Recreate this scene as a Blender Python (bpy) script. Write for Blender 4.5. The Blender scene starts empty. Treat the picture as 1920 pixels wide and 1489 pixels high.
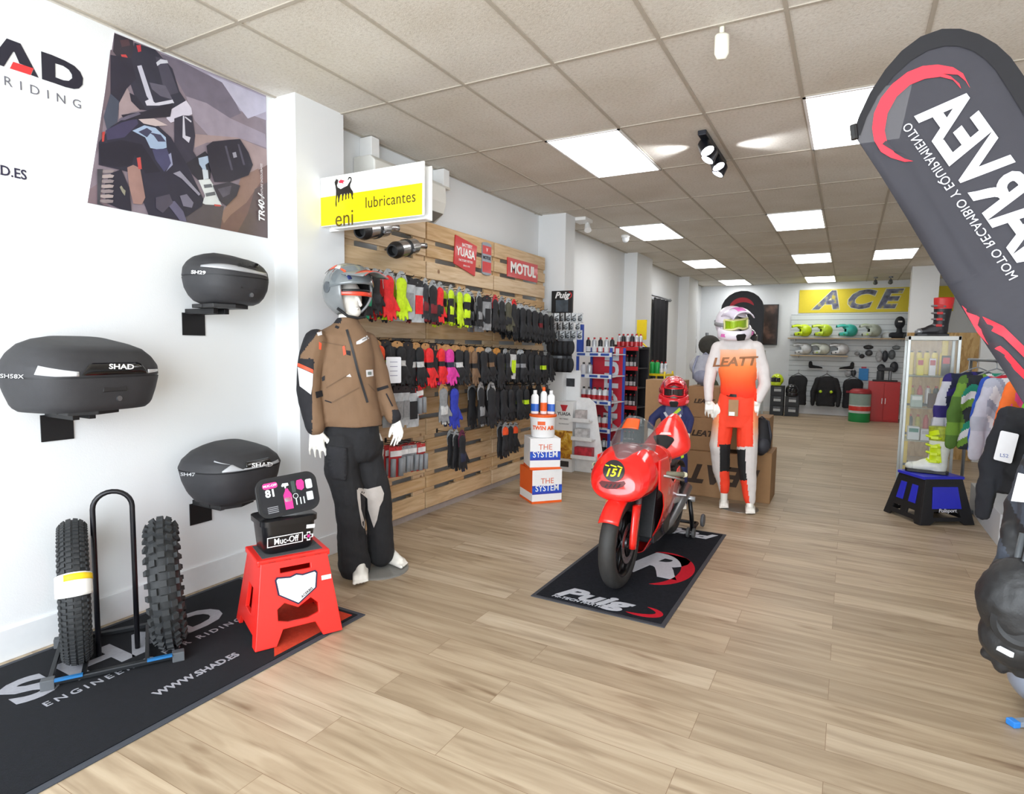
import bpy, bmesh, math, random
from mathutils import Matrix, Vector, Euler, noise
import mathutils
R = math.radians
PI = math.pi
sc = bpy.context.scene
COL = sc.collection

# ------------------------------------------------------------------ camera
CAMH = 1.5
cam_data = bpy.data.cameras.new('camera')
cam = bpy.data.objects.new('camera', cam_data)
COL.objects.link(cam)
FPX = 1133.0
cam_data.sensor_width = 36.0
cam_data.lens = FPX / 1920.0 * 36.0
cam_data.clip_start = 0.05
cam_data.clip_end = 100
YAW, PITCH, ROLL = R(-29.02), R(-4.78), R(0.82)
_f = Vector((math.sin(YAW) * math.cos(PITCH), math.cos(YAW) * math.cos(PITCH), math.sin(PITCH)))
_r0 = Vector((math.cos(YAW), -math.sin(YAW), 0))
_u0 = _r0.cross(_f)
_r = _r0 * math.cos(ROLL) + _u0 * math.sin(ROLL)
_u = -_r0 * math.sin(ROLL) + _u0 * math.cos(ROLL)
cam.matrix_world = Matrix(((_r.x, _u.x, -_f.x, 0), (_r.y, _u.y, -_f.y, 0), (_r.z, _u.z, -_f.z, CAMH), (0, 0, 0, 1)))
sc.camera = cam

# ------------------------------------------------------------------ world, light, exposure
sc.view_settings.view_transform = 'Standard'
sc.view_settings.look = 'None'
sc.view_settings.gamma = 1
sc.view_settings.use_curve_mapping = False
sc.view_settings.exposure = 0.55
wd = bpy.data.worlds.new('world')
sc.world = wd
wd.use_nodes = True
wd.node_tree.nodes['Background'].inputs[0].default_value = (0.86, 0.93, 1.0, 1)
wd.node_tree.nodes['Background'].inputs[1].default_value = 1.2
sc.cycles.max_bounces = 8
sc.cycles.diffuse_bounces = 4
sc.cycles.glossy_bounces = 3
sc.cycles.transparent_max_bounces = 12
sc.cycles.sample_clamp_indirect = 4.0
sc.cycles.caustics_reflective = False
sc.cycles.caustics_refractive = False

def area(name, loc, target, sx, sy, power, color):
    l = bpy.data.lights.new(name, 'AREA')
    l.shape = 'RECTANGLE'; l.size = sx; l.size_y = sy
    l.energy = power; l.color = color
    o = bpy.data.objects.new(name, l)
    COL.objects.link(o)
    o.location = loc
    o.rotation_euler = (Vector(target) - Vector(loc)).to_track_quat('-Z', 'Y').to_euler()
    return o
# daylight falling in through the glass shop front behind the photographer
area('daylight_through_shop_window', (-0.6, -1.95, 1.65), (-1.2, 4.0, 1.0), 5.2, 2.7, 290, (0.86, 0.93, 1.0))
PANEL_E = 6.0

# ------------------------------------------------------------------ materials
def lin(h):
    c = [int(h[i:i + 2], 16) / 255 for i in (0, 2, 4)]
    return tuple((x / 12.92 if x <= 0.04045 else ((x + 0.055) / 1.055) ** 2.4) for x in c) + (1,)
_mats = {}
def M(h, rough=0.5, metal=0.0, var=0.08, scale=25.0, bump=0.0, coat=0.0, trans=0.0, alpha=1.0, emit=0.0, sheen=0.0, stretch=None, bscale=None):
    key = (h, rough, metal, var, scale, bump, coat, trans, alpha, emit, sheen, stretch, bscale)
    if key in _mats: return _mats[key]
    m = bpy.data.materials.new('mat_' + h)
    m.use_nodes = True
    nt = m.node_tree; N = nt.nodes; Lk = nt.links
    b = N['Principled BSDF']
    b.inputs['Roughness'].default_value = rough
    b.inputs['Metallic'].default_value = metal
    b.inputs['Coat Weight'].default_value = coat
    b.inputs['Coat Roughness'].default_value = 0.08
    b.inputs['Transmission Weight'].default_value = trans
    b.inputs['Alpha'].default_value = alpha
    b.inputs['Sheen Weight'].default_value = sheen
    if rough >= .9: b.inputs['Specular IOR Level'].default_value = .12
    base = lin(h)
    tc = N.new('ShaderNodeTexCoord')
    nz = N.new('ShaderNodeTexNoise'); nz.inputs['Scale'].default_value = scale; nz.inputs['Detail'].default_value = 3
    if stretch:
        mp = N.new('ShaderNodeMapping'); mp.inputs['Scale'].default_value = stretch
        Lk.new(tc.outputs['Object'], mp.inputs[0]); Lk.new(mp.outputs[0], nz.inputs['Vector'])
    else:
        Lk.new(tc.outputs['Object'], nz.inputs['Vector'])
    if var > 0:
        rp = N.new('ShaderNodeMix'); rp.data_type = 'RGBA'
        rp.inputs[6].default_value = tuple(max(0, c * (1 - var * 2)) for c in base[:3]) + (1,)
        rp.inputs[7].default_value = tuple(min(1, c * (1 + var)) for c in base[:3]) + (1,)
        Lk.new(nz.outputs['Fac'], rp.inputs[0]); Lk.new(rp.outputs[2], b.inputs['Base Color'])
    else:
        b.inputs['Base Color'].default_value = base
    if bump > 0:
        bp = N.new('ShaderNodeBump'); bp.inputs['Strength'].default_value = bump; bp.inputs['Distance'].default_value = 0.004
        n2 = N.new('ShaderNodeTexNoise'); n2.inputs['Scale'].default_value = bscale or scale * 6; n2.inputs['Detail'].default_value = 4
        Lk.new(tc.outputs['Object'], n2.inputs['Vector'])
        Lk.new(n2.outputs['Fac'], bp.inputs['Height']); Lk.new(bp.outputs[0], b.inputs['Normal'])
    if emit > 0:
        b.inputs['Emission Color'].default_value = base
        b.inputs['Emission Strength'].default_value = emit
    _mats[key] = m
    return m

def glass_mat(name, h, alpha, rough=0.05):
    m = bpy.data.materials.new(name); m.use_nodes = True
    b = m.node_tree.nodes['Principled BSDF']
    b.inputs['Base Color'].default_value = lin(h); b.inputs['Alpha'].default_value = alpha
    b.inputs['Roughness'].default_value = rough
    return m

def ramp_nodes(nt, fac, stops):
    r = nt.nodes.new('ShaderNodeValToRGB')
    while len(r.color_ramp.elements) > len(stops): r.color_ramp.elements.remove(r.color_ramp.elements[-1])
    while len(r.color_ramp.elements) < len(stops): r.color_ramp.elements.new(0.5)
    for e, (p, c) in zip(r.color_ramp.elements, stops):
        e.position = p; e.color = lin(c) if isinstance(c, str) else c
    nt.links.new(fac, r.inputs[0])
    return r

# ------------------------------------------------------------------ mesh building
class MB:
    """collects shapes into one mesh"""
    def __init__(s, T=None):
        s.bm = bmesh.new(); s.T = T or Matrix.Identity(4); s.mats = []
    def mi(s, m):
        if m is None: return 0
        if m not in s.mats: s.mats.append(m)
        return s.mats.index(m)
    def V(s, p): return s.bm.verts.new(s.T @ Vector(p))
    def F(s, vs, k=0):
        try:
            f = s.bm.faces.new(vs); f.material_index = k; return f
        except ValueError: return None
    def box(s, c, d, m=None, rot=None):
        k = s.mi(m); c = Vector(c); Rm = rot.to_matrix() if rot else Matrix.Identity(3)
        if len(d) == 3: hx, hy, hz = d[0] / 2, d[1] / 2, d[2] / 2
        vs = [s.V(c + Rm @ Vector((sx * hx, sy * hy, sz * hz))) for sx in (-1, 1) for sy in (-1, 1) for sz in (-1, 1)]
        for q in ((0, 1, 3, 2), (4, 6, 7, 5), (0, 4, 5, 1), (2, 3, 7, 6), (0, 2, 6, 4), (1, 5, 7, 3)):
            s.F([vs[i] for i in q], k)
        return s
    def bx(s, x0, x1, y0, y1, z0, z1, m=None):
        return s.box(((x0 + x1) / 2, (y0 + y1) / 2, (z0 + z1) / 2), (x1 - x0, y1 - y0, z1 - z0), m)
    def loft(s, rings, m=None, closed=True, caps=True, loop=False):
        k = s.mi(m); vr = [[s.V(p) for p in r] for r in rings]; n = len(rings[0])
        pairs = list(zip(vr, vr[1:])) + ([(vr[-1], vr[0])] if loop else [])
        for a, b in pairs:
            for i in range(n if closed else n - 1):
                j = (i + 1) % n
                s.F((a[i], a[j], b[j], b[i]), k)
        if caps and closed and not loop:
            s.F(list(reversed(vr[0])), k); s.F(vr[-1], k)
        return s
    def tube(s, pts, r, n=8, m=None, closed=False, caps=True, flat=None):
        pts = [Vector(p) for p in pts]; N = len(pts)
        rs = r if isinstance(r, (list, tuple)) else [r] * N
        rings = []; prev = None
        for i, p in enumerate(pts):
            if closed: t = pts[(i + 1) % N] - pts[i - 1]
            else: t = pts[min(i + 1, N - 1)] - pts[max(i - 1, 0)]
            if t.length < 1e-9: t = Vector((0, 0, 1))
            t.normalize()
            if prev is None:
                a = Vector((0, 0, 1)) if abs(t.z) < 0.9 else Vector((1, 0, 0))
                u = t.cross(a).normalized()
            else:
                u = prev - t * prev.dot(t)
                u = u.normalized() if u.length > 1e-6 else t.orthogonal().normalized()
            prev = u; v = t.cross(u)
            ring = []
            for j in range(n):
                off = (u * math.cos(2 * PI * j / n) + v * math.sin(2 * PI * j / n)) * rs[i]
                if flat: off = Vector((off.x * flat[0], off.y * flat[1], off.z * flat[2]))
                ring.append(p + off)
            rings.append(ring)
        return s.loft(rings, m, True, caps, closed)
    def cyl(s, p0, p1, r0, r1=None, n=16, m=None):
        return s.tube([p0, p1], [r0, r0 if r1 is None else r1], n, m)
    def cap(s, p0, p1, r0, r1=None, n=12, m=None, flat=None):
        """tapered capsule"""
        r1 = r0 if r1 is None else r1
        p0 = Vector(p0); p1 = Vector(p1); d = (p1 - p0)
        dn = d.normalized() if d.length > 1e-6 else Vector((0, 0, 1))
        pts = []; rs = []
        for a in (88, 60, 30, 0): pts.append(p0 - dn * r0 * math.sin(R(a))); rs.append(r0 * math.cos(R(a)))
        for a in (0, 30, 60, 88): pts.append(p1 + dn * r1 * math.sin(R(a))); rs.append(r1 * math.cos(R(a)))
        if flat:   # scale about the axis
            return s.tube(pts, rs, n, m, flat=flat)
        return s.tube(pts, rs, n, m)
    def ell(s, c, r, m=None, rot=None, n=20, k=12):
        Rm = rot.to_matrix() if rot else Matrix.Identity(3); c = Vector(c); rings = []
        for i in range(k + 1):
            a = -PI / 2 + PI * (0.02 + 0.96 * i / k)
            rings.append([c + Rm @ Vector((r[0] * math.cos(a) * math.cos(2 * PI * j / n), r[1] * math.cos(a) * math.sin(2 * PI * j / n), r[2] * math.sin(a))) for j in range(n)])
        return s.loft(rings, m)
    def lathe(s, prof, c=(0, 0, 0), ax=(0, 0, 1), n=24, m=None, arc=None):
        """prof: list of (radius, height along ax)"""
        q = Vector((0, 0, 1)).rotation_difference(Vector(ax)).to_matrix(); c = Vector(c)
        rings = [[c + q @ Vector((r * math.cos(2 * PI * j / n), r * math.sin(2 * PI * j / n), h)) for j in range(n)] for r, h in prof]
        return s.loft(rings, m)
    def poly(s, outer, z0=0.0, z1=0.0, holes=(), m=None, T=None):
        """flat outline (with holes) extruded between z0 and z1 in the frame T"""
        k = s.mi(m); T = T or Matrix.Identity(4)
        tb = bmesh.new(); edges = []
        for loop in [outer] + list(holes):
            vs = [tb.verts.new((p[0], p[1], 0)) for p in loop]
            for i in range(len(vs)): edges.append(tb.edges.new((vs[i], vs[(i + 1) % len(vs)])))
        bmesh.ops.triangle_fill(tb, edges=edges, use_beauty=True, use_dissolve=False)
        tb.verts.index_update()
        P = [v.co.copy() for v in tb.verts]; tris = [[v.index for v in f.verts] for f in tb.faces]
        bound = [[v.index for v in e.verts] for e in edges]
        tb.free()
        top = [s.V(T @ Vector((p.x, p.y, z1))) for p in P]
        for t in tris: s.F([top[i] for i in t], k)
        if abs(z1 - z0) > 1e-9:
            bot = [s.V(T @ Vector((p.x, p.y, z0))) for p in P]
            for t in tris: s.F([bot[i] for i in reversed(t)], k)
            for a, b in bound: s.F((bot[a], bot[b], top[b], top[a]), k)
        return s
    def grid(s, fn, nu, nv, m=None, cu=False):
        k = s.mi(m)
        vs = [[s.V(fn(i / nu, j / nv)) for j in range(nv + 1)] for i in range(nu + (0 if cu else 1))]
        L = len(vs)
        for i in range(nu):
            a = vs[i]; b = vs[(i + 1) % L]
            for j in range(nv): s.F((a[j], b[j], b[j + 1], a[j + 1]), k)
        return s
    def mesh(s, name):
        bmesh.ops.recalc_face_normals(s.bm, faces=s.bm.faces)
        me = bpy.data.meshes.new(name); s.bm.to_mesh(me); s.bm.free()
        for m in s.mats: me.materials.append(m)
        return me
    def build(s, name, mat=None, parent=None, smooth=False, bevel=0, label=None, solid=0, sub=0, auto=None, segs=2):
        me = s.mesh(name)
        if mat is not None and not s.mats: me.materials.append(mat)
        o = link(name, me, parent)
        if smooth or auto:
            for p in me.polygons: p.use_smooth = True
            if auto: me.set_sharp_from_angle(angle=R(auto))
        if solid:
            md = o.modifiers.new('s', 'SOLIDIFY'); md.thickness = solid; md.offset = 0
        if bevel:
            md = o.modifiers.new('b', 'BEVEL'); md.width = bevel; md.segments = segs; md.limit_method = 'ANGLE'; md.angle_limit = R(35)
        if sub:
            md = o.modifiers.new('u', 'SUBSURF'); md.levels = sub; md.render_levels = sub
        if label: o['label'] = label
        return o

def link(name, data, parent=None):
    o = bpy.data.objects.new(name, data); COL.objects.link(o)
    if parent is not None: o.parent = parent
    return o

def organic(mb, name, mat, parent=None, voxel=0.01, smooth=4, matfn=None, mats=None, disp=0, dscale=0.1, label=None, dec=0):
    """fuse the shapes of mb into one continuous skin"""
    me = mb.mesh(name)
    o = bpy.data.objects.new(name, me); COL.objects.link(o)
    md = o.modifiers.new('r', 'REMESH'); md.mode = 'VOXEL'; md.voxel_size = voxel
    if smooth:
        md = o.modifiers.new('s', 'SMOOTH'); md.iterations = smooth; md.factor = 0.5
    if disp:
        tx = bpy.data.textures.new('folds', 'CLOUDS'); tx.noise_scale = dscale; tx.noise_depth = 2
        md = o.modifiers.new('d', 'DISPLACE'); md.texture = tx; md.strength = disp; md.texture_coords = 'LOCAL'; md.mid_level = 0.5
    if dec:
        md = o.modifiers.new('c', 'DECIMATE'); md.ratio = dec
    dg = bpy.context.evaluated_depsgraph_get()
    m2 = bpy.data.meshes.new_from_object(o.evaluated_get(dg))
    bpy.data.objects.remove(o)
    m2.name = name
    m2.materials.clear()
    for m in (mats or [mat]): m2.materials.append(m)
    for p in m2.polygons:
        p.use_smooth = True
        if matfn: p.material_index = matfn(p.center)
    r = link(name, m2, parent)
    if label: r['label'] = label
    return r

def tag(o, label, cat, group=None, kind=None):
    o['label'] = label; o['category'] = cat
    if group: o['group'] = group
    if kind: o['kind'] = kind
    return o
def thing(name, label, cat, loc=(0, 0, 0), rz=0.0, group=None, rot=None):
    o = bpy.data.objects.new(name, None); COL.objects.link(o)
    o.empty_display_size = 0.1
    o.location = loc; o.rotation_euler = rot or (0, 0, rz)
    return tag(o, label, cat, group)
def struct(o, label=None):
    o['kind'] = 'structure'
    if label: o['label'] = label
    return o
def copy_tree(src, loc=None, rot=None, label=None, group=None, cat=None, parent=None, recolor=None):
    c = src.copy(); COL.objects.link(c)
    if parent is not None: c.parent = parent
    if loc is not None: c.location = loc
    if rot is not None: c.rotation_euler = rot
    if label: c['label'] = label
    if group: c['group'] = group
    if cat: c['category'] = cat
    for ch in list(src.children):
        d = copy_tree(ch, parent=c, recolor=recolor)
    if recolor and c.type == 'MESH':
        nm = c.name.split('.')[0]
        if nm in recolor:
            for i, m in enumerate(recolor[nm] if isinstance(recolor[nm], (list, tuple)) else [recolor[nm]]):
                if i < len(c.material_slots) and m is not None:
                    c.material_slots[i].link = 'OBJECT'; c.material_slots[i].material = m
    return c

def basis(o, x, y):
    """matrix with origin o, local X along x, local Y along y"""
    x = Vector(x).normalized(); y = Vector(y); y = (y - x * y.dot(x)).normalized(); z = x.cross(y)
    o = Vector(o)
    return Matrix(((x.x, y.x, z.x, o.x), (x.y, y.y, z.y, o.y), (x.z, y.z, z.z, o.z), (0, 0, 0, 1)))
def WALL(o): return basis(o, (0, 1, 0), (0, 0, 1))     # reads along +y, faces +x
def FRONT(o): return basis(o, (1, 0, 0), (0, 0, 1))    # reads along +x, faces -y
def text(body, size, mat, T, parent=None, name='lettering', bold=0.0, shear=0.0, xs=1.0, sp=1.0, ext=0.0008, align='CENTER', valign='CENTER', label=None):
    cu = bpy.data.curves.new('t', 'FONT'); cu.body = body; cu.size = size; cu.offset = bold * size; cu.shear = shear
    cu.space_character = sp; cu.extrude = ext; cu.align_x = align; cu.align_y = valign; cu.resolution_u = 3
    o = bpy.data.objects.new('t', cu); COL.objects.link(o)
    dg = bpy.context.evaluated_depsgraph_get()
    me = bpy.data.meshes.new_from_object(o.evaluated_get(dg))
    bpy.data.objects.remove(o); bpy.data.curves.remove(cu)
    me.transform(T @ Matrix.Diagonal((xs, 1, 1, 1)))
    me.materials.clear(); me.materials.append(mat)
    r = link(name, me, parent)
    if label: r['label'] = label
    return r

def ray(px, py): return _r * ((px - 960) / FPX) - _u * ((py - 744.5) / FPX) + _f
def at(px, py, ax, v):
    """where the line of sight of a photo point meets the world plane axis = v"""
    d = ray(px, py); o = Vector((0, 0, CAMH)); t = (v - o[ax]) / d[ax]
    return o + d * t

def rrect(w, h, r, n=5, cx=0, cy=0):
    out = []
    for sx, sy, a0 in ((1, 1, 0), (-1, 1, 90), (-1, -1, 180), (1, -1, 270)):
        for i in range(n + 1):
            a = R(a0 + 90 * i / n)
            out.append((cx + sx * (w / 2 - r) + r * math.cos(a), cy + sy * (h / 2 - r) + r * math.sin(a)))
    return out
def circ(r, n=24, cx=0, cy=0): return [(cx + r * math.cos(2 * PI * i / n), cy + r * math.sin(2 * PI * i / n)) for i in range(n)]

WHITE = M('f2f2f0', 0.6, var=0.02)
BLACK = M('141416', 0.45, var=0.1)
BLACKM = M('1b1b1d', 0.75, var=0.15, bump=0.2)
BLKGLOSS = M('0c0c0e', 0.18, var=0.0, coat=0.5)
CHROME = M('c8c8ca', 0.22, 1.0, var=0.05)
STEEL = M('8d9094', 0.38, 0.9, var=0.08)
ALU = M('b9bcc0', 0.35, 0.7, var=0.05)
RED = M('e0201c', 0.35, coat=0.4, var=0.04)
YEL = M('f2d90c', 0.4, var=0.04)
# ================================================================== THE ROOM
CEIL = 3.09
WX = -3.38      # left wall
PX = -3.16      # face of the left pillars
BY = 16.0       # back wall
RX = 2.6        # right wall
FY = -2.0       # shop front
wall_m = M('e9ebec', 0.7, var=0.015, scale=3, bump=0.12, bscale=180)

def wood_floor():
    m = bpy.data.materials.new('laminate_floor'); m.use_nodes = True
    nt = m.node_tree; N = nt.nodes; L = nt.links; b = N['Principled BSDF']
    tc = N.new('ShaderNodeTexCoord')
    br = N.new('ShaderNodeTexBrick')
    br.offset = 0.37; br.inputs['Scale'].default_value = 1.0
    br.inputs['Brick Width'].default_value = 1.25; br.inputs['Row Height'].default_value = 0.19
    br.inputs['Mortar Size'].default_value = 0.0012; br.inputs['Mortar Smooth'].default_value = 0.3
    br.inputs['Color1'].default_value = (0, 0, 0, 1); br.inputs['Color2'].default_value = (1, 1, 1, 1); br.inputs['Mortar'].default_value = (0.5, 0.5, 0.5, 1)
    L.new(tc.outputs['Object'], br.inputs['Vector'])
    # grain: noise stretched along the boards, shifted per board
    sep = N.new('ShaderNodeSeparateXYZ'); L.new(tc.outputs['Object'], sep.inputs[0])
    mp = N.new('ShaderNodeMapping'); mp.inputs['Scale'].default_value = (1.1, 13, 1)
    add = N.new('ShaderNodeVectorMath'); add.operation = 'ADD'
    sc_ = N.new('ShaderNodeVectorMath'); sc_.operation = 'SCALE'; sc_.inputs['Scale'].default_value = 7.0
    L.new(br.outputs['Color'], sc_.inputs[0]); L.new(tc.outputs['Object'], add.inputs[0]); L.new(sc_.outputs[0], add.inputs[1])
    L.new(add.outputs[0], mp.inputs[0])
    nz = N.new('ShaderNodeTexNoise'); nz.inputs['Scale'].default_value = 1.6; nz.inputs['Detail'].default_value = 6; nz.inputs['Distortion'].default_value = 0.6
    L.new(mp.outputs[0], nz.inputs['Vector'])
    rp = ramp_nodes(nt, nz.outputs['Fac'], [(0.25, '98866f'), (0.45, 'b09e86'), (0.6, 'bdac94'), (0.8, 'c9baa4')])
    # per board tone
    tone = ramp_nodes(nt, br.outputs['Color'], [(0.0, 'dcd7d0'), (0.5, 'f2eee8'), (1.0, 'ffffff')])
    mx = N.new('ShaderNodeMix'); mx.data_type = 'RGBA'; mx.blend_type = 'MULTIPLY'; mx.inputs[0].default_value = 0.9
    L.new(rp.outputs[0], mx.inputs[6]); L.new(tone.outputs[0], mx.inputs[7])
    # knots and dark streaks
    mp2 = N.new('ShaderNodeMapping'); mp2.inputs['Scale'].default_value = (0.9, 5, 1); L.new(add.outputs[0], mp2.inputs[0])
    n2 = N.new('ShaderNodeTexNoise'); n2.inputs['Scale'].default_value = 2.4; n2.inputs['Detail'].default_value = 3; L.new(mp2.outputs[0], n2.inputs['Vector'])
    rp2 = ramp_nodes(nt, n2.outputs['Fac'], [(0.62, (1, 1, 1, 1)), (0.78, lin('a48a72'))])
    mx2 = N.new('ShaderNodeMix'); mx2.data_type = 'RGBA'; mx2.blend_type = 'MULTIPLY'; mx2.inputs[0].default_value = 0.8
    L.new(mx.outputs[2], mx2.inputs[6]); L.new(rp2.outputs[0], mx2.inputs[7])
    mx3 = N.new('ShaderNodeMix'); mx3.data_type = 'RGBA'
    L.new(br.outputs['Fac'], mx3.inputs[0]); L.new(mx2.outputs[2], mx3.inputs[6]); mx3.inputs[7].default_value = lin('7d654c')
    L.new(mx3.outputs[2], b.inputs['Base Color'])
    b.inputs['Roughness'].default_value = 0.42
    b.inputs['Specular IOR Level'].default_value = 0.4
    bp = N.new('ShaderNodeBump'); bp.inputs['Strength'].default_value = 0.15; bp.inputs['Distance'].default_value = 0.002
    L.new(nz.outputs['Fac'], bp.inputs['Height']); L.new(bp.outputs[0], b.inputs['Normal'])
    return m
o = MB().bx(-3.7, RX + .2, FY - .1, BY + .2, -0.1, 0).build('floor', wood_floor()); struct(o, 'pale oak laminate floor laid crosswise')

def tile_mat():
    m = bpy.data.materials.new('ceiling_tile'); m.use_nodes = True
    nt = m.node_tree; N = nt.nodes; L = nt.links; b = N['Principled BSDF']
    tc = N.new('ShaderNodeTexCoord')
    n1 = N.new('ShaderNodeTexNoise'); n1.inputs['Scale'].default_value = 55; n1.inputs['Detail'].default_value = 5
    L.new(tc.outputs['Object'], n1.inputs['Vector'])
    rp = ramp_nodes(nt, n1.outputs['Fac'], [(0.30, 'd0cbc2'), (0.42, 'dcd7ce'), (0.6, 'e3dfd7')])
    n2 = N.new('ShaderNodeTexNoise'); n2.inputs['Scale'].default_value = 1.3; n2.inputs['Detail'].default_value = 3
    L.new(tc.outputs['Object'], n2.inputs['Vector'])
    rp2 = ramp_nodes(nt, n2.outputs['Fac'], [(0.3, 'ece8e2'), (0.7, 'ffffff')])
    mx = N.new('ShaderNodeMix'); mx.data_type = 'RGBA'; mx.blend_type = 'MULTIPLY'; mx.inputs[0].default_value = 1
    L.new(rp.outputs[0], mx.inputs[6]); L.new(rp2.outputs[0], mx.inputs[7])
    L.new(mx.outputs[2], b.inputs['Base Color']); b.inputs['Roughness'].default_value = 0.9
    bp = N.new('ShaderNodeBump'); bp.inputs['Strength'].default_value = 0.5; bp.inputs['Distance'].default_value = 0.003
    n3 = N.new('ShaderNodeTexNoise'); n3.inputs['Scale'].default_value = 160; n3.inputs['Detail'].default_value = 2
    L.new(tc.outputs['Object'], n3.inputs['Vector']); L.new(n3.outputs['Fac'], bp.inputs['Height']); L.new(bp.outputs[0], b.inputs['Normal'])
    return m
tile = tile_mat()
# grid measured from the tile joints
GX0, GX = -2.14, 0.6
GY = [-2.35, -1.3, -0.15, 0.97, 2.08, 3.20, 4.32, 5.45, 6.59, 7.74, 8.88, 10.02, 11.16, 12.31, 13.45, 14.6, 15.8]
XS = [GX0 + GX * i for i in range(-2, 9)]
o = MB().bx(-3.7, RX + .2, FY - .1, BY + .2, CEIL, CEIL + .1).build('ceiling', tile); struct(o, 'suspended ceiling of speckled beige tiles')
g = MB()
for x in XS: g.bx(x - .010, x + .010, FY, BY, CEIL - .006, CEIL + .001)
for y in GY: g.bx(WX, RX, y - .010, y + .010, CEIL - .0055, CEIL + .001)
struct(g.build('ceiling_grid', M('b5ac9e', 0.6, var=0.05)), 'beige metal grid strips between the ceiling tiles')

# walls
w = MB(); w.bx(WX - .2, WX, FY - .1, BY + .2, 0, CEIL)
struct(w.build('wall_left', wall_m), 'white plastered wall on the left with display cases')
p_y = [(2.80, 3.22), (6.70, 6.98), (9.93, 10.82), (13.67, 14.58)]
for i, (a, b_) in enumerate(p_y):
    x1 = PX if i else PX
    if i == 1: x1 = -3.02
    struct(MB().bx(WX, x1, a, b_, 0, CEIL).build('pillar', wall_m), ['white pillar behind the tall dressed mannequin', 'white pillar at the far end of the pallets', 'white pillar before the black curtain', 'white pillar beyond the black curtain'][i])
struct(MB().bx(WX - .2, RX + .2, BY, BY + .2, 0, CEIL).build('wall_back', M('dfe3e6', 0.7, var=0.02)), 'white rear wall of the shop')
struct(MB().bx(RX, RX + .2, FY - .1, BY + .2, 0, CEIL).build('wall_right', wall_m))
# pillar and board partition on the right
struct(MB().bx(0.95, 1.38, 13.58, 13.9, 0, CEIL).build('pillar', wall_m), 'white pillar at the right of the yellow banner')
fr = MB()
fr.bx(WX - .2, RX + .2, FY - .15, FY, 2.75, CEIL); fr.bx(WX - .2, WX + .15, FY - .15, FY, 0, 2.75); fr.bx(RX - .15, RX + .2, FY - .15, FY, 0, 2.75); fr.bx(WX, RX, FY - .15, FY, 0, 0.25)
struct(fr.build('wall_front', wall_m))
fm = MB()
for x in (-3.2, -1.3, 0.6, 2.4): fm.bx(x - .03, x + .03, FY - .1, FY - .04, .25, 2.75)
fm.bx(-3.2, 2.4, FY - .1, FY - .04, 2.69, 2.75); fm.bx(-3.2, 2.4, FY - .1, FY - .04, .25, .31)
win = struct(fm.build('window_1', ALU))
pane = MB().bx(-3.2, 2.4, FY - .075, FY - .069, .3, 2.7).build('pane', glass_mat('shop_glass', 'ffffff', 0.06), win)
# skirting
bm_ = M('e6e8ea', 0.5, var=0.02)
s = MB(); s.bx(WX, WX + .015, FY, 2.8, 0, .15); s.bx(WX, PX + .012, 2.788, 2.8, 0, .15); s.bx(PX, PX + .012, 2.788, 3.22, 0, .15)
s.bx(WX, WX + .015, 6.98, 9.93, 0, .1); s.bx(WX, WX + .015, 10.82, 13.67, 0, .1); s.bx(PX, PX + .012, 9.93, 10.82, 0, .1)
struct(s.build('baseboard_left', bm_, bevel=.003))
s = MB(); s.bx(WX, RX, BY - .015, BY, 0, .12); struct(s.build('baseboard_back', bm_))

# ceiling light panels
diff_m = M('ffffff', 0.5, var=0, emit=PANEL_E)
lights = [(-1.54 - .6, 4.32, 'near centre of the ceiling'), (-0.34, 4.32, 'beside the dark feather flag')]
def light_panel(x, y, w, d, label):
    t = thing('ceiling_light', label, 'ceiling light', (x + w / 2, y + d / 2, CEIL), group='square light panels in the ceiling')
    f = MB()
    f.bx(-w / 2, w / 2, -d / 2, -d / 2 + .018, -.012, 0); f.bx(-w / 2, w / 2, d / 2 - .018, d / 2, -.012, 0)
    f.bx(-w / 2, -w / 2 + .018, -d / 2, d / 2, -.012, 0); f.bx(w / 2 - .018, w / 2, -d / 2, d / 2, -.012, 0)
    f.build('frame', M('f4f4f4', 0.4, var=0), t)
    MB().bx(-w / 2 + .018, w / 2 - .018, -d / 2 + .018, d / 2 - .018, -.009, -.003).build('diffuser', diff_m, t)
light_panel(GX0, 4.32, .6, 1.13, 'largest glowing panel near the middle of the ceiling')
light_panel(GX0 + 3 * .6, 4.32, .6, 1.13, 'large glowing panel partly covered by the dark feather flag')
light_panel(GX0 - .6, 7.74, .6, 1.14, 'glowing panel above the dome camera by the left wall')
light_panel(GX0 - .6, 11.16, .6, 1.15, 'glowing panel second from the back over the black curtain')
light_panel(GX0 - .6, 14.6, .6, 1.2, 'rearmost glowing panel on the side of the curtain')
light_panel(GX0 + 1.2, 7.74, .6, 1.14, 'glowing panel behind the black spotlights')
light_panel(GX0 + 1.2, 11.16, .6, 1.15, 'glowing panel between the spotlights and the yellow banner')
light_panel(GX0 + 1.2, 14.6, .6, 1.2, 'small glowing panel just in front of the yellow banner')
light_panel(GX0 + 2.4, 11.16, .6, 1.15, 'glowing panel rightmost at the rear, beside the flag edge')
# ================================================================== LEFT WALL
INK = M('232230', 0.5, var=0.0)
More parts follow.
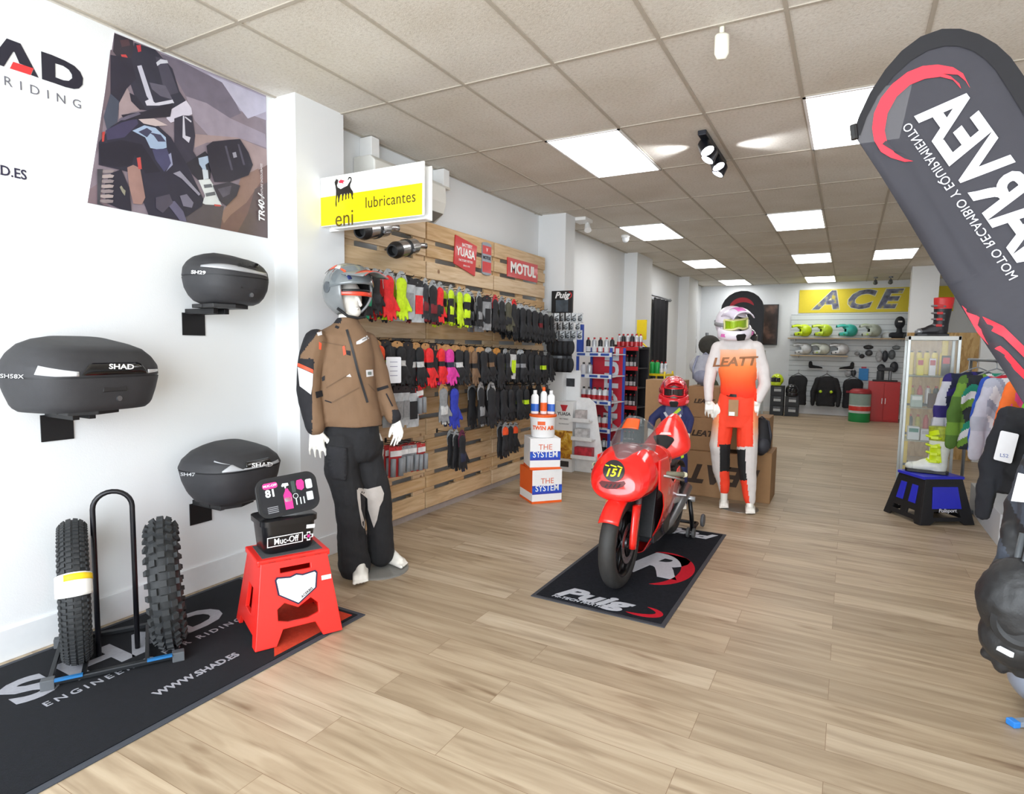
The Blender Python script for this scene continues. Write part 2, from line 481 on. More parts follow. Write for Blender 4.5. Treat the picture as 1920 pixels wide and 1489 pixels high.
# --- lettering on the wall (only the end of the word is in view)
wl = thing('wall_lettering', 'dark grey block letters with a red bar on the white wall beside the poster', 'lettering', (WX, 1.4, 2.2))
inv = Matrix.Translation(-Vector(wl.location))
def wp(px, py, e=0.002): 
    p = at(px, py, 0, WX + e); return (p.y, p.z)
TW = inv @ basis((WX, 0, 0), (0, 1, 0), (0, 0, 1))
def zp(l, s=4.961, ox=0, oy=60): return [wp(ox + x / s, oy + y / s) for x, y in l]
mb = MB()
Dout = zp([(383, 180), (480, 213), (600, 265), (690, 315), (745, 370), (772, 430), (768, 490), (735, 525), (690, 530), (610, 512), (520, 480), (392, 438)])
Din = zp([(512, 290), (590, 315), (640, 350), (670, 395), (672, 430), (640, 455), (590, 450), (515, 422)])
mb.poly(Dout, 0.0005, 0.003, [Din], None, TW)
mb.build('letter_d', INK, wl)
mb = MB()
mb.poly(zp([(-105, 275), (62, 60), (190, 108), (358, 425), (290, 400), (315, 345), (182, 292), (135, 185), (122, 182), (35, 320), (-45, 292)]), 0.0005, 0.003, (), None, TW)
mb.build('letter_a', INK, wl)
MB().poly(zp([(122, 278), (310, 340), (283, 400), (92, 338)]), 0.001, 0.004, (), None, TW).build('red_bar', M('ee3a3c', 0.5, var=0), wl)
a0 = at(5, 160, 0, WX); a1 = at(155, 197, 0, WX)
text('FOR RIDING', 0.058, M('6a6a74', .5, var=0), inv @ WALL((WX + .002, a1.y - 0.005, a1.z - 0.005)), wl, bold=-.008, sp=1.85, align='RIGHT')
b1 = at(50, 330, 0, WX)
text('WWW.SHAD.ES', 0.062, M('2a2740', .5, var=0), inv @ WALL((WX + .002, b1.y, b1.z)), wl, bold=0.012, xs=0.86, align='RIGHT')

# --- poster of a rider on an adventure motorcycle
po = thing('poster', 'slanted photo poster of a rider on a dark trail motorcycle, high on the white wall', 'poster', (WX, 2.2, 2.6))
inv = Matrix.Translation(-Vector(po.location)); TW = inv @ basis((WX, 0, 0), (0, 1, 0), (0, 0, 1))
S1 = 3.1018
def pz(l): return zp(l, S1, 0, 0)
OUT = [(663, 190), (1545, 555), (1555, 1386), (507, 1180)]
MB().poly(pz(OUT), 0.0, 0.004, (), None, TW).build('backing', M('e8e8ea', .5, var=0), po)
pr = MB(); lay = [0.0042]
def pp(col, pts, var=.12):
    c_ = [int(col[i:i + 2], 16) for i in (0, 2, 4)]; c_ = [int(a + (b - a) * .13) for a, b in zip(c_, (176, 168, 205))]; col = '%02x%02x%02x' % tuple(c_)
    lay[0] += 0.00012
    pr.poly(pz(pts), lay[0], lay[0], (), M(col, .35, var=var, scale=14), TW)
pp('83757b', OUT)
pp('a79fae', [(930, 305), (1545, 557), (1548, 700), (1380, 640), (1200, 520), (1000, 420)])
pp('c3bfd0', [(1200, 425), (1543, 566), (1545, 650), (1440, 690), (1370, 600), (1290, 490)])
pp('6d6570', [(930, 310), (1050, 355), (1290, 480), (1370, 600), (1400, 660), (1330, 690), (1200, 600), (1080, 560), (1010, 440)])
pp('9b8f9a', [(1080, 560), (1200, 600), (1340, 690), (1540, 780), (1548, 860), (1380, 800), (1220, 800), (1130, 700)])
pp('a08a84', [(1130, 780), (1380, 800), (1549, 870), (1552, 1010), (1450, 1000), (1400, 820), (1200, 830), (1130, 860)])
pp('6d4f46', [(1410, 1040), (1552, 960), (1555, 1386), (1250, 1325), (1330, 1180), (1390, 1090)])
pp('8b6a58', [(1400, 1030), (1500, 980), (1520, 1050), (1430, 1180), (1340, 1250), (1300, 1300), (1280, 1250), (1370, 1120)])
pp('55453f', [(1480, 1100), (1553, 1060), (1555, 1386), (1380, 1350), (1440, 1240)])
pp('6b5a5e', [(640, 290), (700, 300), (690, 640), (600, 640), (590, 800), (560, 900)])
pp('a38e8c', [(735, 510), (800, 620), (830, 640), (760, 655), (690, 690), (690, 600)])
pp('7b6668', [(520, 1100), (580, 1060), (600, 1170), (640, 1200), (507, 1180)])
pp('4a4244', [(850, 1180), (1000, 1150), (1200, 1180), (1300, 1200), (1280, 1330), (1100, 1295), (860, 1250)])
# rider: head, torso, arms
pp('2b262b', [(663, 195), (770, 236), (780, 300), (760, 370), (700, 360), (655, 300)])
pp('4b3235', [(695, 235), (745, 230), (755, 265), (705, 275)])
pp('cf3c38', [(700, 318), (730, 318), (745, 345), (742, 368), (725, 350), (705, 330)])
pp('262530', [(780, 250), (900, 290), (1000, 400), (1040, 530), (1080, 590), (1040, 660), (960, 660), (830, 640), (780, 560), (740, 440), (760, 350)])
pp('201e28', [(640, 320), (760, 340), (790, 460), (735, 515), (690, 600), (640, 560)])
pp('1d1c26', [(750, 540), (790, 560), (850, 640), (810, 640), (760, 590)])
pp('3d4350', [(640, 545), (690, 590), (680, 710), (620, 760), (600, 680)])
pp('c9c9d4', [(795, 385), (820, 380), (890, 590), (880, 605), (850, 560)])
pp('d8d7df', [(840, 590), (870, 575), (900, 600), (1000, 580), (1010, 600), (920, 615), (850, 615)])
pp('3f3c48', [(900, 330), (960, 345), (1000, 440), (1035, 540), (960, 560), (930, 440)])
pp('d4d6dc', [(905, 365), (930, 345), (970, 352), (975, 368), (930, 372), (912, 385)])
pp('57535f', [(865, 480), (960, 500), (1000, 580), (930, 560), (880, 520)])
pp('c82f36', [(790, 265), (815, 262), (818, 300), (800, 305)])
# white hip and legs
pp('d7d1dc', [(970, 650), (1080, 585), (1110, 630), (1115, 665), (1060, 690), (990, 715), (965, 690)])
pp('2a2832', [(1010, 690), (1060, 672), (1115, 675), (1132, 790), (1120, 880), (1150, 930), (1140, 970), (1080, 960), (1010, 850)])
pp('d0cdd6', [(1060, 675), (1068, 675), (1075, 790), (1105, 800), (1095, 832), (1058, 800)])
pp('d0cdd6', [(1075, 678), (1110, 705), (1108, 714), (1070, 684)])
pp('1b1a20', [(1080, 950), (1190, 880), (1225, 930), (1220, 1040), (1150, 1050), (1110, 1010)])
pp('a9bcd0', [(1150, 920), (1215, 905), (1225, 935), (1190, 960), (1200, 1000), (1175, 985), (1155, 955)])
pp('cdd8dc', [(1172, 985), (1205, 990), (1210, 1040), (1180, 1045)])
pp('d9dfd9', [(1150, 1048), (1215, 1042), (1245, 1090), (1285, 1195), (1190, 1190), (1170, 1180), (1190, 1140)])
pp('5a5f60', [(1180, 1075), (1225, 1070), (1232, 1090), (1185, 1095)])
pp('5a5f60', [(1190, 1125), (1245, 1115), (1250, 1135), (1195, 1145)])
pp('c4463c', [(1240, 1188), (1280, 1192), (1278, 1202), (1245, 1200)])
# motorcycle body
pp('1e1c28', [(570, 830), (640, 740), (700, 700), (800, 690), (900, 720), (990, 800), (1080, 950), (1180, 1160), (1170, 1200), (1050, 1280), (860, 1250), (800, 1100), (740, 1000), (570, 960)])
pp('34304a', [(610, 760), (700, 715), (790, 690), (800, 720), (720, 800), (620, 815)])
pp('14131c', [(575, 840), (700, 815), (820, 840), (930, 1000), (840, 1010), (780, 900), (760, 960), (690, 975), (580, 960)])
pp('9fb6cf', [(765, 762), (835, 730), (900, 745), (960, 800), (965, 860), (925, 872), (870, 862), (840, 800)])
pp('33354a', [(800, 768), (850, 745), (880, 765), (850, 800)])
pp('33354a', [(860, 770), (930, 785), (960, 825), (915, 825), (890, 790)])
pp('3a3a58', [(880, 870), (965, 865), (1000, 950), (950, 1000), (900, 930)])
pp('8f93ac', [(975, 900), (990, 890), (1000, 960), (960, 1000), (990, 950)])
pp('c0392f', [(590, 770), (606, 765), (600, 825), (588, 825)])
pp('c9b6b0', [(800, 695), (890, 690), (970, 730), (900, 735), (830, 720)])
pp('1a1820', [(700, 670), (830, 650), (1000, 600), (985, 680), (860, 690), (720, 700)])
pp('5b5665', [(740, 672), (800, 655), (815, 665), (720, 700), (680, 702), (700, 690)])
# fork, wheel and engine
pp('9c7668', [(735, 975), (770, 960), (810, 980), (840, 1150), (820, 1190), (770, 1185), (745, 1080)])
pp('c04038', [(790, 920), (812, 915), (820, 985), (800, 985)])
pp('1a1922', [(640, 1010), (700, 985), (745, 1090), (760, 1230), (690, 1215), (610, 1180), (600, 1080)])
for i in range(7):
    y = 990 + i * 29
    pp('ab9c94' if i % 2 else '8c7f7c', [(592 - i * 4, y), (640 - i * 3, y - 4), (660 - i, y + 2), (650, y + 16), (600, y + 19), (578 - (i % 2) * 6, y + 12)])
pp('3c3c40', [(560, 985), (592, 985), (575, 1180), (600, 1195), (640, 1205), (560, 1190)], .3)
pp('8d8a70', [(700, 1080), (712, 1100), (725, 1110), (720, 1140), (705, 1120), (690, 1090)])
pp('57536a', [(960, 1180), (1010, 1170), (1060, 1230), (1080, 1290), (1040, 1284), (1000, 1230)])
pp('6e6b78', [(1040, 1140), (1080, 1130), (1120, 1180), (1110, 1210), (1060, 1200)])
pp('403b46', [(900, 1150), (980, 1130), (1000, 1180), (940, 1240), (900, 1210)])
pp('8d8b96', [(1000, 1010), (1040, 995), (1160, 1130), (1150, 1140), (1050, 1040)])
# saddle bag and rear wheel
pp('1c1a22', [(1195, 850), (1230, 825), (1320, 815), (1390, 810), (1440, 890), (1465, 960), (1440, 1020), (1330, 1060), (1240, 1060), (1210, 960)])
pp('4a4854', [(1300, 850), (1312, 850), (1350, 990), (1338, 992)], .3)
pp('4a4854', [(1375, 840), (1385, 840), (1420, 960), (1408, 962)], .3)
pp('9a98a2', [(1345, 890), (1365, 885), (1372, 915), (1352, 920)])
pp('2d2a30', [(1230, 1080), (1330, 1060), (1390, 1080), (1370, 1140), (1310, 1200), (1270, 1170)])
pp('55505a', [(1260, 1100), (1340, 1080), (1330, 1130), (1290, 1150)], .3)
pr.build('print', None, po)
tp = at(1512 / S1, 1215 / S1, 0, WX)
text('TR40 /', 0.062, M('f0f0f0', .5, var=0), inv @ basis((WX + .018, tp.y, tp.z), (0, 0, 1), (0, -1, 0)), po, bold=.02, shear=.2, name='caption')
tp = at(1512 / S1, 1065 / S1, 0, WX)
text('ADVENTURE SADDLEBAGS', 0.020, M('d8d0d0', .5, var=0), inv @ basis((WX + .018, tp.y, tp.z), (0, 0, 1), (0, -1, 0)), po, name='caption')

# ------------------------------------------------------------------ top cases on wall brackets
PL = M('313134', 0.62, var=0.12, bump=0.25, bscale=400)
PLD = M('232325', 0.55, var=0.1, bump=0.2, bscale=400)
def se(th, n): return (math.copysign(abs(math.cos(th)) ** (2 / n), math.cos(th)), math.copysign(abs(math.sin(th)) ** (2 / n), math.sin(th)))
class Case:
    def __init__(s, a, b, H, zs, prof, n=3.0, peak=0.0, taper=0.0):
        s.a, s.b, s.H, s.zs, s.prof, s.n, s.peak, s.taper = a, b, H, zs, prof, n, peak, taper
    def k(s, t):
        P = s.prof
        for (t0, k0), (t1, k1) in zip(P, P[1:]):
            if t <= t1: return k0 + (k1 - k0) * (t - t0) / (t1 - t0)
        return P[-1][1]
    def pt(s, th, t, e=0.0):
        k = s.k(t); cx, cy = se(th, s.n)
        x = cx * (s.a * k + e); y = cy * (s.b * k + e) * (1 + s.taper * cx)
        z = t * s.H - s.peak * max(0, t - s.zs) / (1 - s.zs) * (cx * .5 + .5) * s.H
        return (x, y, z)
def top_case(label, loc, rz, C, brand_t, badge, extras):
    t = thing('top_case', label, 'top case', loc, rz)
    n = 48
    def body(t0, t1, steps, m, name, e=0.0, close_top=True):
        rings = []
        for i in range(steps + 1):
            tt = t0 + (t1 - t0) * i / steps
            rings.append([C.pt(2 * PI * j / n, tt, e) for j in range(n)])
        return MB().loft(rings).build(name, m, t, auto=50)
    body(0.0, C.zs - .012, 10, PL, 'base')
    body(C.zs - .012, C.zs + .012, 1, PLD, 'seam', -0.004)
    body(C.zs + .012, 1.0, 16, PL, 'lid')
    def patch(name, m, th0, th1, lo, hi, nu=14, e=0.0025):
        def f(u, v):
            th = R(th0 + (th1 - th0) * u); a = lo(u); b = hi(u)
            return C.pt(th, a + (b - a) * v, e)
        return MB().grid(f, nu, 3).build(name, m, t, smooth=True, solid=.002)
    extras(t, patch)
    # lock and latch on the front
    x = C.a * C.k(C.zs * .45)
    MB().box((x - .001, 0.0, C.zs * C.H * .74), (.016, .11, C.H * C.zs * .36)).build('latch', PLD, t, bevel=.004)
    q = C.pt(0, C.zs * .35, .002)
    MB().cyl((q[0] - .01, .02, q[2]), (q[0] + .006, .02, q[2]), .012).build('lock', STEEL, t, smooth=False)
    p = C.pt(R(2), brand_t, .006)
    return t
SIL = M('d5d7da', 0.25, 0.25, var=0.05)
SILG = M('b4b6ba', 0.35, 0.3, var=0.05)

# large case
C1 = Case(.215, .298, .335, .46, [(0, .80), (.06, .88), (.25, .95), (.44, 1.0), (.62, .99), (.78, .90), (.9, .78), (.97, .62), (1, .45)], 3.2, .12, -.06)
def ex1(t, patch):
    patch('reflector', SIL, -68, -22, lambda u: .515 - .03 * min(1, u * 2) + .0 * u, lambda u: .66 - .10 * u if u > .0 else .52)
    patch('reflector', SIL, 24, 48, lambda u: .5 + .02 * u, lambda u: .57 - .01 * u)
    patch('badge', BLKGLOSS, -20, 22, lambda u: .50, lambda u: .50 + .20 * min(1, 6 * u, 6 * (1 - u)), e=.007)
CASES = []
k_ = top_case('largest dark grey motorcycle top case with white side reflector, lowest left on the white wall', (-3.095, 1.490, 1.185), R(6), C1, .6, None, ex1)
CASES.append((k_, ('SH58X', 22, 706, 11, 2, 'bdbdbd', .01), ('SHAD', 228, 688, 13, 1, 'ececec', .03)))
# small round case, upper
C2 = Case(.198, .218, .29, .50, [(0, .62), (.05, .76), (.15, .87), (.3, .96), (.5, 1.0), (.68, .97), (.8, .88), (.9, .74), (.97, .5), (1, .3)], 2.5, .10, -.05)
def ex2(t, patch):
    patch('silver_band', SILG, -75, 35, lambda u: .66 - .08 * u, lambda u: .70 + .07 * math.sin(PI * min(1, u * 1.3)) - .04 * u, nu=24, e=.003)
    pass
k_ = top_case('small round dark top case with a silver band, uppermost of the three on the wall', (-3.11, 2.25, 1.715), R(0), C2, .6, None, ex2)
CASES.append((k_, ('SH29', 372, 511, 9, 3, 'e8e8e8', .03), ('SHAD', 466, 497, 11, 4, '1c1c1e', .03)))
# lower case with silver lightning shape
C3 = Case(.225, .262, .345, .60, [(0, .55), (.05, .70), (.2, .84), (.4, .94), (.58, .985), (.62, 1.0), (.75, .93), (.88, .76), (.96, .55), (1, .38)], 2.8, .06, -.05)
def ex3(t, patch):
    patch('silver_wedge', SILG, -62, -34, lambda u: .80 - .05 * u, lambda u: .82 - .07 * u, e=.003)
    patch('silver_wedge', SILG, -46, 34, lambda u: .625, lambda u: .625 + (.13 * (1 - abs(u - .18) / .22) if abs(u - .18) < .22 else .03 + .06 * max(0, u - .5)), nu=30, e=.003)
    patch('badge', BLKGLOSS, -12, 14, lambda u: .66, lambda u: .77, e=.006)
k_ = top_case('dark top case with silver wedge shapes on the wall, above the red stool', (-3.10, 2.245, .585), R(2), C3, .6, None, ex3)
CASES.append((k_, ('SH47', 352, 890, 9, 2, 'b9b9bb', .02), ('SHAD', 492, 872, 11, -3, 'ececec', .03)))

def bracket(label, y, ztop, w=.14, h=.13, arm=.26, plate=.2):
    t = thing('wall_bracket', label, 'bracket', (WX, y, ztop), group='black steel brackets under the top cases')
    m = M('0f0f12', .5, var=0)
    MB().box((.004, 0, -h / 2 - .045), (.006, w, h)).build('wall_plate', m, t)
    mb = MB(); mb.box((arm / 2, w * .25, -.038), (arm, .03, .03)); mb.box((arm / 2, -w * .25, -.038), (arm, .03, .03)); mb.build('arm', m, t, bevel=.002)
    mb = MB(); mb.poly([(-.12, -.09), (.10, -.11), (.14, 0), (.10, .11), (-.12, .09)], -.022, 0, (), None, Matrix.Translation((arm * .95, 0, 0)))
    for s_ in (-1, 1):
        mb.box((arm * .8, s_ * .09, -.012), (.06, .03, .02))
    mb.build('mounting_plate', PLD, t, bevel=.003)
bracket('square black bracket under the largest top case', 1.49, 1.183)
bracket('square black bracket under the small round top case', 2.215, 1.713)
bracket('square black bracket under the lowest top case, behind the black bucket lid', 2.225, .583)

# ------------------------------------------------------------------ doormat with lettering
MATK = M('0d1018', 0.95, var=0.35, scale=60, bump=0.6, bscale=500, sheen=.05)
LT = M('a5a6ae', 0.9, var=0.1, scale=60, bump=0.5, bscale=500)
mt = thing('floor_mat', 'long black entrance mat with grey lettering lying along the left wall', 'mat', (-2.8, .95, 0))
MB().box((0, 0, .003), (1.06, 3.0, .006)).build('border', M('3c4048', .8, var=.05), mt, bevel=.002)
MB().box((0, 0, .005), (1.0, 2.94, .008)).build('carpet', MATK, mt)
def FL(x, y, z=.0095): return basis((x + 2.8, y - .95, z), (0, 1, 0), (-1, 0, 0))
MB().poly([(.48, .93), (.48, 1.45), (-.02, 1.45), (.12, 1.22)], .009, .0098, (), None, Matrix.Identity(4)).build('orange_corner', M('c8452f', .95, var=.15, scale=60, bump=.5), mt)
for ch, y, w in (('S', 1.17, 1.0), ('H', 1.43, 1.0), ('A', 1.68, 1.0), ('D', 1.93, 1.0)):
    text(ch, .30, LT, FL(-2.985, y), mt, name='letter_' + ch.lower(), bold=.035, xs=1.25)
text('ENGINEERED FOR RIDING', .058, LT, FL(-2.80, 1.60), mt, bold=.01, sp=1.42)
text('WWW.SHAD.ES', .062, LT, FL(-2.49, 1.61), mt, bold=.025, sp=1.0, xs=.9)

# ------------------------------------------------------------------ tyre stand with two tyres
RUB = M('26282a', 0.7, var=0.2, scale=40, bump=0.15)
dirT = Vector((-.86, .5, 0)).normalized(); perp = Vector((.5, .86, 0)).normalized()
angT = math.atan2(dirT.y, dirT.x)
st = thing('tyre_stand', 'black hoop tyre stand with blue strips standing on the entrance mat', 'stand', (-2.99, 1.53, .012), angT)
# local: +x towards the wall, -y ... lateral
bk = M('17171c', .35, var=.05, metal=.3)
pts = [(.03, .095 * s_, 0) for s_ in ()]
hoop = [(.0, .078, 0), (.0, .078, .35)] + [(.0, .078 * math.cos(R(a)), .705 + .078 * math.sin(R(a))) for a in range(0, 181, 15)] + [(.0, -.078, .35), (.0, -.078, 0)]
MB().tube(hoop, .0115, 10).build('hoop', bk, st, smooth=True)
g = MB()
for x in (-.22, .2): g.box((x, 0, .022), (.025, .50, .02))
g.box((-.22, 0, .022), (.03, .46, .016))
for y in (-.12, .12, -.24, .24): g.box((-.01, y, .022), (.44, .018, .018))
g.build('base_frame', M('2b2d30', .4, .5, var=.05), st, bevel=.002)
for x in (-.22, .2):
    for y in (-.245, .245): MB().box((x, y, .02), (.04, .05, .045)).build('foot', M('55585c', .7), st, bevel=.003)
for y in (-.17, .17): MB().box((-.237, y, .036), (.018, .10, .010)).build('blue_strip', M('2a6fa8', .4, var=.1), st)

def tyre(name, label, loc, ang, Rr, w, rows, nblk, bsz, bh, lean, band=False, round_=1.0, sidelug=False):
    t = thing(name, label, 'tyre', loc, 0, rot=(R(lean), 0, ang))
    # section outline (distance from centre plane, radius)
    sec = []
    inner = Rr * .70
    for i in range(17):
        a = -115 + 230 * i / 16
        sec.append((w / 2 * math.sin(R(a)) * 1.0, (Rr - w * .46) + w * .46 * round_ * math.cos(R(a))))
    sec2 = [(x * .86, r - .012 if abs(x) < w * .4 else r) for x, r in reversed(sec)]
    ring = sec + sec2
    def f(i, j): pass
    mb = MB(); rings = []
    NT = 72
    for k in range(NT):
        a = 2 * PI * k / NT
        rings.append([(r * math.cos(a), x, r * math.sin(a)) for x, r in ring])
    mb.loft(rings, None, True, False, True)
    mb.build('carcass', RUB, t, smooth=True)
    tb = MB()
    for k in range(nblk):
        a0 = 2 * PI * k / nblk
        for ri, (off, wd, ln, sh) in enumerate(rows):
            a = a0 + sh * 2 * PI / nblk
            th = off  # angle round section
            def P(dth, da, h):
                tt = R(th + dth); r = (Rr - w * .46) + (w * .46 + h) * round_ * math.cos(tt); x = (w / 2 + h) * math.sin(tt)
                return (r * math.cos(a + da), x, r * math.sin(a + da))
            da = ln / Rr / 2
            lo = [P(-wd, -da, -.004), P(wd, -da, -.004), P(wd, da, -.004), P(-wd, da, -.004)]
            hi = [P(-wd * .86, -da * .86, bh), P(wd * .86, -da * .86, bh), P(wd * .86, da * .86, bh), P(-wd * .86, da * .86, bh)]
            tb.loft([lo, hi])
    tb.build('tread', M('2e3032', .75, var=.2, scale=50, bump=.2), t)
    if band:
        mb = MB(); rings = []
        for k in range(9):
            a = R(90 + 58 + k * 2.2)
            rings.append([(((Rr - w * .46) + (w * .46 + .011) * math.cos(R(q))) * math.cos(a), (w / 2 + .010) * math.sin(R(q)), ((Rr - w * .46) + (w * .46 + .011) * math.cos(R(q))) * math.sin(a)) for q in range(-100, 101, 20)])
        mb.loft(rings, None, False, False)
        b = mb.build('paper_band', M('f3f3ee', .6, var=.02), t, smooth=True, solid=.001, label='white and yellow paper band')
        mb = MB(); rings = []
        for k in range(4):
            a = R(90 + 58 + 1 + k * 1.6)
            rings.append([(((Rr - w * .46) + (w * .46 + .0125) * math.cos(R(q))) * math.cos(a), (w / 2 + .0115) * math.sin(R(q)), ((Rr - w * .46) + (w * .46 + .0125) * math.cos(R(q))) * math.sin(a)) for q in range(-90, 31, 20)])
        mb.loft(rings, None, False, False)
        mb.build('yellow_print', M('f4cf1e', .6, var=.02), b, smooth=True, solid=.0006)
    return t
rowsA = [(-58, 10, .016, 0), (-36, 9, .018, .5), (-13, 10, .016, 0), (13, 10, .016, .5), (36, 9, .018, 0), (58, 10, .016, .5)]
tyre('tyre', 'narrow tyre with small dense tread blocks and a white and yellow paper band', (-3.085, 1.40, .342), R(155.0), .325, .115, rowsA, 74, None, .007, 0, band=True)
rowsB = [(-66, 13, .030, .5), (-30, 11, .032, 0), (0, 12, .030, .5), (30, 11, .032, 0), (66, 13, .030, .5)]
tyre('tyre', 'chunky knobbly off-road tyre on the right of the black hoop', (-2.875, 1.70, .325), R(148.5), .305, .125, rowsB, 30, None, .016, -3)

# ------------------------------------------------------------------ red folding stand stool with bucket
e1 = math.atan2(.37, .18)
sx, sy = -2.53, 2.145
so = thing('stand_stool', 'bright red plastic paddock stand stool holding a black bucket', 'stool', (sx, sy, .009), e1)
# local x along the front face (towards the mannequin), local -y faces the room
REDP = M('f02a22', 0.38, var=0.03, coat=.1)
H = .40; bx, by, tx_, ty_ = .215, .205, .165, .125
def side_panel(outline, holes, T, th=.028): 
    return MB().poly(outline, 0, th, holes, None, T)
lean = math.atan2(by - ty_, H)
hs = H / math.cos(lean)
# front and back: wide trapezoid with hexagon hole and notched foot
outl = [(-bx, 0), (-bx + .10, 0), (-bx + .135, .075), (bx - .135, .075), (bx - .10, 0), (bx, 0), (tx_, hs), (-tx_, hs)]
hexh = [(-.10, .12), (-.05, .105), (.05, .105), (.10, .12), (.10, .165), (.065, .20), (.0, .165), (-.065, .20), (-.10, .175)]
slot = [(-.075, hs - .06), (.075, hs - .06), (.075, hs - .035), (-.075, hs - .035)]
for s_ in (-1, 1):
    T = basis((0, s_ * by, 0), (1, 0, 0), (0, -s_ * math.sin(lean), math.cos(lean)))
    if s_ == 1: T = T @ Matrix.Translation((0, 0, 0))
    p = side_panel(outl, [hexh, slot], T, .02 if s_ < 0 else -.0001)
    p.poly(outl, -.02, .0, [hexh, slot], None, T) if s_ > 0 else None
    f = p.build('side_panel', REDP, so, bevel=.003)
    if s_ == -1:
        T2 = T @ Matrix.Translation((0, .265, .021))
        pl = MB().poly([(-.105, .055), (-.095, .068), (-.03, .06), (0, .07), (.03, .06), (.095, .068), (.105, .055), (.095, -.02), (0, -.085), (-.095, -.02)], 0, .006, (), None, T2).build('number_plate', M('1c1a3a', .4, var=0), so)
        MB().poly([(-.097, .052), (-.09, .060), (-.03, .053), (0, .062), (.03, .053), (.09, .060), (.097, .052), (.087, -.018), (0, -.076), (-.087, -.018)], .006, .0075, (), None, T2).build('white_face', M('fafafa', .4, var=0), pl)
        text('ACERBIS', .018, M('1a1a1a', .4, var=0), T2 @ basis((.045, -.035, .009), (1, .62, 0), (-.62, 1, 0)), pl, bold=.02)
        MB().poly([(-.025, -.011), (.025, -.011), (.025, .011), (-.025, .011)], 0, .001, (), None, T @ Matrix.Translation((.15, .285, .021))).build('price_sticker', M('f4f4f4', .5, var=0), so)
lean2 = math.atan2(bx - tx_, H); h2 = H / math.cos(lean2)
for s_ in (-1, 1):
    T = basis((s_ * bx, 0, 0), (0, 1, 0) if s_ > 0 else (0, -1, 0), (-s_ * math.sin(lean2), 0, math.cos(lean2)))
    o1 = [(-by, 0), (-by + .05, 0), (-by + .07, .05), (-.03, .05), (-.02, .05), (.02, .05), (.03, .05), (by - .07, .05), (by - .05, 0), (by, 0), (ty_, h2), (-ty_, h2)]
    ho = [(-.06, .13), (.06, .13), (.05, .26), (-.05, .26)]
    MB().poly(o1, -.02, 0, [ho], None, T).build('end_panel', REDP, so, bevel=.003)
tp_ = MB().box((0, 0, H + .004), (2 * tx_ + .03, 2 * ty_ + .03, .03)).build('top', REDP, so, bevel=.006)
MB().box((0, 0, H + .0205), (2 * tx_ - .03, 2 * ty_ - .03, .003)).build('grip_pad', M('4b4d50', .8, var=.1, bump=.4), tp_)
g = MB()
for i in range(4):
    x = -.11 + .075 * i
    g.box((x, -ty_ - .0155, H + .003), (.035, .002, .004))
g.build('slots', BLACK, tp_)
ztop = .009 + H + .022
bu = thing('bucket', 'black square bucket with white lettering and a propped-up lid on the red stool', 'bucket', (sx - .02, sy - .0, ztop + .001), e1 + R(4))
rings = []
for z, wx, wy in ((0, .235, .175), (.012, .25, .19), (.12, .268, .208), (.145, .272, .212), (.147, .29, .23), (.175, .292, .232), (.176, .28, .22)):
    rings.append([(x, y, z) for x, y in rrect(wx, wy, .045)])
MB().loft(rings).build('tub', M('131316', .3, var=.05, coat=.2), bu, auto=40)
Tb = basis((-.025, -.1035, .065), (1, 0, 0), (0, -.07, 1))
wht = M('f2f2f2', .4, var=0)
text('Muc-Off', .046, wht, Tb, bu, bold=.012, xs=.8)
mb = MB(); mb.poly([(-.095, -.024), (.085, -.024), (.085, .028), (-.095, .028)], 0, .001, [[(-.091, -.02), (.081, -.02), (.081, .024), (-.091, .024)]], None, Tb)
mb.build('logo_frame', wht, bu)
cr = [(-.009, -.024), (.009, -.024), (.009, -.009), (.024, -.009), (.024, .009), (.009, .009), (.009, .024), (-.009, .024), (-.009, .009), (-.024, .009), (-.024, -.009), (-.009, -.009)]
c_ = MB().poly(cr, 0, .001, [[(x * .72, y * .72) for x, y in cr]], None, Tb @ Matrix.Translation((.115, 0, 0))).build('plus_logo', wht, bu)
MB().poly([(x * .35, y * .35) for x, y in cr], 0, .001, (), None, Tb @ Matrix.Translation((.115, 0, 0))).build('pink_plus', M('e0308e', .4, var=0), c_)
MB().poly([(-.022, -.010), (.022, -.010), (.022, .010), (-.022, .010)], 0, .001, (), None, Tb @ Matrix.Translation((.125, .052, .001)) @ Matrix.Rotation(R(-4), 4, 'Z')).build('price_sticker', wht, bu)
# lid leaning on edge on top of the bucket
zl = ztop + .177
Tl = Matrix.Translation((.02, -.03, .177)) @ Matrix.Rotation(R(-4), 4, 'Y') @ basis((0, 0, .105), (1, 0, 0), (0, .28, 1))
ld = MB().poly(rrect(.315, .205, .055, 7), -.012, .006, (), None, Tl).build('lid', M('1a1a1c', .35, var=.05), bu, bevel=.005, label='dark lid with pink and white product pictures')
MB().poly(rrect(.285, .175, .045, 7), .006, .0075, (), None, Tl).build('label_print', M('121218', .35, var=0), ld)
pk = M('e8308a', .4, var=0); lg = M('cfd6d6', .4, var=.05)
Tk = Tl @ Matrix.Translation((0, 0, .0085))
d = MB()
def blob(pts, m): d.poly(pts, 0, .0005, (), m, Tk)
blob(rrect(.075, .03, .012, 3, -.085, .062), pk)
blob([(-.026, -.075), (.014, -.075), (.015, 0), (.004, .02), (.0, .032), (-.012, .032), (-.016, .02), (-.027, 0)], pk)
blob([(-.030, .05), (-.022, .062), (.006, .06), (.008, .046), (-.006, .044), (-.008, .034), (-.014, .034), (-.016, .046), (-.026, .044)], lg)
blob(rrect(.036, .022, .006, 3, -.006, -.025), lg)
blob([(.048, .02), (.07, .008), (.084, .018), (.088, .05), (.078, .066), (.052, .064), (.046, .045)], pk)
blob(rrect(.034, .05, .008, 3, .112, .035), lg); blob(rrect(.034, .045, .004, 3, .108, -.028), lg)
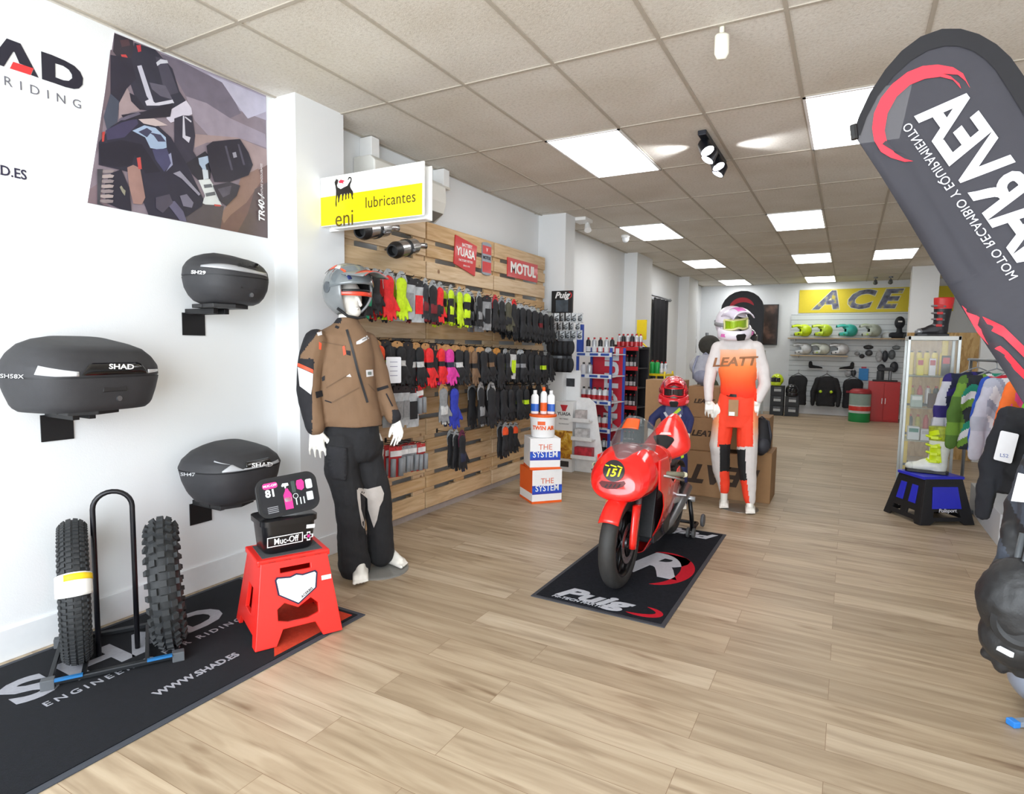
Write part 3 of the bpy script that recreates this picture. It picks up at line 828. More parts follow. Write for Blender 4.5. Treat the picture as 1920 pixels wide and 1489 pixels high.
for px_, py_ in ((.03, .05), (.03, .02)): blob(rrect(.02, .03, .004, 2, px_, py_), M('3c4a46', .4, var=0))
d.poly(circ(.014, 14, .034, -.015), 0, .0005, [circ(.011, 14, .034, -.015)], lg, Tk)
for xx in (.034, .056, .074): d.poly([(xx - .003, -.062), (xx + .003, -.062), (xx + .003, -.026), (xx - .003, -.026)], 0, .0005, (), lg, Tk)
for i in range(4): d.poly([(-.115, -.05 - i * .009), (-.062, -.05 - i * .009), (-.062, -.046 - i * .009), (-.115, -.046 - i * .009)], 0, .0005, (), M('8d8d92', .4, var=0), Tk)
d.build('pictures', None, ld)
text('81', .052, wht, Tk @ Matrix.Translation((-.088, .022, 0)), ld, bold=.035, name='number')
text('MUC-OFF', .016, wht, Tk @ Matrix.Translation((-.085, .062, .001)), ld, bold=.02)
# ================================================================== PALLET WALL
def pine(name, c1, c2, c3):
    m = bpy.data.materials.new(name); m.use_nodes = True
    nt = m.node_tree; N = nt.nodes; L = nt.links; b = N['Principled BSDF']
    tc = N.new('ShaderNodeTexCoord'); mp = N.new('ShaderNodeMapping'); mp.inputs['Scale'].default_value = (1, 1.2, 14)
    oi = N.new('ShaderNodeObjectInfo'); ad = N.new('ShaderNodeVectorMath'); ad.operation = 'ADD'
    L.new(tc.outputs['Object'], ad.inputs[0]); L.new(oi.outputs['Random'], ad.inputs[1]); L.new(ad.outputs[0], mp.inputs[0])
    n = N.new('ShaderNodeTexNoise'); n.inputs['Scale'].default_value = 2.5; n.inputs['Detail'].default_value = 6; n.inputs['Distortion'].default_value = .8
    L.new(mp.outputs[0], n.inputs['Vector'])
    r = ramp_nodes(nt, n.outputs['Fac'], [(.3, c1), (.5, c2), (.7, c3)])
    v = N.new('ShaderNodeTexVoronoi'); v.inputs['Scale'].default_value = 3.2; L.new(ad.outputs[0], v.inputs['Vector'])
    k = ramp_nodes(nt, v.outputs['Distance'], [(.04, '8a5a35'), (.075, 'ffffff')])
    mx = N.new('ShaderNodeMix'); mx.data_type = 'RGBA'; mx.blend_type = 'MULTIPLY'; mx.inputs[0].default_value = .8
    L.new(r.outputs[0], mx.inputs[6]); L.new(k.outputs[0], mx.inputs[7]); L.new(mx.outputs[2], b.inputs['Base Color'])
    b.inputs['Roughness'].default_value = .65
    bp = N.new('ShaderNodeBump'); bp.inputs['Strength'].default_value = .3; bp.inputs['Distance'].default_value = .003
    L.new(n.outputs['Fac'], bp.inputs['Height']); L.new(bp.outputs[0], b.inputs['Normal'])
    return m
PINE = [pine('pine_a', 'bf9f78', 'd2b48c', 'dcc29e'), pine('pine_b', 'bd986b', 'cca97c', 'd8ba92'), pine('pine_c', 'c6a883', 'd8bc98', 'e2cbac')]
rnd = random.Random(4)
cols_y = [(3.235, 4.215), (4.235, 5.345), (5.365, 6.53)]
rows_z = [(.06, .86), (.90, 1.70), (1.74, 2.55)]
PXF = -3.20
PN = [['lowest pine pallet behind the trousered mannequin', 'lowest pine pallet in the middle column', 'lowest pine pallet beside the orange and white boxes'],
      ['pine pallet behind the brown jacket, middle of its column', 'pine pallet at the middle of the pallet wall', 'pine pallet at mid height nearest the far pillar'],
      ['topmost pine pallet holding the steel silencers', 'topmost pine pallet carrying the red battery sign', 'topmost pine pallet carrying the red oil sign']]
for ri, (z0, z1) in enumerate(rows_z):
    for ci, (y0, y1) in enumerate(cols_y):
        t = thing('pallet', PN[ri][ci], 'pallet', (WX + .06, (y0 + y1) / 2, z0), group='pine pallets fixed upright on the left wall')
        H_ = z1 - z0; W_ = y1 - y0; hts = [.145, .105, .145, .105, .145]; gap = (H_ - sum(hts)) / 4; z = 0
        xf = PXF - (WX + .06)
        for h in hts:
            j = rnd.uniform(-.004, .004)
            MB().box((xf - .011 + j * .3, j * .3, z + h / 2), (.022, W_ - .002, h)).build('board', rnd.choice(PINE), t, bevel=.0025, segs=1)
            z += h + gap
        for y in (-W_ / 2 + .072, 0, W_ / 2 - .072):
            MB().box((xf - .022 - .011, y, H_ / 2), (.022, .145, H_)).build('stringer', rnd.choice(PINE), t)
            for zz in (.07, H_ / 2, H_ - .07): MB().box((xf - .044 - .03, y, zz), (.058, .14, .12)).build('block', PINE[1], t)
struct(MB().bx(WX, PXF - .02, 3.23, 6.6, 0, .055).build('baseboard_pallets', M('a49a95', .7)), 'greyish base strip under the pallets')

# ------------------------------------------------------------------ projecting sign
sg = thing('hanging_sign', 'white and yellow lubricant sign with a black six-legged beast projecting from the pillar', 'sign', (PX, 3.0, 2.27))
inv = Matrix.Translation(-Vector(sg.location))
def s3(px, py, y=3.0): return at(px, py, 1, y)
a, b_, c, d_ = s3(590, 335), s3(795, 314), s3(795, 405), s3(590, 425)
x0, x1 = PX + .004, a.x + (b_.x - a.x)
zT, zB = 2.605, 2.285
wp_ = M('fbfbf8', .35, var=0); yl = M('ffe90a', .35, var=0)
mb = MB(inv); mb.bx(x0, x1, 3.0, 3.012, zB, zT); mb.build('front_board', wp_, sg, bevel=.003)
mb = MB(inv); mb.bx(x0, x1, 3.075, 3.087, zB - .02, zT - .01); mb.bx(x0, x0 + .02, 3.012, 3.075, zB, zT - .02); mb.bx(x0 + .1, x1, 3.012, 3.075, zB - .02, zB - .012); mb.build('rear_board', wp_, sg, bevel=.003)
zs = zB + (zT - zB) * .60
TS = inv @ FRONT((0, 3.0, 0))
mb = MB(); mb.poly([(x0 + .002, zB + .004), (x1 - .012, zB + .004), (x1 - .012, zs), (x0 + .002, zs)], 0, .0012, (), None, TS); mb.build('yellow_field', yl, sg)
text('lubricantes', .098, M('4a3c0a', .4, var=0), TS @ Matrix.Translation((x0 + .60, zB + .115, .002)), sg, sp=1.05, xs=.9)
text('eni', .15, M('5a4708', .4, var=0), TS @ Matrix.Translation((x0 + .215, zB + .035, .002)), sg, xs=.95)
# beast
ink = M('1d1712', .4, var=0)
def bp_(l): return [(x0 + .135 + x * .00084, zT - .025 - y * .00084) for x, y in l]
BE = [(-5, 20), (8, 5), (14, -6), (22, 5), (30, 2), (34, 14), (28, 30), (20, 45), (26, 62), (60, 80), (95, 70), (130, 62), (150, 40), (163, 28), (166, 12), (150, 8), (140, 20), (134, 18), (146, -2), (165, 0), (176, 14), (172, 36), (160, 55), (158, 72), (168, 90), (186, 110), (190, 130), (182, 148), (190, 165), (180, 172), (172, 150), (168, 128), (152, 118), (146, 135), (148, 158), (138, 165), (136, 130), (128, 115), (118, 140), (120, 160), (108, 168), (108, 130), (98, 115), (86, 140), (84, 168), (72, 172), (74, 140), (70, 118), (56, 122), (46, 150), (42, 175), (30, 182), (32, 150), (24, 120), (14, 160), (16, 200), (8, 215), (2, 190), (8, 130), (10, 90), (4, 50), (-2, 35)]
MB().poly(bp_(BE), .0012, .0022, (), None, TS).build('beast', ink, sg)
MB().poly(bp_([(36, 22), (60, 8), (84, 14), (104, 22), (84, 30), (90, 42), (66, 34), (50, 34)]), .0014, .0024, (), None, TS).build('flame', M('d6304a', .4, var=0), sg)

# ------------------------------------------------------------------ air conditioner over the pallets
ac = thing('air_conditioner', 'white wall air conditioner above the pallets, half hidden by the yellow sign', 'air conditioner', (WX, 4.0, 2.58))
rings = []
prof = [(0, .02), (.0, .34), (.17, .34), (.215, .30), (.22, .16), (.19, .07), (.10, .0)]
for y in (-.46, .46): rings.append([(x, y, z) for x, z in prof])
MB().loft(rings).build('casing', M('e4e3dc', .4, var=.02), ac, bevel=.01)
mb = MB(); mb.poly([(-.42, 0), (.42, 0), (.42, .12), (-.42, .12)], 0, .006, (), None, basis((.105, 0, .008), (0, 1, 0), (.85, 0, .5))); mb.build('air_flap', M('8d8a84', .5, var=.05), ac)
for y, h in ((3.66, .12), (4.60, .12)):
    t = thing('cable_duct', ['white duct stub under the ceiling, left of the air conditioner', 'white duct stub under the ceiling, right of the air conditioner'][y > 4], 'duct', (WX, y, CEIL - .17), group='duct stubs above the pallets')
    MB().box((.06, 0, .08), (.12, .09, .165)).build('duct', WHITE, t, bevel=.004)
    MB().box((.062, 0, .0), (.13, .10, .02)).build('collar', M('dad7cc', .5), t)

# ------------------------------------------------------------------ silencers
def silencer(label, loc, rot):
    t = thing('exhaust_silencer', label, 'exhaust', loc, rot=rot, group='steel silencers on the top pallet')
    # local axis: +y to the outlet
    MB().lathe([(.045, -.12), (.062, -.1), (.062, .17), (.060, .175)], ax=(0, 1, 0)).build('can', CHROME, t, auto=40)
    c = MB(); c.lathe([(.060, .172), (.063, .18), (.063, .20), (.046, .25), (.036, .25), (.034, .19), (.01, .19)], ax=(0, 1, 0)); c.build('end_cap', BLACK, t, auto=40)
    MB().tube([(0, -.12, 0), (0, -.16, .004), (.0, -.20, .02), (0, -.235, .045)], [.045, .028, .024, .024], 14).build('inlet_pipe', CHROME, t, smooth=True)
    for y in (.02, .045): MB().lathe([(.064, y), (.067, y + .002), (.067, y + .012), (.064, y + .014)], ax=(0, 1, 0)).build('strap', M('3a3b3d', .4, .6), t)
    dw = Euler(rot).to_matrix().inverted() @ Vector((-.24, 0, 0))
    MB().tube([(0, .03, .0), Vector((0, .03, 0)) + dw], .010, 8).build('bracket', STEEL, t, smooth=True); MB().box((0, .03, .072), (.02, .03, .02)).build('clamp_lug', STEEL, t, bevel=.003)
d = (s3(735, 468, 3.42) - s3(800, 455, 3.9))
p0 = at(737, 470, 0, -2.98); p1 = at(808, 455, 0, -3.10)
axis = (p0 - p1).normalized(); q = Vector((0, 1, 0)).rotation_difference(axis)
silencer('steel exhaust silencer with black tip fully in view on the top pallet', p0 - axis * .235, q.to_euler())
p0 = at(676, 434, 0, -3.0)
silencer('steel exhaust silencer partly hidden under the yellow sign', p0 - axis * .235, q.to_euler())

# ------------------------------------------------------------------ tin signs on the pallets
TW0 = basis((PXF, 0, 0), (0, 1, 0), (0, 0, 1))
def wsign(name, label, cat, pts, h):
    P = [at(x, y, 0, PXF + .01) for x, y in pts]; c = sum(P, Vector()) / len(P)
    t = thing(name, label, cat, (PXF, c.y, c.z))
    return t, [(p.y - c.y, p.z - c.z) for p in P]
WL = basis((0, 0, 0), (0, 1, 0), (0, 0, 1))
rs = M('cf2f33', .35, var=.05, coat=.2); wf = M('f1f1ee', .4, var=0)
t, P = wsign('battery_sign', 'red diamond-tilted YUASA battery tin sign on the pallets', 'sign', [(854, 440), (894, 462), (890, 518), (851, 494)], .3)
MB().poly(P, .002, .014, (), None, WL).build('plate', rs, t, bevel=.002)
text('YUASA', .105, wf, WL @ Matrix.Translation((0.0, .015, .0155)) @ Matrix.Rotation(R(-2), 4, 'Z'), t, bold=.03, xs=.95)
text('BATTERY', .042, wf, WL @ Matrix.Translation((.02, .088, .0155)), t, bold=.02)
text('FACTORY FITTED', .03, wf, WL @ Matrix.Translation((0, -.055, .0155)), t, bold=.01)
text('SINCE 1918', .022, wf, WL @ Matrix.Translation((.01, -.10, .0155)), t)
t, P = wsign('oil_can_sign', 'oil can shaped red and silver tin sign between the two red signs', 'sign', [(903, 457), (922, 460), (921, 514), (904, 511)], .3)
W2 = .085; H2 = .145
def canout(w, h): return [(-w, -h), (-w * .7, -h - .01), (0, -h - .016), (w * .7, -h - .01), (w, -h), (w, h), (w * .7, h + .01), (0, h + .016), (-w * .7, h + .01), (-w, h)]
MB().poly(canout(W2, H2), .002, .012, (), None, WL).build('plate', M('9aa2ad', .35, .3, var=.05), t)
mb = MB(); mb.poly([(-W2 + .004, .045), (W2 - .004, .045), (W2 - .004, .125), (-W2 + .004, .125)], .012, .013, (), None, WL); mb.poly([(-W2 + .004, -.135), (W2 - .004, -.135), (W2 - .004, -.03), (-W2 + .004, -.03)], .012, .013, (), None, WL); mb.build('red_bands', rs, t)
text('MOTUL', .045, M('2a2a30', .4, var=0), WL @ Matrix.Translation((0, .008, .0135)), t, bold=.03)
text('V', .05, wf, WL @ Matrix.Translation((0, .085, .0135)), t, bold=.02, name='emblem')
t, P = wsign('oil_brand_sign', 'red rectangular MOTUL tin sign at the far end of the pallets', 'sign', [(953, 484), (1006, 497), (1006, 530), (954, 517)], .3)
MB().poly([(-.35, -.10), (.35, -.10), (.35, .10), (-.35, .10)], .002, .014, (), None, WL).build('plate', rs, t, bevel=.002)
text('MOTUL', .155, wf, WL @ Matrix.Translation((0, .0, .0155)), t, bold=.04, xs=1.12)

# ------------------------------------------------------------------ hanging goods: gloves, packs and hooks
def hand_shape(mb, w=.05, cuff=.07, z0=-.055, spread=1.0, th=.5, mirror=1):
    """glove hanging by the cuff, fingers down, flat across x"""
    fl = (th, 1, 1)
    mb.cap((0, 0, z0), (0, 0, z0 - cuff), w * .86, w * .72, 12, flat=fl)
    mb.cap((0, 0, z0 - cuff - .01), (0, 0, z0 - cuff - .055), w * .74, w * .9, 12, flat=fl)
    zk = z0 - cuff - .07
    for i, (o, l) in enumerate(((-.72, .050), (-.24, .066), (.24, .070), (.72, .060))):
        y = o * w; y2 = o * w * (1 + .18 * spread)
        mb.cap((0, y * mirror, zk), (.006 + .004 * (i % 2), y2 * mirror, zk - l), w * .26, w * .20, 8, flat=(th * 1.7, 1, 1))
    mb.cap((0, w * .7 * mirror, z0 - cuff - .025), (.012, w * 1.35 * mirror, z0 - cuff - .085), w * .3, w * .22, 8, flat=(th * 1.7, 1, 1))
DK = M('1d1e22', .75, var=.25, scale=60, bump=.4, bscale=300)
CARDW = M('c3c8cb', .2, .3, var=.35, scale=70); CARDK = M('b78a58', .7, var=.1); CARDB = M('222226', .5, var=.2)
CLEAR = M('b9bec2', .15, var=.25, scale=22)
def gl_fn(c):
    if c.z > -.075: return 2
    if c.z < -.215 and abs(c.y) < .04: return 1 if c.z < -.24 else 0
    if c.x > .006 and -.185 < c.z < -.13 and abs(c.y) < .03: return 1
    return 0
protos = {}
def proto_item(kind):
    t = thing(kind, 'x', 'glove', (0, 0, -5))
    hd = MB()
    if kind == 'glove':
        hd.poly([(-.036, -.085), (.036, -.085), (.042, -.03), (.028, .005), (.01, .022), (-.01, .022), (-.028, .005), (-.042, -.03)], -.002, .0, [circ(.006, 8, 0, -.012)], None, WL)
        hd.build('header_card', CARDW, t)
        mb = MB(); hand_shape(mb, .045, .06, -.05)
        organic(mb, 'glove_body', DK, t, .0065, 3, gl_fn, [DK, DK, DK], disp=.004, dscale=.03)
    elif kind == 'glove_pair':
        hd.poly([(-.045, -.09), (.045, -.09), (.045, -.015), (.02, 0), (-.02, 0), (-.045, -.015)], -.002, 0, [circ(.006, 8, 0, -.012)], None, WL)
        hd.build('header_card', CARDK, t)
        for s_ in (-1, 1):
            mb = MB(Matrix.Translation((.012 * s_, .018 * s_, 0)) @ Matrix.Rotation(R(4 * s_), 4, 'X')); hand_shape(mb, .048, .075, -.07, mirror=s_)
            organic(mb, 'glove_body', DK, t, .007, 3, lambda c: 1 if (-.16 < c.z < -.12) else 0, [DK, DK], disp=.004, dscale=.03)
    elif kind == 'sleeve_pack':
        hd.poly([(-.045, -.05), (.045, -.05), (.045, -.01), (.015, 0), (-.015, 0), (-.045, -.01)], -.002, 0, [circ(.006, 8, 0, -.02)], None, WL)
        hd.build('header_card', CARDB, t)
        def f(u, v): 
            y = (-.05 + .1 * v); z = -.045 - .21 * u
            return (.010 * math.sin(PI * v) * (1 - .3 * u) + .003 * math.sin(14 * u + 9 * v), y, z)
        def fb(u, v): p = f(u, v); return (-p[0] * .6, p[1], p[2])
        mb = MB(); mb.grid(f, 14, 10); mb.grid(fb, 14, 10); mb.build('bag', CLEAR, t, smooth=True)
        MB().box((.012, 0, -.15), (.002, .06, .11)).build('insert', DK, t)
    elif kind == 'knee_slider':   # blister card with moulded grip
        hd.poly([(-.05, -.20), (.05, -.20), (.05, -.01), (-.05, -.01)], -.002, 0, [circ(.006, 8, 0, -.022)], None, WL)
        hd.build('card', M('c23a3a', .5, var=.2), t)
        mb = MB()
        mb.tube([(.02, -.03, -.08), (.02, -.03, -.19)], .017, 12); mb.tube([(.02, .03, -.08), (.02, .03, -.19)], .017, 12)
        mb.build('grip', M('8c9095', .6, var=.2), t, smooth=True)
        MB().box((.006, 0, -.05), (.008, .085, .035)).build('label', M('e6e6e6', .5, var=.2), t)
    elif kind == 'small_mirror':
        hd.poly([(-.035, -.10), (.035, -.10), (.035, 0), (-.035, 0)], -.001, 0, [circ(.006, 8, 0, -.012)], None, WL)
        hd.build('card', M('d5d8db', .3, var=.2), t)
        mb = MB(); mb.ell((.02, 0, -.07), (.018, .038, .028)); mb.tube([(.02, 0, -.09), (.015, .02, -.13)], .006, 8); mb.build('housing', M('6f757a', .35, .4, var=.3, scale=80), t, smooth=True)
    return t
for k in ('glove', 'glove_pair', 'sleeve_pack', 'knee_slider', 'small_mirror'): protos[k] = proto_item(k)
def hang(kind, x, y, z, label, cat, group, recolor, rz=0, rx=0, s=1.0):
    c = copy_tree(protos[kind], (x, y, z), (rx, 0, rz), label, group, cat, recolor=recolor)
    c.scale = (s, s, s)
    return c
def gm(h): return M(h, .7, var=.22, scale=60, bump=.4, bscale=300)
g_red, g_neon, g_or, g_pk, g_blu, g_gry, g_brn, g_grn, g_nv, g_ol = gm('e8262a'), gm('c9ee1a'), gm('f4501c'), gm('dc3aa0'), gm('2a3ab0'), gm('8e9093'), gm('7d6148'), gm('1d9a72'), gm('242a44'), gm('4c4a3a')
g_dk2 = gm('2c2e34'); g_dkr = gm('7a1a24'); g_wht = gm('cfd0d0')
K = 'black'
ORD = ['first', 'second', 'third', 'fourth', 'fifth', 'sixth', 'seventh', 'eighth', 'ninth', 'tenth', 'eleventh', 'twelfth', 'thirteenth', 'fourteenth', 'fifteenth', 'sixteenth', 'seventeenth', 'eighteenth', 'nineteenth', 'twentieth', 'twenty-first', 'twenty-second', 'twenty-third', 'twenty-fourth', 'twenty-fifth', 'twenty-sixth', 'twenty-seventh', 'twenty-eighth']
LAY = ['front', 'middle', 'hindmost']
CATN = {'glove': 'glove', 'glove_pair': 'gloves', 'sleeve_pack': 'packaged accessory', 'knee_slider': 'handlebar grips', 'small_mirror': 'motorcycle accessory'}
def hook(x1, y, z, grp, label):
    t = MB().tube([(PXF - .004, 0, 0), (x1, 0, 0), (x1 + .012, 0, .012)], .003, 6)
    t.poly(rrect(.025, .04, .006, 2), 0, .003, (), None, basis((PXF, 0, 0), (0, 1, 0), (0, 0, 1)))
    o = t.build('display_hook', BLACK); o.location = (0, y, z); tag(o, label, 'hook', grp)
rr = random.Random(9)
def row(name, entries, zf, layers, xfront=-2.87, dx=.085, seed=1):
    """entries: (photo x, kind, colour word, recolor)"""
    for i, (px, kind, cw, rc, *ex) in enumerate(entries):
        py, dz = zf(px)
        p = at(px, py, 0, xfront); y = p.y; z = p.z + dz
        nl = ex[0] if ex else layers
        hook(xfront + .03, y, z, 'display hooks of the ' + name + ' row', 'thin black display hook, %s from left in %s glove row' % (ORD[i], name))
        for k in range(nl):
            x = xfront - k * dx
            rcl = rc if not (k and len(ex) > 1) else ex[1]
            hang(kind, x, y + rr.uniform(-.006, .006), z - .002, '%s, %s on %s hook from left, %s row' % (cw, LAY[k], ORD[i], name),
                 CATN[kind], 'goods hanging in the ' + name + ' row', rcl, rz=R(rr.uniform(-14, 10)), rx=R(rr.uniform(-3, 3)), s=(1.2 if kind != 'knee_slider' else 1.05) * rr.uniform(.94, 1.06) * (ex[2] if len(ex) > 2 else 1))
def G(a, b=None, card=CARDW, cuff=None): return {'glove_body': [a, b or a, cuff or a], 'header_card': card}
def P_(a, b=None, card=CARDK): return {'glove_body': [a, b or a], 'header_card': card}
def S_(ins, bag=CLEAR): return {'insert': ins, 'bag': bag}
rowA = [
 (688, 'glove', 'green and black glove', G(DK, g_grn)), (703, 'glove', 'black glove on a clear card', G(DK, g_dk2)),
 (729, 'glove', 'bright red glove on a clear card', G(g_red, g_red), 3, G(g_red, DK), 1.08), (752, 'glove', 'neon yellow glove on a clear card', G(g_neon, g_neon), 3, G(g_neon, DK), 1.08),
 (768, 'sleeve_pack', 'grey bagged neck warmer', S_(g_gry)), (783, 'sleeve_pack', 'grey and red bagged glove', S_(g_red)),
 (797, 'glove', 'charcoal glove in a bag', G(g_dk2, g_dkr)), (812, 'glove', 'black glove with dark red fingers', G(DK, g_dkr)), (826, 'glove', 'black and red glove', G(g_red, DK, cuff=g_red)),
 (846, 'glove', 'neon yellow and black glove', G(DK, g_neon, cuff=g_neon)), (862, 'glove', 'neon yellow glove with black knuckles', G(g_neon, g_neon)), (876, 'glove', 'black glove with neon yellow patch', G(DK, g_neon, cuff=g_neon)),
 (898, 'glove', 'black glove with white logo', G(DK, g_gry)), (914, 'sleeve_pack', 'grey carded glove', S_(DK, g_gry)), (928, 'glove', 'black glove with red tag', G(DK, DK, card=gm('c33038'))),
 (941, 'glove', 'black glove with grey tag', G(DK, DK, card=g_gry)), (953, 'glove', 'olive and black glove', G(g_ol, DK)), (964, 'glove', 'black glove with red corner tag', G(DK, DK, card=g_red)),
 (976, 'glove_pair', 'thick black gloves', P_(DK, DK, CARDW)), (987, 'glove_pair', 'plain black gloves', P_(DK, DK, CARDW)), (998, 'glove_pair', 'long black gloves', P_(DK, DK, CARDW)),
 (1009, 'glove_pair', 'black gloves with red dot', P_(DK, g_dkr, CARDW)), (1020, 'glove_pair', 'black gloves with white card', P_(DK, DK, CARDW)), (1031, 'glove_pair', 'black gloves at the row end', P_(DK, DK, CARDW))]
def lerp_row(pts):
    def f(px):
        for (a, ya), (b, yb) in zip(pts, pts[1:]):
            if px <= b: return (ya + (yb - ya) * (px - a) / (b - a), 0)
        return (pts[-1][1], 0)
    return f
row('upper', rowA, lerp_row([(680, 508), (740, 512), (800, 528), (870, 545), (940, 560), (1000, 575), (1040, 588)]), 3)
rowB = [
 (704, 'glove_pair', 'orange and black gloves', P_(g_or, DK)), (722, 'glove_pair', 'black gloves behind the price sheet', P_(DK, g_neon, CARDB)), (746, 'glove_pair', 'black and white gloves on brown card', P_(DK, g_wht)),
 (765, 'sleeve_pack', 'slim black pack', S_(DK, DK)), (780, 'glove_pair', 'black gloves with white stripe', P_(DK, g_wht)), (797, 'glove_pair', 'vivid red gloves', P_(g_red, DK)), (812, 'sleeve_pack', 'slim dark pack', S_(DK, DK)), (822, 'glove_pair', 'red and black gloves', P_(g_red, DK)),
 (837, 'glove_pair', 'magenta and purple gloves', P_(g_pk, g_nv)), (853, 'glove_pair', 'black gloves with slanted white stripe', P_(DK, g_wht)), (869, 'glove_pair', 'black padded gloves', P_(DK, DK)), (884, 'glove_pair', 'black and brown gloves', P_(g_brn, DK)),
 (900, 'glove_pair', 'long black gloves', P_(DK, DK)), (915, 'glove_pair', 'black gloves with brown dot', P_(DK, g_brn, CARDW)), (931, 'glove_pair', 'black gloves on a wide tan card', P_(DK, DK, M('c98a3c', .7, var=.3, scale=90)), 3, P_(DK, DK), 1.1), (948, 'glove_pair', 'black gloves with white and yellow tag', P_(DK, g_dk2, CARDW)),
 (962, 'sleeve_pack', 'white and yellow carded pack', S_(g_neon, g_wht)), (976, 'glove_pair', 'black gloves with grey logo', P_(DK, g_gry, CARDW)), (990, 'glove_pair', 'black winter gloves', P_(DK, DK, CARDB)),
 (1003, 'glove_pair', 'black gloves with grey edge', P_(DK, g_dk2, CARDB)), (1016, 'glove_pair', 'black gloves with yellow dot', P_(DK, g_neon, CARDB)), (1029, 'glove_pair', 'plain black gloves at the end', P_(DK, DK, CARDB))]
row('second', rowB, lerp_row([(700, 636), (800, 643), (900, 650), (1000, 657), (1040, 660)]), 2, -2.90, .10)
rowC = [
 (748, 'sleeve_pack', 'clear pack of grey hoses', S_(g_gry)), (760, 'sleeve_pack', 'clear pack of cables', S_(g_gry)), (772, 'sleeve_pack', 'clear pack of black levers', S_(DK)), (786, 'knee_slider', 'red carded grips', {}),
 (832, 'glove', 'grey and white mechanic glove', G(g_gry, g_wht, card=CARDK), 1, None, 1.1), (852, 'glove', 'blue glove', G(g_blu, g_blu, card=CARDB), 2, G(g_nv, g_nv), 1.15),
 (902, 'glove', 'large black racing glove', G(DK, g_gry, card=CARDW), 2, G(DK, DK), 1.3), (921, 'glove', 'black leather glove', G(DK, DK, card=CARDW), 2, G(DK, DK), 1.3),
 (938, 'glove_pair', 'black textile gloves', P_(DK, DK, CARDB)), (953, 'glove_pair', 'black gloves with dark cuff', P_(DK, DK, CARDB)), (967, 'glove_pair', 'black gloves next to the last', P_(DK, DK, CARDB)), (982, 'glove_pair', 'black gloves above the white bottles', P_(DK, g_neon, CARDB)),
 (1010, 'glove_pair', 'black gloves over the orange bottle', P_(DK, DK, CARDB)), (1025, 'glove_pair', 'black gloves by the cardboard display', P_(DK, DK, CARDB))]
row('third', rowC, lerp_row([(740, 722), (800, 724), (900, 722), (1000, 722), (1030, 722)]), 2, -2.90, .10)
rowD = [
 (742, 'knee_slider', 'grey and red handlebar grips', {}, 3, {}, 1.1), (758, 'knee_slider', 'grey grips with white label', {'card': M('8c8f93', .5, var=.2)}, 2, {}, 1.1), (773, 'knee_slider', 'narrow grey grips', {'card': M('9a9da0', .5, var=.2)}, 2, {}, 1.0), (790, 'knee_slider', 'grey round grips', {}, 3, {}, 1.1),
 (866, 'glove', 'black glove with purple logo', G(DK, g_nv, card=gm('6a2a48')), 3, G(DK, DK), 1.15),
 (948, 'glove', 'black glove with orange dot', G(DK, DK, card=CARDW, cuff=g_or), 2, G(DK, DK), 1.1), (957, 'glove', 'slim black glove', G(DK, DK, card=CARDW), 2), (966, 'glove', 'last black glove', G(DK, DK, card=CARDW, cuff=g_or), 2)]
row('lowest', rowD, lerp_row([(735, 836), (800, 828), (866, 812), (950, 796), (970, 796)]), 2, -2.93, .06)
# white price sheet hanging in front of the second row
p = at(738, 694, 0, -2.80)
t = thing('price_sheet', 'white printed sheet in a clear sleeve hanging before the second glove row', 'sheet', (p.x, p.y, p.z))
MB().poly(rrect(.12, .185, .008, 2), 0, .002, (), None, basis((0, 0, 0), (.35, 1, 0), (0, 0, 1))).build('sheet', M('eef0f6', .3, var=0), t)
mb = MB()
for i in range(4): mb.poly([(-.03, .055 - i * .032), (.03, .055 - i * .032), (.03, .059 - i * .032), (-.03, .059 - i * .032)], .0022, .003, (), None, basis((0, 0, 0), (.35, 1, 0), (0, 0, 1)))
mb.build('printed_lines', M('7a7a98', .5, var=0), t)
MB().tube([(-.02, 0, .09), (-.03, 0, .16)], .003, 6).build('string', BLACK, t)
for k in protos.values():
    for ch in list(k.children): bpy.data.objects.remove(ch)
    bpy.data.objects.remove(k)

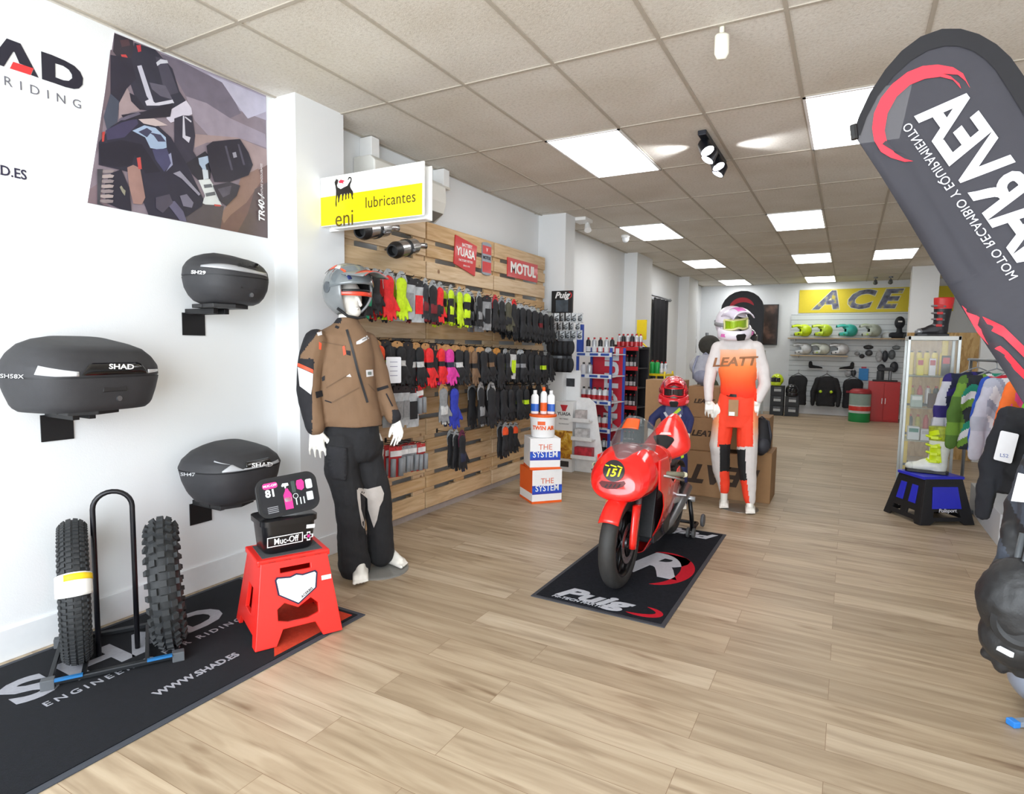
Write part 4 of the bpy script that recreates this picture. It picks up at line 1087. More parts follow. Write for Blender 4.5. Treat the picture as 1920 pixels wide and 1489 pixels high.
# ------------------------------------------------------------------ boxes, tub and bottles
OR = M('f0641e', .5, var=.03); SYSW = M('f4f4f4', .5, var=.02)
def blue_grad():
    m = bpy.data.materials.new('blue_print'); m.use_nodes = True; nt = m.node_tree
    tc = nt.nodes.new('ShaderNodeTexCoord'); sp_ = nt.nodes.new('ShaderNodeSeparateXYZ'); nt.links.new(tc.outputs['Object'], sp_.inputs[0])
    mr = nt.nodes.new('ShaderNodeMapRange'); mr.inputs[1].default_value = .08; mr.inputs[2].default_value = .19; nt.links.new(sp_.outputs[2], mr.inputs[0])
    r = ramp_nodes(nt, mr.outputs[0], [(0, '3a2a9c'), (.5, '1f5fd0'), (1, '3a2f9a')]); nt.links.new(r.outputs[0], nt.nodes['Principled BSDF'].inputs['Base Color'])
    return m
BG = blue_grad()
def sys_box(label, loc, rz, w, d, h, orange_side):
    t = thing('carton_box', label, 'box', loc, rz)
    MB().box((0, 0, h / 2), (w, d, h)).build('carton', SYSW, t, bevel=.003)
    mb = MB(); Tf = FRONT((0, -d / 2, 0)); e = .0012
    mb.poly([(-w / 2, .09), (w / 2, .09), (w / 2, .175), (-w / 2, .175)], 0, e, (), None, Tf); mb.build('blue_band', BG, t)
    mb = MB(); mb.poly([(-w / 2, 0), (w / 2, 0), (w / 2, .022), (-w / 2, .022)], 0, e, (), None, Tf)
    Ts = basis((-w / 2, 0, 0), (0, -1, 0), (0, 0, 1))
    mb.poly([(-d / 2, 0), (d / 2, 0), (d / 2, .022), (-d / 2, .022)], 0, e, (), None, Ts)
    if orange_side: mb.poly([(-d / 2, .10), (d / 2, .10), (d / 2, h), (-d / 2, h)], 0, e, (), None, Ts)
    mb.build('orange_print', OR, t)
    if orange_side: MB().poly([(-w / 2, -d / 2), (w / 2, -d / 2), (w / 2, d / 2), (-w / 2, d / 2)], h, h + .001, (), None).build('orange_top', OR, t)
    text('THE', .075, M('e07a5a', .5, var=0), Tf @ Matrix.Translation((0, .215, .002)), t)
    text('SYSTEM', .085, M('f6f6f8', .5, var=0), Tf @ Matrix.Translation((0, .145, .0025)), t, bold=.01, xs=.86)
    return t
sys_box('orange-sided white carton reading THE SYSTEM standing on the floor', (-2.595, 5.285, 0), R(49), .31, .33, .325, True)
sys_box('white carton reading THE SYSTEM stacked on the orange carton', (-2.58, 5.27, .328), R(40), .30, .28, .30, False)
tb = thing('plastic_tub', 'white round plastic tub with orange lid on top of the cartons', 'tub', (-2.57, 5.26, .63), R(30))
MB().lathe([(.105, 0), (.112, .004), (.125, .185), (.13, .188), (.13, .20), (.127, .2)], n=36).build('tub', SYSW, tb, auto=40)
MB().lathe([(.132, .198), (.134, .203), (.134, .218), (.12, .222), (.118, .218), (.0, .218)], n=36).build('lid', OR, tb, auto=40)
def curved_text(body, size, mat, r, z, parent, ang=0, **k):
    o = text(body, size, mat, Matrix.Identity(4), parent, **k)
    for v in o.data.vertices:
        x, y, zz = v.co; a = ang - PI / 2 + x / r
        v.co = ((r + .0008 + zz) * math.cos(a), (r + .0008 + zz) * math.sin(a), z + y)
    return o
curved_text('TWIN AIR', .052, OR, .121, .095, tb, bold=.04)
mb = MB(); rg = []
for z in (.125, .16): rg.append([(.1225 * math.cos(R(a)), .1225 * math.sin(R(a)), z) for a in range(-118, -78, 5)])
mb.loft(rg, None, False, False); mb.build('oval_logo', OR, tb, solid=.002)
def bottle(label, loc, r, h, capm, bodym, group, band=None, spray=False, n=20, flat=1.0, name='bottle', cat='bottle', cap_h=.03):
    t = thing(name, label, cat, loc, group=group)
    mb = MB(Matrix.Diagonal((1, flat, 1, 1)))
    mb.lathe([(r * .92, 0), (r, .006), (r, h * .8), (r * .75, h * .88), (r * .4, h * .92), (r * .4, h * .95)], n=n).build('body', bodym, t, auto=40)
    MB().lathe([(r * .45, h * .93), (r * .48, h * .94), (r * .45, h * .94 + cap_h)], n=12).build('cap', capm, t, auto=40)
    if band: MB(Matrix.Diagonal((1, flat, 1, 1))).lathe([(r + .0006, h * .12), (r + .0014, h * .13), (r + .0014, h * .45), (r + .0006, h * .46)], n=n).build('label_band', band, t)
    return t
BLU = M('2c66c8', .4, var=.05)
bottle('white bottle with blue label on the tub, left of the orange-capped one', (-2.64, 5.22, .853), .04, .21, SYSW, SYSW, 'bottles on the tub', BLU, flat=.6)
bottle('tall bottle with orange cap and base in the middle of the tub', (-2.56, 5.25, .853), .032, .24, OR, SYSW, 'bottles on the tub', OR, cap_h=.035)
bottle('white bottle with blue label on the tub, right of the orange-capped one', (-2.50, 5.29, .853), .038, .21, SYSW, SYSW, 'bottles on the tub', BLU, flat=.6)
# ================================================================== FIGURES
def proj(p):
    d = Vector(p) - Vector((0, 0, CAMH)); z = d.dot(_f)
    return (960 + FPX * d.dot(_r) / z, 744.5 - FPX * d.dot(_u) / z)
class Plane:
    """upright plane through a standing place, square to the line of sight; d moves towards the viewer"""
    def __init__(s, x, y):
        s.c = Vector((x, y, 0)); s.n = Vector((x, y, 0)).normalized(); s.side = Vector((s.n.y, -s.n.x, 0))
    def __call__(s, px, py, d=0.0):
        r = ray(px, py); c = s.c - s.n * d; o = Vector((0, 0, CAMH))
        t = c.dot(s.n) / r.dot(s.n); return o + r * t
    def ring(s, py, L, Rr, dep, d=0.0, n=28, ex=2.3):
        a = s(L, py, d); b = s(Rr, py, d); c = (a + b) / 2; hw = (b - a).length / 2
        out = []
        for i in range(n):
            cx, cy = se(2 * PI * i / n + .0001, ex)
            out.append(c + s.side * (hw * cx) - s.n * (dep * cy))
        return out
    def loft(s, mb, rows, d=0.0):
        mb.loft([s.ring(*(list(r) + [d] if len(r) == 4 else list(r))) for r in rows])
def chain(mb, pts, flat=None):
    for (p, r), (q, s_) in zip(pts, pts[1:]): mb.cap(p, q, r, s_, 14, flat=flat)
def hand(mb, wrist, down, palm_n, side, s=1.0, curl=.25):
    """down: wrist to fingertips, palm_n: out of the back of the hand, side: thumb side"""
    dn = Vector(down).normalized(); sd = (Vector(side) - dn * Vector(side).dot(dn)).normalized(); nn = dn.cross(sd).normalized()
    if nn.dot(Vector(palm_n)) < 0: nn = -nn
    def P(a, b, c): return Vector(wrist) + dn * a * s + sd * b * s + nn * c * s
    mb.cap(P(-.03, 0, 0), P(.02, 0, 0), .026 * s, .028 * s, 12)
    for b in (-.027, -.009, .009, .027): mb.cap(P(.01, b * .7, 0), P(.085, b * 1.12, 0), .0155 * s, .0135 * s, 10)
    for i, (b, l, w) in enumerate(((.031, .068, .0098), (.0105, .078, .0102), (-.0105, .072, .0098), (-.031, .056, .0088))):
        c0 = P(.085, b * 1.12, 0); c1 = P(.085 + l * .48, b * 1.3, -.012 * curl * 4); c2 = P(.085 + l * .95, b * 1.33, -.034 * curl * 4)
        mb.cap(c0, c1, w * s, w * .92 * s, 9); mb.cap(c1, c2, w * .92 * s, w * .72 * s, 9)
    mb.cap(P(.02, .024, 0), P(.055, .052, -.012), .0145 * s, .0125 * s, 9); mb.cap(P(.055, .052, -.012), P(.095, .062, -.026), .0125 * s, .0095 * s, 9)
def foot(mb, heel, fwd, s=1.0, h=.07):
    f = Vector(fwd).normalized(); sd = Vector((f.y, -f.x, 0))
    def P(a, b, c): return Vector(heel) + f * a * s + sd * b * s + Vector((0, 0, c * s))
    mb.cap(P(0, 0, .035), P(.06, 0, .04), .034 * s, .036 * s, 12)
    mb.cap(P(.0, 0, .12), P(.01, 0, .05), .034 * s, .036 * s, 12)
    mb.cap(P(.03, 0, .08), P(.17, .0, .03), .033 * s, .024 * s, 12); mb.cap(P(.05, .015, .03), P(.17, .022, .022), .03 * s, .022 * s, 12); mb.cap(P(.05, -.015, .03), P(.165, -.022, .022), .03 * s, .022 * s, 12)
    for i, (b, l, r) in enumerate(((.030, .040, .0135), (.010, .036, .010), (-.006, .030, .0095), (-.021, .024, .009), (-.035, .016, .0085))):
        mb.cap(P(.165, b, .016), P(.175 + l, b * 1.08, .012), r * s, r * .85 * s, 8)
from mathutils.bvhtree import BVHTree
def bvh(objs):
    vs = []; fs = []
    dg = bpy.context.evaluated_depsgraph_get()
    for o in objs:
        me = o.evaluated_get(dg).to_mesh(); mw = o.matrix_world; k = len(vs)
        vs += [mw @ v.co for v in me.vertices]; fs += [[k + i for i in p.vertices] for p in me.polygons]
    return BVHTree.FromPolygons(vs, fs)
def decal(tree, pts, mat, name, parent, loc, off=.003, holes=(), step=6.0, label=None, th=0.0):
    """an outline laid onto a curved surface as a thin sheet following it"""
    tb = bmesh.new(); edges = []
    for loop in [pts] + list(holes):
        q = []
        for a, b in zip(loop, loop[1:] + loop[:1]):
            n = max(1, int(math.hypot(b[0] - a[0], b[1] - a[1]) / step))
            q += [(a[0] + (b[0] - a[0]) * i / n, a[1] + (b[1] - a[1]) * i / n) for i in range(n)]
        vs = [tb.verts.new((x, y, 0)) for x, y in q]
        edges += [tb.edges.new((vs[i], vs[(i + 1) % len(vs)])) for i in range(len(vs))]
    bmesh.ops.triangle_fill(tb, edges=edges, use_beauty=True)
    for _ in range(3):
        lg = [e for e in tb.edges if e.calc_length() > step * 1.6]
        if not lg: break
        bmesh.ops.subdivide_edges(tb, edges=lg, cuts=1); bmesh.ops.triangulate(tb, faces=[f for f in tb.faces if len(f.verts) > 3])
    o0 = Vector((0, 0, CAMH)); last = None; miss = []
    for v in tb.verts:
        r = ray(v.co.x, v.co.y).normalized(); h = tree.ray_cast(o0, r)
        if h[0] is None: miss.append(v)
        else: v.co = h[0] - r * off + (h[1] if h[1].dot(r) < 0 else -h[1]) * .001
    if miss: bmesh.ops.delete(tb, geom=miss, context='VERTS')
    bmesh.ops.translate(tb, verts=tb.verts, vec=-Vector(loc))
    me = bpy.data.meshes.new(name); tb.to_mesh(me); tb.free(); me.materials.append(mat)
    for p in me.polygons: p.use_smooth = True
    o = link(name, me, parent)
    if label: o['label'] = label
    if th:
        md = o.modifiers.new('s', 'SOLIDIFY'); md.thickness = th; md.offset = 0
    return o
def decal_text(tree, body, cx, cy, size, ang, mat, parent, loc, off=.005, bold=.02, xs=1.0, shear=0.0, name='lettering'):
    o = text(body, size, mat, Matrix.Identity(4), parent, name=name, bold=bold, shear=shear, xs=xs, ext=0)
    o0 = Vector((0, 0, CAMH)); ca, sa = math.cos(R(ang)), math.sin(R(ang)); bad = 0
    tb = bmesh.new(); tb.from_mesh(o.data); bmesh.ops.remove_doubles(tb, verts=tb.verts, dist=1e-4)
    for _ in range(2):
        lg = [e for e in tb.edges if e.calc_length() > size * .16]
        if lg: bmesh.ops.subdivide_edges(tb, edges=lg, cuts=1); bmesh.ops.triangulate(tb, faces=[f for f in tb.faces if len(f.verts) > 3])
    tb.to_mesh(o.data); tb.free()
    for v in o.data.vertices:
        x, y = v.co.x, -v.co.y; r = ray(cx + x * ca - y * sa, cy + x * sa + y * ca).normalized(); h = tree.ray_cast(o0, r)
        if h[0] is None: v.co = (at(cx, cy, 2, 0) if False else Vector(loc)) - Vector(loc); bad += 1
        else: v.co = h[0] - r * off - Vector(loc)
    if bad: bpy.data.objects.remove(o); return None
    return o
MANQ = M('f0eee6', .32, var=.01, coat=.15)

# ------------------------------------------------------------------ helmets
def shell_grid(mb, rx, ry, rz, A=62, el0=22, soft=10, lo=-58, e=0.0, back_drop=0.0):
    def f(u, v):
        el = lo + (90 - lo) * v * .999
        k = min(1, max(0, (el0 + soft - el) / (2 * soft))); k = k * k * (3 - 2 * k)
        a0 = A * k; az = a0 + (360 - 2 * a0) * u
        bk = .5 - .5 * math.cos(R(az))
        c = math.cos(R(el)) ** .9
        if el < -20: c *= 1 - .12 * (-20 - el) / 38
        return ((rx + e) * c * math.sin(R(az)), -(ry + e) * c * math.cos(R(az)) * (1 + .06 * bk), (rz + e) * math.sin(R(el)) - (back_drop * bk if el < 0 else 0))
    mb.grid(f, 48, 26)
    return f
def mx_helmet(t, shell_m, peak_m, accent_m, lens_m, frame_m=None, s=1.0, goggles=True, detail=True, strap_m=None):
    """off-road helmet looking along -y, centre of the head at the origin"""
    S_ = Matrix.Diagonal((s, s, s, 1))
    mb = MB(S_); shell_grid(mb, .125, .150, .140, 58, 24); mb.build('shell', shell_m, t, smooth=True, solid=.012 * s)
    mb = MB(S_); mb.grid(lambda u, v: (.112 * math.cos(R(-52 + 100 * v)) * math.sin(R(60 + 240 * u)), -.134 * math.cos(R(-52 + 100 * v)) * math.cos(R(60 + 240 * u)), .126 * math.sin(R(-52 + 100 * v))), 20, 10); mb.build('padding', BLACKM, t, smooth=True)
    # chin guard
    mb = MB(S_); rings = []
    for i in range(17):
        a = R(-98 + 196 * i / 16); fr = math.cos(a) if abs(a) < R(90) else 0
        x = .128 * math.sin(a); y = -.055 - .135 * max(0, math.cos(a)) ** 1.15; zc = -.066 - .012 * max(0, fr)
        hh = .050 - .010 * fr; tt = .018
        nx, ny = math.sin(a), -math.cos(a)
        rings.append([(x + nx * tt * math.cos(q), y + ny * tt * math.cos(q), zc + hh * math.sin(q)) for q in [2 * PI * j / 10 for j in range(10)]])
    mb.loft(rings); mb.build('chin_guard', shell_m, t, smooth=True)
    if detail:
        mb = MB(S_); mb.poly([(-.03, -.03), (.03, -.03), (.042, .012), (.03, .026), (-.03, .026), (-.042, .012)], 0, .012, (), None, basis((0, -.196, -.088), (1, 0, 0), (0, -.15, 1))); mb.build('mouth_vent', BLACK, t, bevel=.003)
        for sg_ in (-1, 1):
            mb = MB(S_); mb.poly([(-.05, -.012), (.04, -.02), (.055, .008), (-.045, .014)], 0, .006, (), None, basis((sg_ * .1, -.148, -.075), (.55, .5 * sg_, 0) if sg_ > 0 else (.55, -.5, 0), (0, 0, 1))); mb.build('side_vent', accent_m, t, bevel=.002)
    # peak
    def pk(u, v):
        x = (-1 + 2 * u); y = -.045 - .215 * v; w = .108 - .022 * v
        return (x * w, y, .128 - .002 * v + .018 * math.sin(PI * min(1, v * 1.1)) - .034 * x * x - .022 * abs(x) ** 6)
    mb = MB(S_); mb.grid(pk, 14, 12); mb.build('peak', peak_m, t, smooth=True, solid=.007 * s)
    mb = MB(S_); mb.grid(lambda u, v: (lambda q: (q[0], q[1], q[2] + .0055))(pk(.3 + .4 * u, .15 + .7 * v)), 6, 8); mb.build('peak_stripe', accent_m, t, smooth=True, solid=.001)
    if goggles:
        fm_ = frame_m or accent_m
        def gp(az, el, e): return (.122 * math.sin(R(az)) * (1 + e), -(.138 + .02) * math.cos(R(az)) * (1 + e) + .015, .005 + .125 * math.sin(R(el)))
        mb = MB(S_); mb.grid(lambda u, v: gp(-47 + 94 * u, (-17 + 36 * v) * (1 - .0 * u) + (6 * math.exp(-((u - .5) / .12) ** 2) * (1 - v)), 0), 20, 6); mb.build('goggle_lens', lens_m, t, smooth=True, solid=.003)
        lp = [gp(-50 + 100 * i / 12, 20, .03) for i in range(13)] + [gp(50, 20 - 38 * i / 4, .03) for i in range(1, 4)] + [gp(50 - 100 * i / 12, -18 + 7 * math.exp(-((i - 6) / 1.6) ** 2), .03) for i in range(13)] + [gp(-50, -18 + 38 * i / 4, .03) for i in range(1, 4)]
        MB(S_).tube(lp, .009, 8, closed=True).build('goggle_frame', fm_, t, smooth=True)
        mb = MB(S_); mb.grid(lambda u, v: (.1275 * math.sin(R(52 + 256 * u)) * 1.07, -.152 * math.cos(R(52 + 256 * u)) * 1.1 + .004, -.012 + .034 * v), 30, 2); mb.build('goggle_strap', strap_m or BLACK, t, smooth=True, solid=.003)

# ================================================================== MANNEQUIN IN A BROWN TOURING SUIT
LA = (-2.68, 3.02, 0); A = Plane(-2.68, 3.02)
ma = thing('mannequin', 'white mannequin in a brown touring jacket and black trousers beside the pillar', 'mannequin', LA)
invA = Matrix.Translation(-Vector(LA))
body = MB(invA)
A.loft(body, [(612, 636, 664, .06), (640, 600, 690, .09), (700, 602, 692, .105), (760, 612, 700, .095), (810, 612, 706, .11), (840, 615, 704, .11)])
chain(body, [(A(650, 630), .055), (A(650, 585), .05)])
body.ell(A(654, 560, .02), (.075, .09, .12)); body.ell(A(664, 584, .05), (.042, .045, .04)); body.cap(A(671, 556, .08), A(676, 572, .095), .008, .013, 8); body.ell(A(668, 579, .085), (.022, .012, .007))
shR, elR, wrR = A(588, 645, .10), A(580, 735, .10), A(592, 808, .12)
shL, elL, wrL = A(690, 650, -.10), A(716, 728, -.08), A(742, 786, -.02)
chain(body, [(shR, .055), (elR, .042), (wrR, .03)]); chain(body, [(shL, .055), (elL, .042), (wrL, .028)])
ax_ = A.side; tw = -A.n
hand(body, A(592, 806, .12), A(595, 850, .13) - A(592, 806, .12), tw, ax_, 1.12, .2)
hand(body, A(743, 789, -.02), A(749, 822, .0) - A(743, 789, -.02), ax_ * .8 + tw * .5, -tw * .6 + ax_ * -.6, 1.0, .35)
hpR, knR, anR = A(640, 835, .06), A(652, 930, .08), A(670, 1066, .10)
hpL, knL, anL = A(690, 830, -.06), A(702, 915, -.02), A(716, 1044, -.02)
chain(body, [(hpR, .10), (knR, .065), (anR, .042)]); chain(body, [(hpL, .10), (knL, .065), (anL, .042)])
fR = at(676, 1074, 2, .0); fL = at(716, 1052, 2, 0.0)
foot(body, (fR.x, fR.y, .012), at(676, 1104, 2, 0) - fR, 1.12); foot(body, (fL.x, fL.y, .012), at(762, 1068, 2, 0) - fL, 1.12)
organic(body, 'body', MANQ, ma, .006, 5)
# jacket
SH = invA
jb = MB(SH)
A.loft(jb, [(596, 632, 671, .062), (606, 625, 674, .072), (616, 612, 682, .095), (630, 590, 694, .12), (655, 582, 700, .135), (700, 588, 702, .145), (750, 590, 708, .15), (785, 596, 716, .15), (797, 602, 716, .145)])
chain(jb, [(A(592, 642, .09), .082), (A(581, 690, .10), .080), (A(579, 735, .11), .076), (A(592, 800, .12), .060)])
chain(jb, [(A(686, 645, -.07), .080), (A(703, 690, -.07), .074), (A(717, 735, -.07), .068), (A(737, 780, -.02), .054)])
BRN = M('7d6148', .8, var=.08, scale=12, bump=.4, bscale=350); BRN2 = M('6b533d', .8, var=.08)
JBK = M('1e1d22', .8, var=.2, bump=.3, bscale=350); JWH = M('dcdadb', .7, var=.04, bump=.2); JOR = M('e2512e', .6, var=.05)
def jfn(c):
    px, py = proj(c + Vector(LA))
    arm = px < 590 - .02 * (py - 640) if py > 630 else px < 600
    if px < 563 + max(0, (612 + 55 - py)) * .75 and py < 690 and px < 606: return 1
    if py < 606 and px < 640: return 1
    if px < 589 and py >= 672:
        edge = 684 + (px - 560) * .35
        if py < edge: return 1
        if px > 585: return 0
        return 1
    if py > 768 and px > 735: return 1
    return 0
jk = organic(jb, 'jacket', BRN, ma, .0085, 4, jfn, [BRN, JBK, JWH, JOR], disp=.022, dscale=.16)
# trousers
tr_ = MB(SH)
A.loft(tr_, [(785, 606, 706, .12), (810, 606, 712, .13), (835, 608, 714, .135), (850, 612, 714, .13), (862, 625, 705, .11)])
chain(tr_, [(A(641, 835, .05), .115), (A(640, 880, .07), .108), (A(655, 935, .09), .098), (A(659, 1000, .09), .092), (A(665, 1062, .08), .104)])
chain(tr_, [(A(686, 835, -.05), .110), (A(692, 880, -.03), .102), (A(706, 925, -.01), .096), (A(711, 980, -.03), .086), (A(715, 1036, -.04), .094)])
TRB = M('1b1b1e', .85, var=.2, bump=.4, bscale=350)
tro = organic(tr_, 'trousers', TRB, ma, .0085, 3, None, None, disp=.024, dscale=.13)
bpy.context.view_layer.update()
TJ = bvh([jk]); TT = bvh([tro])
def dj(pts, m, name='jacket_patch', **k): return decal(TJ, pts, m, name, jk, LA, **k)
def dt(pts, m, name='trouser_patch', **k): return decal(TT, pts, m, name, tro, LA, **k)
def strip(a, b, w): 
    dx, dy = b[0] - a[0], b[1] - a[1]; l = math.hypot(dx, dy); nx, ny = -dy / l * w / 2, dx / l * w / 2
    return [(a[0] + nx, a[1] + ny), (b[0] + nx, b[1] + ny), (b[0] - nx, b[1] - ny), (a[0] - nx, a[1] - ny)]
zip_ = M('2a2a2c', .4, var=.1)
dj([(558, 680), (587, 693), (587, 700), (558, 687)], JOR, 'orange_stripe', step=4); dj([(558, 688), (587, 701), (586, 722), (583, 740), (574, 733), (562, 724)], JWH, 'white_sleeve_panel', step=4)
for a, b in (((650, 618), (658, 645)), ((658, 645), (672, 700)), ((672, 700), (689, 755))): dj(strip(a, b, 4.5), zip_, 'zip', off=.005)
dj([(616, 604), (637, 613), (634, 617), (614, 609)], JBK, 'collar_tab')
dj([(668, 641), (688, 629), (692, 635), (675, 645), (668, 646)], JWH, 'chest_label'); dj(strip((679, 638), (690, 632), 2), M('8a8a8a', .5), 'label_print', off=.006)
dj([(686, 694), (699, 693), (700, 705), (687, 707)], JWH, 'price_tag', off=.006); dj(rrect(7, 6, 1, 2, 693, 700), M('7b8580', .5, var=.4, scale=300), 'tag_print', off=.009)
dj([(598, 641), (603, 644), (602, 656), (598, 655)], JOR, 'zip_pull'); dj([(642, 650), (646, 648), (649, 664), (644, 667)], JOR, 'zip_pull')
dj([(649, 657), (657, 658), (657, 667), (650, 665)], JBK, 'emblem'); dj([(594, 624), (603, 621), (604, 628), (596, 630)], JWH, 'shoulder_logo'); dj([(649, 706), (656, 701), (659, 707)], JWH, 'logo_triangle')
dj(strip((603, 641), (648, 649), 1.6), BRN2, 'pocket_seam'); dj(strip((612, 727), (650, 704), 1.8), BRN2, 'pocket_seam'); dj(strip((622, 755), (673, 727), 2.2), BRN2, 'pocket_seam'); dj(strip((609, 751), (622, 755), 2.2), JBK, 'pocket_seam')
dj(strip((690, 720), (704, 735), 2), BRN2, 'pocket_seam'); dj([(591, 735), (604, 732), (606, 743), (593, 747)], JBK, 'waist_strap'); dj([(706, 728), (727, 722), (729, 727), (708, 734)], JBK, 'sleeve_strap'); dj(strip((724, 738), (736, 762), 2.6), JBK, 'sleeve_zip'); dj([(603, 708), (609, 704), (609, 713), (604, 715)], JBK, 'buckle')
GRY = M('b9b2ac', .8, var=.08, bump=.4, bscale=300)
dt([(612, 844), (640, 864), (640, 869), (610, 848)], M('6d7680', .6), 'thigh_stripe')
dt([(670, 920), (672, 915), (690, 917), (714, 911), (720, 925), (718, 938), (712, 950), (707, 975), (701, 990), (697, 978), (690, 955), (689, 935)], GRY, 'knee_panel')
dt([(669, 918), (675, 921), (677, 955), (684, 980), (683, 992), (678, 985), (673, 955), (670, 935)], GRY, 'knee_panel')
dt([(612, 836), (650, 840), (652, 880), (648, 902), (624, 898), (614, 870)], M('222226', .85, var=.2, bump=.5, bscale=300), 'cargo_pocket', off=.006, th=.006)
bp2 = MB(); bp2.lathe([(.20, 0), (.20, .010), (.19, .012)], c=(0, 0, 0), n=48); o = bp2.build('base_plate', glass_mat('clear_acrylic', 'c9ccca', .35), ma)
# its helmet
hp = A(652, 545, .03)
ha = thing('motorcycle_helmet', 'grey adventure helmet with raised visor and orange stripes on the brown-jacketed mannequin', 'helmet', hp, rot=(R(-4), R(0), R(80)))
GHM = M('808486', .28, var=.03, coat=.6)
HS = Matrix.Diagonal((1.06, 1.06, 1.1, 1))
mb = MB(HS); fsh = shell_grid(mb, .130, .152, .148, 56, 20, lo=-62); mb.build('shell', GHM, ha, smooth=True, solid=.014)
mb = MB(HS); mb.grid(lambda u, v: (.114 * math.cos(R(-58 + 90 * v)) * math.sin(R(58 + 244 * u)), -.134 * math.cos(R(-58 + 90 * v)) * math.cos(R(58 + 244 * u)), .130 * math.sin(R(-58 + 90 * v))), 20, 10); mb.build('lining', BLACKM, ha, smooth=True)
mb = MB(HS); mb.grid(lambda u, v: (.140 * math.cos(R(2 + 50 * v)) * math.sin(R(-88 + 176 * u)), -.168 * math.cos(R(2 + 50 * v)) * math.cos(R(-88 + 176 * u)) - .012 * v, .150 * math.sin(R(2 + 50 * v)) + .012 * math.cos(R(-88 + 176 * u))), 26, 10); mb.build('visor', M('70777a', .08, var=.02, coat=.8), ha, smooth=True, solid=.004)
mb = MB(HS); mb.grid(lambda u, v: (.118 * (1 - .22 * v) * (2 * u - 1), -.11 - .16 * v, .100 - .03 * v - .03 * (2 * u - 1) ** 2), 12, 8); mb.build('peak', GHM, ha, smooth=True, solid=.007)
mb = MB(HS); mb.grid(lambda u, v: (.095 * (1 - .2 * v) * (2 * u - 1), -.20 - .072 * v, .0905 - .016 * v - .03 * (2 * u - 1) ** 2), 12, 3); mb.build('peak_stripe', M('e8412a', .3, coat=.4), ha, smooth=True, solid=.002)
for k, (a0, a1, col) in enumerate(((150, 162, '35407a'), (138, 149, 'f0f0f0'), (118, 136, 'f05a32'), (96, 115, 'd8d8d6'), (76, 94, 'ef5430'), (58, 72, '232428'))):
    mb = MB(HS); mb.grid(lambda u, v: (-.136 * math.sin(R(30 + 14 * v)) * 1.03, -.158 * math.cos(R(a0 + (a1 - a0) * u) ) * -1 * math.cos(R(30 + 14 * v)) * -1 * 1.03 if False else .158 * math.cos(R(180 - (a0 + (a1 - a0) * u))) * math.cos(R(24)) * -1.05, .153 * math.sin(R(a0 + (a1 - a0) * u)) * math.cos(R(30 + 14 * v)) * 1.05), 6, 3)
    mb.build('stripe', M(col, .35, coat=.4), ha, smooth=True, solid=.002)
mb = MB(HS); mb.grid(lambda u, v: (.1255 * math.sin(R(-60 + 120 * u)), -.148 * math.cos(R(-60 + 120 * u)), .0 - .035 + .030 * v - .03 * math.cos(R(-60 + 120 * u)) * .4), 20, 3); mb.build('goggle_band', M('e8452c', .3, coat=.3), ha, smooth=True, solid=.008)
mb = MB(HS); mb.grid(lambda u, v: (.128 * math.sin(R(-55 + 80 * u)), -.151 * math.cos(R(-55 + 80 * u)), -.012 - .012 + .014 * v), 20, 2); mb.build('print_band', BLACK, ha, smooth=True, solid=.006)
MB(HS).lathe([(.03, 0), (.032, .008), (.02, .014), (.0, .014)], c=(-.132, .01, .01), ax=(-1, 0, 0)).build('visor_pivot', M('5c6166', .3), ha, smooth=False, auto=40)
MB(HS).tube([(-.1, -.03, -.11), (-.06, -.07, -.155), (0, -.085, -.165), (.06, -.07, -.155), (.1, -.03, -.11)], .008, 8).build('chin_strap', BLACKM, ha, smooth=True)

# ================================================================== MANNEQUIN IN ORANGE RIDING KIT
LB = (-.83, 5.95, 0); B = Plane(-.83, 5.95)
m2 = thing('mannequin', 'white mannequin in orange and white off-road jersey and trousers before the cartons', 'mannequin', LB)
invB = Matrix.Translation(-Vector(LB))
body = MB(invB)
B.loft(body, [(622, 1368, 1394, .05), (642, 1352, 1412, .08), (680, 1352, 1412, .09), (715, 1356, 1408, .08), (745, 1350, 1416, .09), (770, 1350, 1418, .09)])
chain(body, [(B(1380, 640), .05), (B(1376, 612), .045)]); body.ell(B(1372, 600, .0), (.07, .085, .11)); body.ell(B(1378, 618, .04), (.035, .035, .03))
chain(body, [(B(1346, 655), .045), (B(1330, 712), .034), (B(1329, 750, .04), .024)]); chain(body, [(B(1420, 655), .045), (B(1433, 712), .034), (B(1421, 752, .05), .024)])
hand(body, B(1329, 751, .04), B(1331, 780, .06) - B(1329, 751, .04), -B.n, B.side, 1.0, .25)
hand(body, B(1420, 753, .05), B(1408, 785, .07) - B(1420, 753, .05), -B.n, -B.side, 1.0, .25)
chain(body, [(B(1352, 770), .08), (B(1352, 840, .03), .055), (B(1358, 915, .0), .036), (B(1357, 940, .0), .032)]); chain(body, [(B(1402, 770), .08), (B(1404, 845, .05), .055), (B(1405, 930, .08), .036), (B(1406, 952, .1), .032)])
f1 = at(1357, 945, 2, 0); f2 = at(1406, 955, 2, 0)
foot(body, (f1.x, f1.y, .004), at(1357, 975, 2, 0) - f1 + B.side * -.0, 1.0); foot(body, (f2.x, f2.y, .004), at(1408, 985, 2, 0) - f2, 1.0)
organic(body, 'body', MANQ, m2, .0055, 4)
